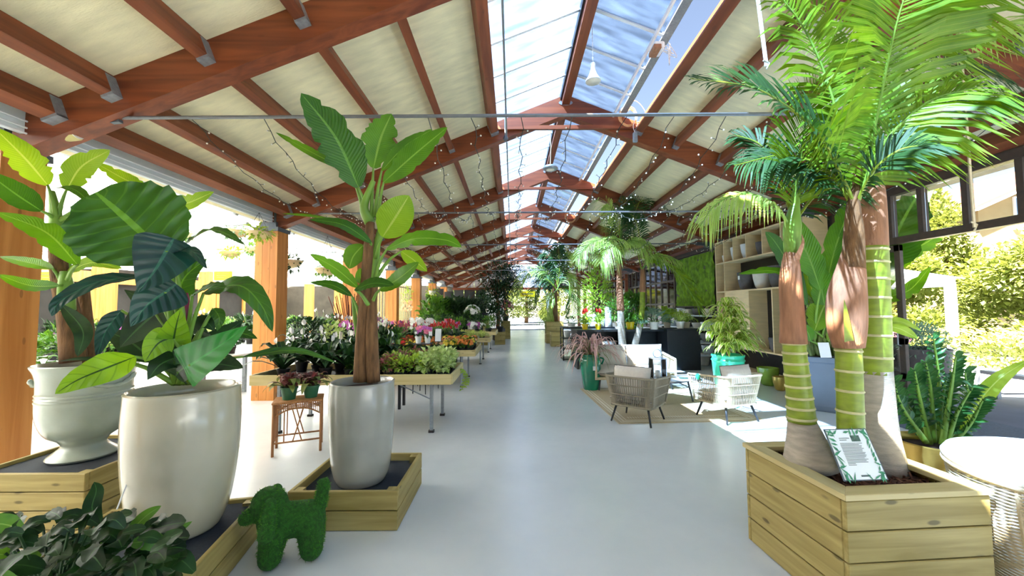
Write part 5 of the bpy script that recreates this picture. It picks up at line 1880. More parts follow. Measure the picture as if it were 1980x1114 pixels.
# trailing vine at the corner
VN = thing('trailing_vine', 'pale green vine hanging from the right corner of the nearest tray table', 'plant', (-.82, 5.75, .72))
vb = MB()
for k in range(3):
    P = curve([(0, 0, 0), (.09, -.02 * k, -.02), (.12 + .02 * k, .02 * k, -.14), (.08 + .03 * k, 0, -.3 + .04 * k)], 10)
    vb.tube(P, .003, 4)
    for i in range(1, 11):
        for s in (-1, 1):
            vb.leaf4(P[i], V((s * .6, rnd.uniform(-1, 1), -.2)), V((0, -.5, .8)), .05, .02)
vb.build('vine', M['lgreen'], VN)

# tray 1, left half: peace lilies and big foliage
lil = plant('peace_lily', 'white flowered peace lily at the front left end of the nearest tray', 'plant', (-3.1, 5.3, zb1), 'lily', .08, .13, leaf='dgreen', flower='whitef', R_=.2, H=.42, n=36, L_=.55, W_=.05, seed=8, nf=3, fr_=.035)
lil['group'] = 'peace lilies on the nearest tray table'
for k, (x, y) in enumerate([(-2.85, 5.7), (-2.55, 5.35), (-2.3, 5.75), (-3.15, 5.85), (-2.2, 5.3), (-2.6, 5.9), (-1.95, 5.95)]):
    dup(lil, (x, y, zb1), k * 1.3, rnd.uniform(.9, 1.15), 'white peace lily on the nearest tray, ' + ['fourth from its left end, back row', 'front row, left of the banana trunk', 'middle row, just left of the banana trunk', 'at its back left corner', 'front row, hidden behind the banana trunk', 'back row, behind the stool plants', 'back row, right beside the banana trunk'][k])

# stool plants
sp1 = plant('calathea', 'bronze leaved plant in the left green pot on the rattan stool', 'plant', (-2.56, 4.5, .582), 'lily', .09, .14, 'greenplastic', 'purple', R_=.15, H=.2, n=44, L_=.26, W_=.03, seed=11)
sp2 = plant('calathea', 'bronze leaved plant in the right green pot on the rattan stool', 'plant', (-2.36, 4.6, .582), 'lily', .09, .14, 'greenplastic', 'purple', R_=.15, H=.2, n=44, L_=.26, W_=.03, seed=12)
for i, s in enumerate((sp1, sp2)):
    grass(s, (0, 0, .13), 16, .26, .034, 'olive', (0, 0), (.2, 1.1), .8, 20 + i, 'older_leaves', 5)

# begonias
P2 = [plant('begonia', '%s flowering begonia in the second tray table' % c, 'plant', (0, 0, 0), 'bush', .06, .09, leaf='green', flower=f, R_=.08, H=.17, n=40, L_=.05, W_=.02, seed=30 + i, nf=22, fr_=.034)
      for i, (c, f) in enumerate((('red', 'redf'), ('orange', 'orangef'), ('yellow', 'yellowf'), ('peach', 'peachf')))]
xs = [-2.42 + .152 * i for i in range(11)]
rows(P2, xs, [8.02, 8.2, 8.4, 8.6, 8.85, 9.1], zb2 + .02, 'begonias in the second tray table', rowcol=lambda i, j: 0 if i < 2 + j * .3 else [1, 2, 1, 3, 2][(i * 3 + j * 2) % 5])
grass(plant('foliage_pot', 'silvery leaf plant at the left end of the begonia tray', 'plant', (-2.5, 7.98, zb2), 'bush', .06, .1, leaf='sgreen', R_=.1, H=.15, n=40, L_=.1, W_=.03, seed=40), (0, 0, .1), 14, .22, .025, 'sgreen', name='side_leaves')

# tray 3 and 4: striped grass, orchids, shrubs
P3 = [plant('striped_grass', 'cream striped grass on the third tray table', 'plant', (0, 0, 0), 'grass', .07, .1, leaf='vgreen', n=60, L_=.32, W_=.01, seed=50)]
rows(P3, [-1.5, -1.2, -.9], [11.4, 11.75], zb3, 'striped grasses on the third tray table')
P3b = [plant('orchid', 'magenta orchid on the third tray table', 'plant', (0, 0, 0), 'orchid', .06, .12, 'cream', flower='purplef', H=.5, seed=51, fr_=.045),
       plant('orchid', 'white orchid on the third tray table', 'plant', (0, 0, 0), 'orchid', .06, .12, 'whitepot', flower='whitef', H=.5, seed=52, fr_=.045)]
rows(P3b, [-1.35, -1.05, -1.75, -2.1], [12.1, 12.4], zb3, 'orchids on the third tray table', jit=.05)
P3c = [plant('anthurium', 'red anthurium on the third tray table', 'plant', (0, 0, 0), 'lily', .08, .12, leaf='dgreen', flower='redf', R_=.16, H=.36, n=26, L_=.34, W_=.04, seed=53, nf=8, fr_=.035),
       plant('anthurium', 'pink anthurium on the third tray table', 'plant', (0, 0, 0), 'lily', .08, .12, leaf='dgreen', flower='pinkf', R_=.16, H=.36, n=26, L_=.34, W_=.04, seed=54, nf=8, fr_=.035)]
rows(P3c, [-3.4, -3.1, -2.8, -2.5, -2.2, -1.9], [11.4, 11.8, 12.3], zb3, 'anthuriums on the third tray table', jit=.05)
P4 = [plant('shrub', 'bushy green shrub on the fourth tray table', 'plant', (0, 0, 0), 'bush', .12, .18, leaf='green', R_=.26, H=.4, n=240, L_=.09, W_=.02, seed=60),
      plant('shrub', 'dark leaved shrub on the fourth tray table', 'plant', (0, 0, 0), 'bush', .12, .18, leaf='dgreen', R_=.26, H=.5, n=240, L_=.09, W_=.024, seed=61)]
rows(P4, [-3.1, -2.5, -1.9, -1.3, -.9], [14.5, 15.2], zb4, 'shrubs on the fourth tray table', jit=.06)

# orchid bench between the second and third tables
OB = thing('orchid_bench', 'dark bench crowded with orchids behind the begonia table', 'bench', (-2.6, 10.2, 0))
MB().b2(-1.3, 1.3, -.55, .55, .66, .7).build('bench_top', M['black'], OB)
for x in (-1.2, 1.2):
    for y in (-.5, .5):
        MB().b2(x - .03, x + .03, y - .03, y + .03, 0, .66).build('leg', M['black'], OB)
P5 = [plant('orchid', 'tall magenta orchid on the dark bench behind the begonias', 'plant', (0, 0, 0), 'orchid', .06, .12, 'cream', flower='purplef', H=.6, seed=70, fr_=.05),
      plant('orchid', 'tall white orchid on the dark bench behind the begonias', 'plant', (0, 0, 0), 'orchid', .06, .12, 'whitepot', flower='whitef', H=.62, seed=71, fr_=.05),
      plant('orchid', 'pale pink orchid on the dark bench behind the begonias', 'plant', (0, 0, 0), 'orchid', .06, .12, 'cream', flower='pinkf', H=.55, seed=72, fr_=.045),
      plant('anthurium', 'red anthurium on the dark bench behind the begonias', 'plant', (0, 0, 0), 'lily', .08, .12, leaf='dgreen', flower='redf', R_=.16, H=.34, n=26, L_=.36, W_=.045, seed=73, nf=7, fr_=.035)]
rows(P5, [-3.8 + .26 * i for i in range(10)], [9.8, 10.15, 10.5], .7, 'flowering pots on the dark bench behind the begonias', jit=.05, rowcol=lambda i, j: [0, 2, 1, 0, 2, 1, 1, 3, 3, 3][i] if j < 2 else 3)

# black side table with two white orchid pots, framed cards
RT_ = thing('side_table', 'small round black metal table holding two white orchid pots', 'table', (-1.73, 7.55, 0))
MB().lathe([(0, .93), (.2, .93), (.2, .945), (0, .945)], n=28).build('table_top', M['black'], RT_)
for a in range(4):
    c, s = math.cos(a * PI / 2 + .5), math.sin(a * PI / 2 + .5)
    MB().tube([(.16 * c, .16 * s, .93), (.19 * c, .19 * s, 0)], .009, 6).build('leg', M['black'], RT_)
for k, x in enumerate((-1.81, -1.63)):
    pot_ = plant('orchid', ('left', 'right')[k] + ' white pot orchid on the small round black table', 'plant', (x, 7.52, .945), 'orchid', .065, .13, 'whitepot', flower='purplef' if k == 0 else 'pinkf', H=.32, seed=80 + k, fr_=.04)
for k, (x, y, w_, h_, m_, lb) in enumerate(((-1.93, 7.95, .14, .2, 'photo', 'black framed card with a picture, left of the white orchid pots'), (-1.72, 8.0, .18, .2, 'pinkf', 'framed orchid picture in the middle behind the white pots'), (-1.5, 7.9, .14, .27, 'paper', 'tall blank framed sheet right of the white orchid pots'))):
    f = thing('framed_card', lb, 'frame', (x, y, 1.04 if k < 2 else .94))
    Mx = Matrix.Rotation(R(-10), 3, 'X')
    MB().box((0, 0, h_ / 2), (w_, .012, h_), Mx).build('frame', M['black'], f)
    MB().box((0, -.008, h_ / 2), (w_ - .02, .006, h_ - .02), Mx).build('card', M['paper'], f)
    if k < 2:
        MB().box((0, -.012, h_ * .72), (w_ - .03, .003, h_ * .4), Mx).build('picture', M[m_], f)
    MB().tube([(0, 0, h_ * .6), (0, .03, -1.0 + .0)], .006, 5).build('stake', M['black'], f)

# dark console with the red and green pots
DS = thing('console_table', 'dark wooden console table beside the banana trunk', 'table', (-2.05, 6.45, 0))
MB().b2(-.22, .26, -.16, .16, .84, .88).build('table_top', M['black'], DS)
MB().b2(-.2, .24, -.14, .14, .76, .84).build('apron', M['black'], DS)
for x in (-.19, .23):
    for y in (-.13, .13):
        MB().b2(x - .02, x + .02, y - .02, y + .02, 0, .76).build('leg', M['black'], DS)
plant('laceleaf', 'tall leafy plant in the dark red pot on the console table', 'plant', (-2.12, 6.42, .88), 'grass', .09, .2, 'redpot', 'dgreen', R_=.15, H=.4, n=60, L_=.5, W_=.02, seed=90, flower='whitef', nf=5, fr_=.02)
plant('laceleaf', 'leafy plant in the lime green pot right of the red pot', 'plant', (-1.92, 6.5, .88), 'lily', .06, .22, 'grannypot', 'green', R_=.15, H=.3, n=26, L_=.36, W_=.03, seed=91)

# foliage masses on the benches left of the posts
for (bx0, bx1, by0, by1, lb) in ((-4.1, -3.0, 7.6, 9.2, 'dark plant bench behind the second timber post'), (-8.6, -5.2, 6.6, 7.8, 'white topped plant bench beyond the posts, nearer row'), (-9.5, -5.2, 9.6, 10.8, 'white topped plant bench beyond the posts, middle row'), (-10.5, -5.2, 13.0, 14.2, 'white topped plant bench beyond the posts, far row'), (-8.2, -5.3, 4.2, 5.2, 'dark plant bench beyond the first timber post')):
    b_t = thing('plant_bench', lb, 'bench', ((bx0 + bx1) / 2, (by0 + by1) / 2, 0))
    a, c = (bx1 - bx0) / 2, (by1 - by0) / 2
    MB().b2(-a, a, -c, c, .7, .76).build('bench_top', M['white'] if 'white' in lb else M['black'], b_t)
    for sx in (-1, 1):
        for sy in (-1, 1):
            MB().b2(sx * (a - .08) - .03, sx * (a - .08) + .03, sy * (c - .08) - .03, sy * (c - .08) + .03, 0, .7).build('leg', M['steel'], b_t)
LP = [plant('peace_lily', 'white flowered peace lily among the bench plants left of the banana', 'plant', (0, 0, 0), 'lily', .1, .15, leaf='dgreen', flower='whitef', R_=.25, H=.5, n=40, L_=.55, W_=.05, seed=100, nf=3, fr_=.04),
      plant('foliage_plant', 'mid green bushy foliage plant on the benches at left', 'plant', (0, 0, 0), 'bush', .1, .15, leaf='green', R_=.24, H=.42, n=170, L_=.11, W_=.032, seed=101),
      plant('foliage_plant', 'silver variegated foliage plant on the benches at left', 'plant', (0, 0, 0), 'bush', .1, .15, leaf='whiteleaf', R_=.22, H=.38, n=140, L_=.1, W_=.034, seed=102),
      plant('foliage_plant', 'narrow leaved arching plant on the benches at left', 'plant', (0, 0, 0), 'grass', .1, .15, leaf='green', R_=.22, H=.38, n=50, L_=.55, W_=.016, seed=103),
      plant('orchid', 'magenta orchid on the benches at left', 'plant', (0, 0, 0), 'orchid', .08, .13, 'cream', flower='purplef', H=.6, seed=104, fr_=.05),
      plant('foliage_plant', 'dark glossy foliage plant on the benches at left', 'plant', (0, 0, 0), 'bush', .1, .15, leaf='dgreen', R_=.26, H=.5, n=200, L_=.12, W_=.036, seed=105)]
spots = []
bi = -1
BN = ['the bench behind the second post', 'the nearer white bench', 'the middle white bench', 'the far white bench', 'the bench past the first post']
LB = ['white flowered peace lily', 'mid green bushy plant', 'silver variegated plant', 'narrow leaved arching plant', 'magenta orchid', 'dark glossy foliage plant']
for (x0_, x1_, y0_, y1_, dx, dy) in ((-4.0, -3.1, 7.75, 9.1, .42, .42), (-8.4, -5.4, 6.75, 7.7, .48, .46), (-9.3, -5.4, 9.75, 10.7, .55, .5), (-10.3, -5.4, 13.1, 14.1, .6, .5), (-8.0, -5.5, 4.35, 5.1, .6, .5)):
    y = y0_
    ri = 0
    bi += 1
    while y < y1_:
        x = x0_
        ci = 0
        while x < x1_:
            spots.append((x, y, ci, ri, bi))
            x += dx
            ci += 1
        y += dy
        ri += 1
cnt = set()
for x, y, ci, ri, bi in spots:
    k = rnd.choice([0, 0, 1, 1, 2, 3, 5, 5, 4])
    loc = (x + rnd.uniform(-.06, .06), y + rnd.uniform(-.06, .06), .76)
    lb = '%s on %s, %s row, %s from left' % (LB[k], BN[bi], ROWN[ri], ORD[ci])
    if k not in cnt:
        cnt.add(k)
        LP[k].location = loc
        LP[k]['label'] = lb
        LP[k]['group'] = 'potted plants on the benches beyond the timber posts'
    else:
        dup(LP[k], loc, rnd.uniform(0, 6.28), rnd.uniform(.8, 1.2), lb, 'potted plants on the benches beyond the timber posts')
for k, p in enumerate(LP):
    if k not in cnt:
        p.location = (-6.2 + .4 * k, 10.9, .76)

# yellow sign boards
for (u, v, Y, lb) in ((431, 533, 8.5, 'bright yellow notice board hanging right of the elephant ear plant'), (92, 537, 6.0, 'bright yellow notice board hanging behind the left urn')):
    s_ = thing('notice_board', lb, 'sign', at(u, v, Y))
    MB().b2(-.19, .19, -.01, .01, -.1, .09).build('board', M['yellowsign'], s_)
    MB().b2(-.22, .22, .011, .02, -.13, .12).build('frame', M['white'], s_)
    mb = MB()
    for i in range(3):
        mb.b2(-.13, .13 - .05 * i, -.013, -.01, .04 - i * .045, .05 - i * .045)
    mb.build('text_lines', M['ink'], s_)
    for x in (-.15, .15):
        MB().tube([(x, 0, .1), (x, 0, 3.3 - s_.location.z)], .004, 5).build('hanging_wire', M['steel'], s_)

# hanging baskets
for i, (u, v, Y, r, mt) in enumerate(((452, 447, 7.4, .24, 'sgreen'), (446, 488, 8.2, .2, 'lgreen'), (559, 505, 7.8, .26, 'dgreen'), (632, 520, 8.6, .26, 'green'), (490, 480, 9.5, .25, 'green'), (500, 450, 6.5, .2, 'lgreen'), (350, 450, 8.5, .22, 'green'))):
    c = at(u, v, Y)
    hb = thing('hanging_basket', ['woven half-moon basket of silvery air plants hanging highest at left', 'small cork basket with lime fern hanging below it', 'dark trailing fern basket hanging right of the second post', 'cork basket of green fern hanging behind the banana leaves', 'green fern basket deeper in the greenhouse', 'pale basket hanging nearest the second post', 'green hanging basket behind the elephant ear leaves'][i], 'basket', c)
    MB().lathe([(r * .3, -r * .55), (r * .75, -r * .35), (r, 0), (r * .96, .01), (0, -.02)], n=18).build('basket', M['ply'], hb, smooth=True)
    bush(MB(), (0, 0, 0), (r * 1.1, r * 1.1, r * .6), 160, .12, .02, i, -.3, .2).build('foliage', M[mt], hb)
    for a in range(3):
        MB().tube([(r * .9 * math.cos(a * 2.1), r * .9 * math.sin(a * 2.1), 0), (0, 0, 3.25 - c.z)], .003, 4).build('chain', M['wire'], hb)

# foreground plant at the lower left, shade put into its dark leaf colours
FP = thing('cast_iron_plant', 'dark glossy leafy plant crowding the lower left foreground', 'plant', (-1.85, 1.62, 0))
minipot(FP, .2, .34, 'blackpl')
k = 0
for i in range(190):
    u = rnd.uniform(-30, 350)
    vmin = 985 + abs(u - 150) * .12
    v = rnd.uniform(vmin, 1130)
    Y = rnd.uniform(1.45, 1.85)
    p = at(u, v, Y)
    az = math.atan2(p.y - 1.62, p.x + 1.85) + rnd.uniform(-.9, .9)
    d = V((math.cos(az), math.sin(az) * .8, rnd.uniform(-.1, .7))).normalized()
    L_ = rnd.uniform(.06, .115)
    b0 = p - d * L_ * .6
    m_ = rnd.choice(['shadeleaf', 'shadeleaf', 'shadeleaf', 'dgreen']) if i > 9 else 'green'
    MB().blade([b0, p, p + d * L_ * .5 - V((0, 0, rnd.uniform(.0, .05)))], lambda t: L_ * .33 * math.sin(PI * min(1, t * .85 + .1)) ** .8, (rnd.uniform(-.5, .5), -.7, .8), 2, 7, fold=.3, wave=.15, seed=i).build('leaf', M[m_], FP, smooth=True, world=True)
sb = MB()
for i in range(26):
    p = at(rnd.uniform(0, 330), rnd.uniform(1010, 1110), rnd.uniform(1.5, 1.8))
    sb.tube(curve([V((-1.85, 1.62, .3)), (V((-1.85, 1.62, .4)) + p) / 2, p], 5), .005, 5)
sb.build('stems', M['dgreen'], FP, world=True)
for (pts, w_) in (([(195, 1020, 1.65), (178, 985, 1.62), (186, 950, 1.6), (182, 932, 1.58)], 13), ([(290, 1060, 1.7), (330, 1035, 1.75), (372, 1008, 1.8)], 9), ([(240, 1040, 1.7), (280, 1000, 1.7), (312, 978, 1.72)], 11)):
    leafpx(FP, pts, w_, 'dgreen' if w_ == 13 else 'green', .8, 'banana', 0, .25, .05, 9, None)
# white label stick
WS = thing('plant_label', 'thin white plastic stake leaning on the tall crate', 'label', at(238, 960, 2.2))
MB().tube([at(249, 926, 2.25), at(226, 985, 2.15)], .004, 5).build('stake', M['paper'], WS, world=True)

# ------------------------------------------------------------ middle of the hall, right of the aisle
MP = thing('palm', 'twin-stemmed feather palm behind the sofa with drooping pale fronds', 'palm', fl(1212, 715))
MP.location.z = 0
mpot = bowl('round_planter', 'round grey stone planter under the twin-stemmed palm behind the sofa', (MP.location.x, MP.location.y, 0), .34, .45, 'midgrey')
YM = MP.location.y
bx = MP.location.x


def AT(u, v, dy=0):
    return at(u, v, YM + dy)


def seg(pts, rs, m_, nm='trunk'):
    P = curve(pts, 16)
    rr = curve([V((r, 0, 0)) for r in rs], 16)
    MB().tube(P, [q.x for q in rr], 10).build(nm, M[m_], MP, smooth=True, world=True)


seg([AT(1212, 700), AT(1203, 660), AT(1200, 600)], [.12, .095, .085], 'paleb')
seg([AT(1200, 600), AT(1198, 560), AT(1197, 510)], [.1, .085, .05], 'sheath', 'dry_sheath')
seg([AT(1214, 700, .1), AT(1228, 665, .1), AT(1238, 625, .1)], [.11, .085, .07], 'paleb', 'trunk')
seg([AT(1238, 632, .1), AT(1242, 590, .1), AT(1242, 560, .1)], [.075, .07, .07], 'greentrunk', 'green_cane')
seg([AT(1242, 565, .1), AT(1243, 540, .1), AT(1242, 515, .1)], [.08, .07, .04], 'sheath', 'dry_sheath')
seg([AT(1197, 512), AT(1200, 470), AT(1203, 420)], [.05, .04, .02], 'petiole', 'crownshaft')


def f2(px, L_, m_, **k):
    frond(MP, [AT(*p) for p in px], L_, m_, **k)


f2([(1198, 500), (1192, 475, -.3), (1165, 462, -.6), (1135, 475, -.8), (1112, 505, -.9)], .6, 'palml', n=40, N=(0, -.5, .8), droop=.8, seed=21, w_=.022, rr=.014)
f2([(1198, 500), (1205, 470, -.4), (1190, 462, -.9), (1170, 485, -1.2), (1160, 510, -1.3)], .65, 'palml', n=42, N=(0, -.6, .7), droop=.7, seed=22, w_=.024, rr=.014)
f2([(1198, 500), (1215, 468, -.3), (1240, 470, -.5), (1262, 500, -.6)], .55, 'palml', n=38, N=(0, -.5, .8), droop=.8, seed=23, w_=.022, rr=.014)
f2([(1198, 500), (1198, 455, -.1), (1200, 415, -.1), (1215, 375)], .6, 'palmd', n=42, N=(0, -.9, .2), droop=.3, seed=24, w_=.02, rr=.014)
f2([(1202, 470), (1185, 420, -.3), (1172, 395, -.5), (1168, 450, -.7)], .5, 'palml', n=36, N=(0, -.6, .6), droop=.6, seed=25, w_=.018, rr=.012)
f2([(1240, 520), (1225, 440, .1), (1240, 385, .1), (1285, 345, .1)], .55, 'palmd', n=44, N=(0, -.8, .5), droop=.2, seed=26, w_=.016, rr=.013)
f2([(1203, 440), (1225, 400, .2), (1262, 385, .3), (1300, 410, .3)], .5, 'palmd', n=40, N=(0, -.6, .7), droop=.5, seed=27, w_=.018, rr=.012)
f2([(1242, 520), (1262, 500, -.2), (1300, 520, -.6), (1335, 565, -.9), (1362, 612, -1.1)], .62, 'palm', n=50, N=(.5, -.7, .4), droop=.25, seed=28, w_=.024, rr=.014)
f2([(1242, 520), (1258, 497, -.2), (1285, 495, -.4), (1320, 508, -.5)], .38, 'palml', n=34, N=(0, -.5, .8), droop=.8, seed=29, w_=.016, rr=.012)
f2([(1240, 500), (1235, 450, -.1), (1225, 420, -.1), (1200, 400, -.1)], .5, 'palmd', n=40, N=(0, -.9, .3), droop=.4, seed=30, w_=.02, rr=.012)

# black counters
CA = thing('counter', 'long black display counter with open end shelves beside the aisle', 'counter', (2.25, 12.3, 0))
MB().b2(-.7, .9, -.35, .35, .98, 1.02).build('worktop', M['black'], CA)
MB().b2(-.35, .9, -.33, .33, 0, .98).build('cabinet_body', M['black'], CA)
for z in (.03, .34, .66):
    MB().b2(-.7, -.35, -.33, .33, z, z + .025).build('shelf_board', M['black'], CA)
MB().b2(-.7, -.67, .28, .33, 0, .98).build('upright', M['black'], CA)
MB().b2(-.7, -.67, -.33, -.28, 0, .98).build('upright', M['black'], CA)
CB = thing('counter', 'black display counter with open recess behind the sofa', 'counter', (3.2, 10.6, 0))
MB().b2(-1.5, 1.0, -.35, .35, .98, 1.03).build('worktop', M['black'], CB)
MB().b2(-1.5, -1.44, -.33, .33, 0, .98).build('side_panel', M['black'], CB)
MB().b2(-1.44, 1.0, .28, .33, 0, .98).build('back_panel', M['black'], CB)
MB().b2(-.25, -.2, -.33, .28, 0, .98).build('divider', M['black'], CB)
CC = thing('counter', 'tall black counter block at the right end of the counters', 'counter', (4.4, 10.35, 0))
MB().b2(-.42, .42, -.35, .35, 0, 1.03).build('cabinet_body', M['black'], CC, bevel=.008)
MB().b2(-.44, .44, -.37, .37, 1.03, 1.06).build('worktop', M['black'], CC)
bowl('round_planter', 'grey speckled barrel planter in the recess of the counter', (3.15, 10.5, 0), .3, .6, 'midgrey')
bowl('round_planter', 'pale grey planter standing left in the counter recess', (2.55, 10.55, 0), .26, .72, 'midgrey')
bowl('ceramic_pot', 'white pot on the open end shelf of the long counter', (1.72, 12.2, .685), .12, .22, 'whitepot')
bowl('ceramic_pot', 'larger white pot on the lower end shelf of the long counter', (1.72, 12.2, .365), .14, .26, 'whitepot')

# things on the counters
z = 1.02
for k, (u, nm) in enumerate(((1168, 'left'), (1200, 'right'))):
    p = at(u if k == 0 else 1182, 628, 10.5)
    p = V((1.85 + .36 * k + .1, 10.45, 1.03))
    plant('bromeliad', 'red bromeliad with lime leaves in the %s orange-rimmed pot on the counter' % nm, 'plant', p, 'grass', .09, .15, 'yellowpot', 'lgreen', 'redf', R_=.08, H=.3, n=34, L_=.36, W_=.018, seed=120 + k, nf=5, fr_=.05)
plant('dracaena', 'green strappy plant in the round yellow pot on the counter', 'plant', (3.15, 10.4, 1.03), 'grass', .12, .2, 'yellowpot', 'green', n=60, L_=.5, W_=.022, seed=123)
plant('weeping_fig', 'dense weeping green plant behind the yellow pot on the counter', 'plant', (2.95, 10.75, 1.03), 'bush', .12, .2, 'cream', 'green', R_=.34, H=.62, n=420, L_=.12, W_=.022, seed=124)
ph = plant('philodendron', 'split-leaf philodendron spilling over the counter front', 'plant', (3.75, 10.3, 1.03), 'bush', .13, .2, 'cream', 'sgreen', R_=.05, H=.1, n=6, L_=.1, W_=.03, seed=125)
for i in range(15):
    az = i * 2.4
    el = .15 + (i % 4) * .3
    d = V((math.cos(az) * math.cos(el), math.sin(az) * math.cos(el) * .8, math.sin(el)))
    b0 = V((0, 0, .2)) + d * .18
    e = b0 + d * .34 - V((0, 0, .12))
    mb = MB()
    P = curve([b0, b0.lerp(e, .5) + V((0, 0, .05)), e], 8)
    q = (e - b0).cross(V((0, -.4, 1))).normalized()
    for k in range(1, 8):
        L2 = .16 * math.sin(PI * (k + .8) / 9)
        for s in (-1, 1):
            mb.strip(P[k], P[k] + (q * s + d * .3) * L2 * .6, P[k] + (q * s + d * .6) * L2 - V((0, 0, .02)), .018, V((0, -.5, 1)))
    mb.tube(P, .006, 4)
    mb.build('lobed_leaf', M['sgreen'], ph)
    MB().tube([(0, 0, .18), b0], .006, 4).build('petiole', M['petiole'], ph)
plant('spider_plant', 'cream striped spider plant at the right end of the counter', 'plant', (4.4, 10.2, 1.06), 'grass', .11, .18, 'whitepot', 'vgreen', n=80, L_=.5, W_=.012, seed=126)
plant('foliage_plant', 'lime leaf plant on the tall black counter block', 'plant', (4.2, 10.55, 1.06), 'lily', .1, .2, 'cream', 'lgreen', R_=.1, n=16, L_=.6, W_=.09, seed=127)
plant('spider_plant', 'pale striped plant on the left of the tall counter block', 'plant', (4.65, 10.4, 1.06), 'grass', .1, .16, 'cream', 'lgreen', n=50, L_=.4, W_=.014, seed=128)
for k in range(2):
    plant('succulent', ('left', 'right')[k] + ' low green plant in a white bowl on the long counter', 'plant', (1.85 + .42 * k, 12.15, z), 'bush', .14, .12, 'whitepot', 'green', R_=.17, H=.18, n=90, L_=.09, W_=.02, seed=130 + k)
BD = thing('head_planter', 'white seated figure ornament on the long counter', 'ornament', (2.55, 12.1, z))
MB().lathe(spline_prof([(.12, 0), (.17, .04), (.13, .1), (.1, .16), (.11, .2), (.05, .25), (.06, .3), (.07, .35), (.03, .4), (.0, .42)]), n=20).build('figure', M['whitepot'], BD, smooth=True)
bowl('ceramic_pot', 'white ceramic bowl behind the seated figure on the long counter', (2.85, 12.35, z), .15, .24, 'whitepot')
bowl('ceramic_pot', 'wide white bowl at the middle back of the long counter', (2.3, 12.45, z), .15, .2, 'whitepot')
cv = bowl('cylinder_vase', 'tall white cylinder vase at the right end of the long counter', (3.0, 12.1, z), .11, .62, 'whitepot', prof=[(1, 0), (1, 1)])
plant('weeping_fig', 'tall lime green bushy plant behind the long counter', 'plant', (2.9, 13.2, 0), 'bush', .25, .5, 'midgrey', 'lgreen', R_=.5, H=2.6, n=1100, L_=.16, W_=.03, seed=133)
plant('banana_sapling', 'young banana plant with upright paddle leaf behind the bromeliads', 'plant', (3.3, 14.0, 0), 'lily', .22, .9, 'midgrey', 'green', R_=.3, n=9, L_=1.3, W_=.14, seed=134)
plant('foliage_plant', 'leafy green plant standing behind the right palm stem', 'plant', (3.9, 12.6, 0), 'bush', .22, .8, 'midgrey', 'green', R_=.45, H=1.2, n=420, L_=.2, W_=.05, seed=135)

# right side interior structure near the far windows: fan trellis and cabin
FT = thing('fan_trellis', 'red-brown timber fan trellis high on the right near the far windows', 'trellis', (4.6, 19.5, 2.7))
MB().beam((-1.3, 0, .0), (1.2, 0, .35), .06, .08).build('lower_rail', M['beamx'], FT)
MB().beam((-1.3, 0, .55), (1.2, 0, 1.0), .06, .08).build('upper_rail', M['beamx'], FT)
for i in range(9):
    x = -1.2 + i * .28
    MB().beam((x, 0, .02 + .14 * (x + 1.3)), (x + (.12 if i % 2 else -.1), 0, .57 + .18 * (x + 1.3)), .03, .03, (0, 1, 0)).build('slat', M['beamx'], FT)
for x in (-1.25, 1.15):
    MB().b2(x - .07, x + .07, -.07, .07, -2.7, .6).build('upright', M['beamx'], FT)

# aisle palms far up on the right
def rowcrate(label, c, s, h, rows_):
    return crate('planter_box', label, c, 0, s, s, h, rows_, cover='soil')


rowcrate('timber planter box standing at the right of the aisle, lower front one', (1.9, 16.6, 0), .55, .62, 3)
rowcrate('taller timber planter box behind the front one at the right of the aisle', (1.95, 18.2, 0), .8, 1.0, 5)
FPm = thing('palm', 'shaggy palm in the timber box at the right of the far aisle', 'palm', (1.95, 18.2, .97))
MB().tube(curve([(0, 0, 0), (.05, 0, 1.2), (.1, 0, 2.2)], 8), [.2, .18, .16, .14, .13, .12, .1, .09, .07], 10).build('trunk', M['bark'], FPm, smooth=True)
for i, px in enumerate([[(1077, 560), (1050, 525), (1015, 530), (988, 585)], [(1077, 560), (1055, 540), (1035, 560), (1025, 600)], [(1077, 560), (1095, 530), (1112, 560), (1118, 610)],
                        [(1077, 550), (1075, 510), (1060, 490), (1045, 500)], [(1078, 550), (1090, 505), (1105, 495), (1115, 515)], [(1078, 555), (1082, 520), (1080, 490), (1078, 470)],
                        [(1077, 560), (1060, 580), (1055, 610), (1058, 630)], [(1077, 560), (1100, 560), (1106, 590), (1100, 625)]]):
    frond(FPm, [at(u, v, 18.0 - .2 * (i % 3)) for u, v in px], .75, 'palmd' if i % 2 else 'palml', n=34, N=(0, -.6, .7), droop=.5, seed=40 + i, w_=.035, rr=.02)
gr = plant('fern_tree', 'dense dark shaggy foliage hanging above the aisle palm', 'plant', (2.1, 20.6, 0), 'bush', .3, 2.4, 'midgrey', 'dgreen', R_=.9, H=1.6, n=900, L_=.3, W_=.04, seed=140)

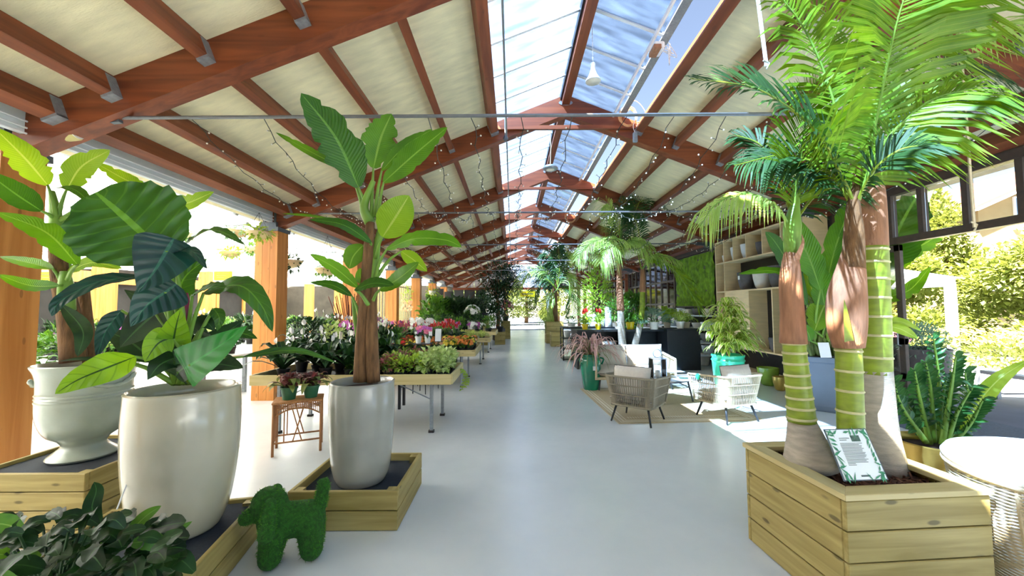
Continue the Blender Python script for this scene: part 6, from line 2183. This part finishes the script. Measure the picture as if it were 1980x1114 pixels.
# dark tree on the left of the aisle, boxes under it
TR = thing('weeping_fig', 'big dark weeping tree rising to the rafters on the left of the far aisle', 'tree', (-.75, 19.8, 0))
TRP = bowl('round_planter', 'dark round planter under the big weeping tree', (-.75, 19.8, 0), .4, .6, 'greypot')
MB().tube(curve([(0, 0, .3), (.05, 0, 1.4), (-.05, 0, 2.4)], 8), [.12, .1, .1, .09, .08, .08, .07, .06, .05], 8).build('trunk', M['bark'], TR, smooth=True)
tb = MB()
bush(tb, (.3, 0, 3.1), (1.3, 1.1, 1.0), 2600, .17, .035, 1, -.2, .2)
bush(tb, (-.2, 0, 1.9), (1.0, .9, 1.1), 1500, .17, .035, 2, -.4, .2)
tb.build('crown', M['dgreen'], TR)
br = MB()
for i in range(26):
    az = i * 2.4
    br.tube(curve([(0, 0, 2.1), (math.cos(az) * .6, math.sin(az) * .5, 2.9 + .3 * math.sin(i)), (math.cos(az) * 1.4, math.sin(az) * 1.1, 3.0 + .9 * math.sin(i * 1.7))], 5), .014, 4)
br.build('branches', M['bark'], TR)
rowcrate('timber planter box on the left of the far aisle, nearer the camera', (-.55, 17.6, 0), .46, .56, 3)
plant('conifer', 'small dark conifer in a blue-black pot on the nearer left aisle box', 'plant', (-.55, 17.6, .56), 'bush', .16, .24, 'blackpl', 'dgreen', R_=.24, H=.8, n=300, L_=.1, W_=.015, seed=141)
rowcrate('tall timber planter box on the left of the far aisle, further back', (-.35, 20.9, 0), .5, .95, 5)
plant('azalea', 'red and pink flowering plant on the far left aisle box', 'plant', (-.35, 20.9, .95), 'bush', .18, .25, 'blackpl', 'green', 'pinkf', R_=.4, H=.8, n=160, L_=.12, W_=.03, seed=142, nf=34, fr_=.1)
rowcrate('pale timber box behind the trays on the left of the aisle', (-1.3, 17.4, 0), .5, 1.1, 5)
plant('sansevieria', 'green shrub in the dark pot on the pale timber box', 'plant', (-1.3, 17.4, 1.08), 'bush', .22, .35, 'blackpl', 'dgreen', R_=.4, H=.9, n=300, L_=.16, W_=.03, seed=143)
for k, (x, y) in enumerate(((-2.6, 17.2), (-3.4, 18.4), (-2.2, 19.4), (-3.3, 16.6), (-2.6, 21.0))):
    plant('foliage_shrub', ['large dark leaved shrub in front of the dark end openings', 'dark shrub further left before the end wall', 'broad green shrub left of the weeping tree', 'large leaved shrub beyond the fourth tray table', 'dark shrub standing nearest the end wall'][k], 'plant', (x, y, 0), 'bush', .28, .5, 'blackpl', 'dgreen' if k % 2 == 0 else 'green', R_=.65, H=1.5, n=420, L_=.3, W_=.09, seed=150 + k)
plant('hydrangea', 'white flowering plant beside the weeping tree', 'plant', (-1.7, 16.6, 0), 'bush', .22, 1.1, 'midgrey', 'green', 'whitef', R_=.35, H=.6, n=140, L_=.12, W_=.03, seed=160, nf=22, fr_=.1)

# timber posts, slat screen and hanging pieces at the left rear
SS = thing('slat_screen', 'tall screen of vertical bamboo coloured slats between the far posts', 'screen', (-5.6, 18.5, 0))
sme = MB().b2(-.035, .035, -.012, .012, .1, 3.0).mesh('slat', M['traywoody'])
for i in range(30):
    child(sme, 'slat', SS, (-.05 + .02 * math.sin(i * 3.3), -2.6 + i * .19, 0), (0, 0, R(90)))
for z_ in (.5, 2.7):
    MB().b2(-.03, -.01, -2.7, 3.0, z_, z_ + .06).build('rail', M['brownframe'], SS)
for k, (Y, zt_) in enumerate(((21.6, 2.9), (25.2, 2.9))):
    b_ = thing('black_panel', ['tall black panel beside the fifth timber post', 'tall black panel beside the far timber post'][k], 'screen', (-4.0, Y - .6, 0))
    MB().b2(-.3, .3, -.03, .03, .02, 2.7).build('panel', M['black'], b_, bevel=.01)
    MB().b2(-.33, .33, -.04, .04, 0, .05).build('foot', M['black'], b_)
hf = thing('hanging_basket', 'lime trailing plant hanging against the far timber post', 'basket', (-3.95, 19.2, 2.5))
MB().lathe([(.05, -.2), (.14, -.15), (.18, 0), (.16, .01)], n=14).build('basket', M['whitepot'], hf, smooth=True)
bush(MB(), (0, 0, -.15), (.35, .35, .5), 200, .16, .03, 5, -.5, .2).build('foliage', M['lgreen'], hf)
MB().tube([(0, 0, 0), (0, 0, 1.0)], .005, 4).build('chain', M['wire'], hf)
ho = thing('hanging_orchid', 'cream and pink orchids hanging beside the slat screen', 'orchid', (-4.7, 17.4, 1.9))
bush(MB(), (0, 0, .3), (.22, .22, .35), 90, .18, .025, 6).build('foliage', M['lgreen'], ho)
fb = MB()
for i in range(26):
    petals(fb, (rnd.uniform(-.25, .25), -.1, rnd.uniform(-.35, .1)), .07, (rnd.uniform(-.4, .4), -1, .2))
fb.build('blossom', M['peachf'], ho)
MB().tube([(0, 0, .3), (0, 0, 1.4)], .005, 4).build('chain', M['wire'], ho)

# ------------------------------------------------------------ hanging lamps, cables, straps
def lamp(label, p, ztop_, r=.1):
    t = thing('pendant_lamp', label, 'lamp', p)
    MB().lathe(spline_prof([(r, 0), (r * .98, r * .15), (r * .6, r * .8), (r * .35, r * 1.5), (r * .3, r * 1.9), (r * .3, r * 2.5), (0, r * 2.55)]), n=28).build('lamp_shade', M['white'], t, smooth=True)
    MB().lathe([(0, -.008), (r * .88, -.004), (r * .9, .004), (0, .006)], n=28).build('lens', M['bulb'], t, smooth=True)
    h = ztop_ - p.z
    ch = MB()
    k = 0
    zc = r * 2.5
    while zc < h:
        ch.tube([V((.006 * math.cos(a * PI / 4) * (1 if k % 2 else 0), .006 * math.cos(a * PI / 4) * (0 if k % 2 else 1), zc + .014 + .014 * math.sin(a * PI / 4))) for a in range(8)], .003, 4, closed=True)
        zc += .022
        k += 1
    o = ch.build('chain', M['white'], t)
    o['kind'] = 'stuff'
    return t


pL = at(1147, 158, 5.2)
lamp('white cone pendant lamp on a chain under the skylight, nearest the camera', pL, zt(pL.x) - .02, .105)
pL = at(1064, 326, 8.2)
t = thing('pendant_lamp', 'round grey disc lamp hanging below the second apex', 'lamp', pL)
MB().lathe([(0, -.03), (.13, -.03), (.17, 0), (.13, .05), (.05, .07), (0, .07)], n=28).build('lamp_shade', M['steel'], t, smooth=True)
MB().lathe([(0, -.04), (.08, -.038), (.09, -.031), (0, -.03)], n=20).build('lens', M['bulb'], t, smooth=True)
MB().tube([(0, 0, .07), (.02, 0, .5), (0, 0, zt(pL.x) - pL.z)], .008, 6).build('cable', M['rope'], t)

pp = thing('hanging_pole', 'thin grey steel pole hanging from the skylight edge with round knob', 'pole', at(977, 268, 6.7))
ph_ = zt(pp.location.x) - pp.location.z
MB().tube([(0, 0, 0), (0, 0, ph_)], .014, 8).build('tube', M['rod'], pp)
MB().lathe([(0, -.05), (.03, -.04), (.035, 0), (.03, .04), (.014, .05)], n=14).build('knob', M['greymetal'], pp, smooth=True)
# the longitudinal service pipe under the left skylight edge
sv = thing('service_pipe', 'long grey pipe running down the hall beneath the left skylight edge', 'pipe', (-.08, 3.4, 4.72))
for k in range(7):
    MB().tube([(0, k * 3.62 + .12, 0), (0, k * 3.62 + 3.5, 0)], .014, 8).build('pipe_length', M['rod'], sv)
    MB().ball((0, k * 3.62 + 3.56, 0), .03, 10, 8).build('pipe_joint', M['greymetal'], sv, smooth=True)
    MB().tube([(0, k * 3.62 + 3.56, 0), (0, k * 3.62 + 3.56, .28)], .004, 4).build('hanger', M['rod'], sv)


def coil(label, p, r, m_, seed):
    t = thing('cable_coil', label, 'cable', p)
    rd = random.Random(seed)
    for k in range(7):
        a0, sx, sz, cx, cz = rd.uniform(0, 6), rd.uniform(.7, 1.1), rd.uniform(.8, 1.1), rd.uniform(-.02, .02), rd.uniform(-.03, .03)
        MB().tube([V((cx + r * sx * math.cos(a * PI / 12), rd.uniform(-.01, .01), cz + r * sz * math.sin(a * PI / 12))) for a in range(24)], .006, 5, closed=True).build('cable_loop', M[m_], t, smooth=True)
    return t


cable_m = mat('tan_cable', (206, 160, 108), .5, var=.1)
M['cable'] = cable_m
cc = coil('tan coil of cable hanging from the nearest steel tie rod', at(1215, 226, 6.9), .17, 'cable', 3)
MB().tube(curve([(0, 0, .1), (.1, 0, .3), (.25, 0, .2), (.35, 0, -.05), (.15, 0, -.1)], 20), .006, 5).build('cable_tail', M['cable'], cc, smooth=True)
coil('second tan coil of cable hanging further up the hall', at(1103, 420, 13.6), .18, 'cable', 5)
sk_ = thing('cable_socket', 'grey multi-way socket dangling under the cable coil', 'socket', at(1228, 265, 6.85))
MB().b2(-.04, .04, -.03, .03, -.1, .08).build('socket_body', M['steel'], sk_, bevel=.01)
MB().tube(curve([(0, 0, .08), (-.03, 0, .2), (.02, 0, .35)], 6), .006, 5).build('cord', M['white'], sk_)
mt = thing('vent_motor', 'white and brown vent motor strapped to the skylight rail', 'motor', at(1270, 95, 5.0))
MB().b2(-.07, .07, -.1, .1, -.05, .05).build('housing', M['white'], mt, bevel=.015)
MB().b2(-.075, .03, -.105, .105, -.055, .01).build('cover', M['sheath'], mt, bevel=.01)
for k in range(4):
    MB().tube(curve([(.03, 0, 0), (.12 + .04 * k, -.05, -.05 * k), (.16, 0, -.22 + .1 * k), (.2, .05, .1)], 12), .006, 5).build('cable_tail', M['white'], mt, smooth=True)

hl = thing('wall_floodlight', 'yellowish cylindrical lamp on a bracket at the top of the first post', 'lamp', at(120, 258, 3.5))
Mx = Matrix.Rotation(R(82), 3, 'Y')
cy = MB().lathe([(0, -.16), (.075, -.15), (.08, .12), (.07, .14)], n=24)
cy.v = [tuple(Mx @ V(p)) for p in cy.v]
cy.build('housing', mat('cream_housing', (196, 184, 120), .5, var=.1), hl, smooth=True, auto=50)
cy = MB().lathe([(0, .135), (.07, .135), (.07, .145), (0, .15)], n=24)
cy.v = [tuple(Mx @ V(p)) for p in cy.v]
cy.build('lens', M['bulb'], hl)
MB().beam((-.15, 0, .02), (-.34, 0, .05), .05, .08).build('bracket', M['greymetal'], hl)

for (a, c, m_, lb) in (((1463, -20, 2.6), (1482, 128, 2.5), 'white', 'white webbing strap tying up the palm near the top of the photo'), ((1862, 150, 2.6), (1884, 440, 2.6), 'rope', 'tan rope hanging from the roof in front of the right windows')):
    s_ = thing('hanging_strap', lb, 'strap', at(*c))
    P0, P1 = at(*a), at(*c)
    P0 = P1 + (P0 - P1) * ((zt(P1.x) - .1 - P1.z) / (P0.z - P1.z)) if zt(P1.x) - .1 > P0.z else P0
    MB().beam(P0, P1, .022 if m_ == 'white' else .016, .008, (0, 1, 0)).build('strap', M[m_], s_, world=True)
    MB().tube([P1 + V((0, 0, -.02)), P1 + V((.02, 0, .02)), P1 + V((-.02, 0, .04))], .006, 5).build('knot', M[m_], s_, world=True)

# fairy lights strung along the hall between the tie rods
fl_xs = [-2.95, -2.3, -1.75, -1.2, -.75, -.35, .1, .55, 1.05, 1.5, 2.0, 2.45, 2.95, 3.5, 4.1, 4.6]
lightwire = []
for i, x in enumerate(fl_xs):
    n_ = 30
    zs = ZR - .01
    P = [V((.02 * math.sin(q * 1.9 + i), 3.62 * q / n_, -.42 * (1 - (2 * q / n_ - 1) ** 2) * (.9 + .2 * math.sin(i * 2.1)))) for q in range(n_ + 1)]
    mb = MB().tube(P, .0042, 4)
    mb2 = MB()
    rd = random.Random(i)
    for q in range(1, n_):
        d = V((rd.uniform(-1, 1), rd.uniform(-.3, .3), rd.uniform(-1, .6))).normalized()
        mb.tube([P[q], P[q] + d * .04], .0032, 3)
        mb2.ball(P[q] + d * .044, .009, 5, 4)
    lightwire.append((x, mb.mesh('wire', M['wire']), mb2.mesh('bulbs', M['bulb'])))
for k in range(2, 7):
    for i, (x, a, c) in enumerate(lightwire):
        if k > 4 and i % 2:
            continue
        t = thing('fairy_lights', 'fairy light string in the %s gap between tie rods, %s from the left' % (ROWN[k - 2].replace('front', 'nearest'), ORD[i if k < 5 else i // 2]), 'light string', (x, YK[k], ZR - .02), 0, 'fairy light strings along the hall')
        child(a, 'wire', t)
        o = child(c, 'bulbs', t)
        o['kind'] = 'stuff'

# hanging entrance sign seen through the far opening
es = thing('hanging_sign', 'yellow sign hanging in the far doorway', 'sign', (1.15, 28.78, 2.68))
MB().b2(-.55, .55, -.02, .02, -.2, .2).build('board', M['yellowsign'], es)
mb = MB()
for i in range(7):
    mb.b2(-.42 + i * .12, -.34 + i * .12, -.024, -.02, -.06, .06)
mb.build('text', M['ink'], es)
for x in (-.45, .45):
    MB().tube([(x, 0, .2), (x, 0, .5)], .01, 5).build('hanger', M['steel'], es)

# ------------------------------------------------------------ outside
def tree(name, label, loc, h, r, mat_, n, L_, seed, trunk_h=None, shape=1.0, group=None):
    t = thing(name, label, 'tree', loc, 0, group)
    th = trunk_h if trunk_h is not None else h * .35
    MB().tube([(0, 0, 0), (.05, 0, th), (0, 0, h * .8)], [r * .09, r * .07, r * .03], 8).build('trunk', M['bark'], t, smooth=True)
    mb = MB()
    rd = random.Random(seed)
    nb = 12
    for k in range(nb):
        a = rd.uniform(0, 6.28)
        q = rd.random()
        z_ = th * .8 + (h - th * .8) * q
        rr_ = r * (1 - abs(q * 2 - .8) * .45 * shape)
        bush(mb, (math.cos(a) * rr_ * .5, math.sin(a) * rr_ * .5, z_), (rr_ * .62, rr_ * .62, (h - th) * .24), n // nb, L_, L_ * .3, seed * 20 + k, .2, .35)
    mb.build('crown', M[mat_], t)
    return t


tree('green_tree', 'tall dense green tree in front of the cream house', (16.9, 15.0, 0), 5.6, 1.15, 'treel', 7000, .2, 1, .8, .6)
tree('green_tree', 'darker tree behind the left corner of the cream house', (17.5, 19.5, 0), 5.6, 2.4, 'treed', 6000, .22, 2, .8)
tree('green_tree', 'bushy lime tree below the house balcony', (15.8, 11.6, 0), 3.6, 2.1, 'treel', 8000, .2, 3, .3)
tree('green_tree', 'low lime tree behind the white garden pavilion', (13.2, 13.4, 0), 3.2, 1.9, 'treel', 7000, .2, 4, .3)
tree('green_tree', 'far green tree at the left of the side garden', (12.2, 16.5, 0), 4.6, 2.0, 'treed', 6000, .22, 5, .5)
tree('green_tree', 'broad green tree at the far right of the garden', (21.0, 10.5, 0), 4.2, 2.6, 'treel', 6000, .24, 6, .4)
for k, (x, y, h, r, m_) in enumerate(((-.6, 38, 4.5, 2.2, 'treel'), (1.6, 44, 4.0, 2.6, 'treed'), (4.8, 41, 5.5, 2.6, 'treel'), (8.5, 37, 5, 2.5, 'treed'), (-4.5, 36, 5, 2.6, 'treed'), (3.2, 36, 2.2, 1.2, 'treel'), (11, 30, 5, 2.4, 'treel'), (10, 24, 4.5, 2.2, 'treel'))):
    tree('garden_tree', ['lime tree at the left beyond the far doorway', 'distant tree in the centre of the far doorway', 'tall lime tree at the right beyond the far doorway', 'green tree beyond the right end of the far wall', 'green tree beyond the dark end openings', 'low rounded bush in front of the far garden trees', 'lime tree outside the far right windows', 'lime tree outside the middle right windows'][k], (x, y, 0), h, r, m_, 3500, .26, 10 + k)
# garden strip beyond the doors: raised bed of shrubs and flowers
BDm = thing('garden_bed', 'long raised bed of pale green shrubs beside the paving', 'flower bed', (11.5, 8.4, 0))
MB().b2(-2.5, 6.5, -1.2, 1.1, 0, .35).build('bed_edge', M['white'], BDm)
gb_ = MB()
for i in range(26):
    bush(gb_, (rnd.uniform(-2.2, 6.2), rnd.uniform(-1.0, .8), .6), (.6, .5, .4), 200, .16, .03, 300 + i, .4)
o = gb_.build('shrubs', M['treel'], BDm)
o['kind'] = 'stuff'
fb = MB()
for i in range(500):
    petals(fb, (rnd.uniform(-2.3, 1.5), rnd.uniform(-1.1, 1.0), rnd.uniform(.8, 1.1)), .05, (0, -.5, 1))
o = fb.build('yellow_flowers', M['yellowf'], BDm)
o['kind'] = 'stuff'
# white pavilion
GZ = thing('garden_pavilion', 'white framed pavilion with pale fabric roof in the garden', 'pavilion', (10.0, 11.3, 0))
for sx in (-1, 1):
    for sy in (-1, 1):
        MB().b2(sx * 1.3 - .08, sx * 1.3 + .08, sy * 1.3 - .08, sy * 1.3 + .08, 0, 2.2).build('post', M['white'], GZ)
for s in (-1, 1):
    MB().b2(-1.4, 1.4, s * 1.3 - .05, s * 1.3 + .05, 2.1, 2.3).build('beam', M['white'], GZ)
    MB().b2(s * 1.3 - .05, s * 1.3 + .05, -1.25, 1.25, 2.1, 2.3).build('beam', M['white'], GZ)
MB().add([(-1.5, -1.5, 2.3), (1.5, -1.5, 2.3), (1.5, 1.5, 2.3), (-1.5, 1.5, 2.3), (0, 0, 2.9)], [(0, 1, 4), (1, 2, 4), (2, 3, 4), (3, 0, 4), (3, 2, 1, 0)]).build('canopy', mat('pale_blue_canvas', (176, 198, 222), .8, var=.03), GZ)
# white display tables outside
for k in range(3):
    t = thing('outdoor_bench', ['white outdoor display table nearest the doorway', 'white outdoor display table in the middle', 'white outdoor display table at the far right'][k], 'table', (9.2 + k * 2.4, 6.3 - k * .35, 0), R(-8))
    MB().b2(-1.1, 1.1, -.4, .4, .42, .48).build('table_top', M['white'], t)
    for sx in (-1, 1):
        for sy in (-1, 1):
            MB().b2(sx * .95 - .03, sx * .95 + .03, sy * .3 - .03, sy * .3 + .03, 0, .42).build('leg', M['steel'], t)
    for q in range(4):
        pass
fb = plant('petunia', 'magenta flowering plant beyond the brown glass door', 'plant', (8.2, 8.6, 0), 'bush', .25, .6, 'blackpl', 'green', 'pinkf', R_=.4, H=.5, n=120, L_=.1, W_=.03, seed=170, nf=60, fr_=.09)
# dark planter with blue-green juniper just outside
JP = pot('round_planter', 'dark grey tapered planter with juniper just outside the door', 'pot', (6.75, 6.55, 0), [(.3, 0), (.34, .05), (.42, .8), (.43, .9)], 'greypot', soil=.84)
JU = thing('juniper', 'blue-green juniper mound in the dark planter outside', 'plant', (6.75, 6.55, .85))
bush(MB(), (0, 0, .12), (.46, .46, .34), 1100, .12, .014, 9, .2, .4).build('foliage', M['sgreen'], JU)

# the cream house
HS = thing('house', 'cream house with tiled gable roof, window and balcony seen above the garden', 'building', (28.5, 21.5, 0))
cream_m = mat('cream_render', (158, 138, 96), .9, var=.05, scale=2)
mb = MB()
W2, HE, HR = 6.0, 6.4, 9.0
mb.add([(-W2, -3, 0), (W2, -3, 0), (W2, -3, HE), (0, -3, HR), (-W2, -3, HE), (-W2, 5, 0), (W2, 5, 0), (W2, 5, HE), (0, 5, HR), (-W2, 5, HE)],
       [(0, 1, 2, 3, 4), (9, 8, 7, 6, 5), (0, 4, 9, 5), (1, 6, 7, 2)])
mb.build('wall', cream_m, HS)
tile_m = mat('roof_tile', (176, 104, 80), .8, var=.25, scale=20)
for s in (-1, 1):
    mb = MB()
    prism(mb, [(s * (W2 + .6), HE - .25), (0, HR), (0, HR + .16), (s * (W2 + .6), HE - .09)], -3.5, 5.3)
    mb.build('roof', tile_m, HS)
    mb = MB()
    prism(mb, [(s * (W2 + .6), HE - .33), (0, HR - .08), (0, HR), (s * (W2 + .6), HE - .25)], -3.55, -3.3)
    mb.build('fascia', M['white'], HS)
for (x, z_) in ((-3.7, 5.35), (-.4, 5.6), (2.8, 5.4)):
    f = MB().b2(x - .6, x + .6, -3.08, -2.98, z_, z_ + 1.5).build('window', M['white'], HS)
    for s in (-1, 1):
        MB().b2(x + s * .28 - .24, x + s * .28 + .24, -3.1, -3.08, z_ + .08, z_ + 1.42).build('pane', mat('house_pane', (110, 140, 170), .1, var=.05), f)
    MB().b2(x - .7, x + .7, -3.2, -2.98, z_ - .1, z_).build('sill', M['white'], HS)
mb = MB()
mb.b2(-6.4, 1.5, -4.6, -3, 2.3, 2.5)
bal = mb.build('balcony', M['white'], HS)
for i in range(28):
    MB().b2(-6.35 + i * .28, -6.31 + i * .28, -4.58, -4.54, 2.5, 3.3).build('baluster', M['greymetal'], bal)
MB().b2(-6.4, 1.5, -4.6, -4.52, 3.3, 3.36).build('hand_rail', M['greymetal'], bal)

# ------------------------------------------------------------ left bench details
ic = thing('information_card', 'black framed plant card standing among the peace lilies left of the banana', 'sign', (-2.95, 5.98, .69))
Mx = Matrix.Rotation(R(-8), 3, 'X')
MB().box((0, 0, .32), (.17, .012, .34), Mx).build('frame', M['black'], ic)
MB().box((0, -.009, .25), (.15, .006, .18), Mx).build('card', M['paper'], ic)
MB().box((0, -.009, .36), (.15, .006, .035), Mx).build('title_band', M['bluesheet'], ic)
MB().box((0, -.009, .43), (.15, .006, .1), Mx).build('picture', M['photo'], ic)
MB().tube([(0, .01, 0), (0, .0, .2)], .006, 5).build('stake', M['black'], ic)
bs = thing('stick_bundle', 'bundle of white birch sticks behind the bench plants', 'sticks', (-3.05, 7.3, 0))
for i in range(12):
    x = (i - 6) * .045
    MB().tube([(x, 0, 0), (x + rnd.uniform(-.06, .06), rnd.uniform(-.03, .03), 1.15 + rnd.uniform(-.08, .05))], .013, 6).build('stick', M['cream'], bs)
tw = thing('twig_bundle', 'tall spray of dark red twigs behind the banana plant', 'branches', (-3.9, 9.4, 0))
m_tw = mat('red_twig', (96, 34, 22), .8, var=.3)
for i in range(26):
    a = rnd.uniform(0, 6.28)
    q = rnd.uniform(.2, .6)
    MB().tube(curve([(0, 0, 0), (q * .3 * math.cos(a), q * .3 * math.sin(a), .9), (q * math.cos(a), q * .6 * math.sin(a), rnd.uniform(1.7, 2.1))], 6), .009, 5).build('twig', m_tw, tw)
MB().lathe([(.14, 0), (.2, .4), (.18, .42), (.05, .4)], n=18).build('container', M['greypot'], tw, smooth=True)
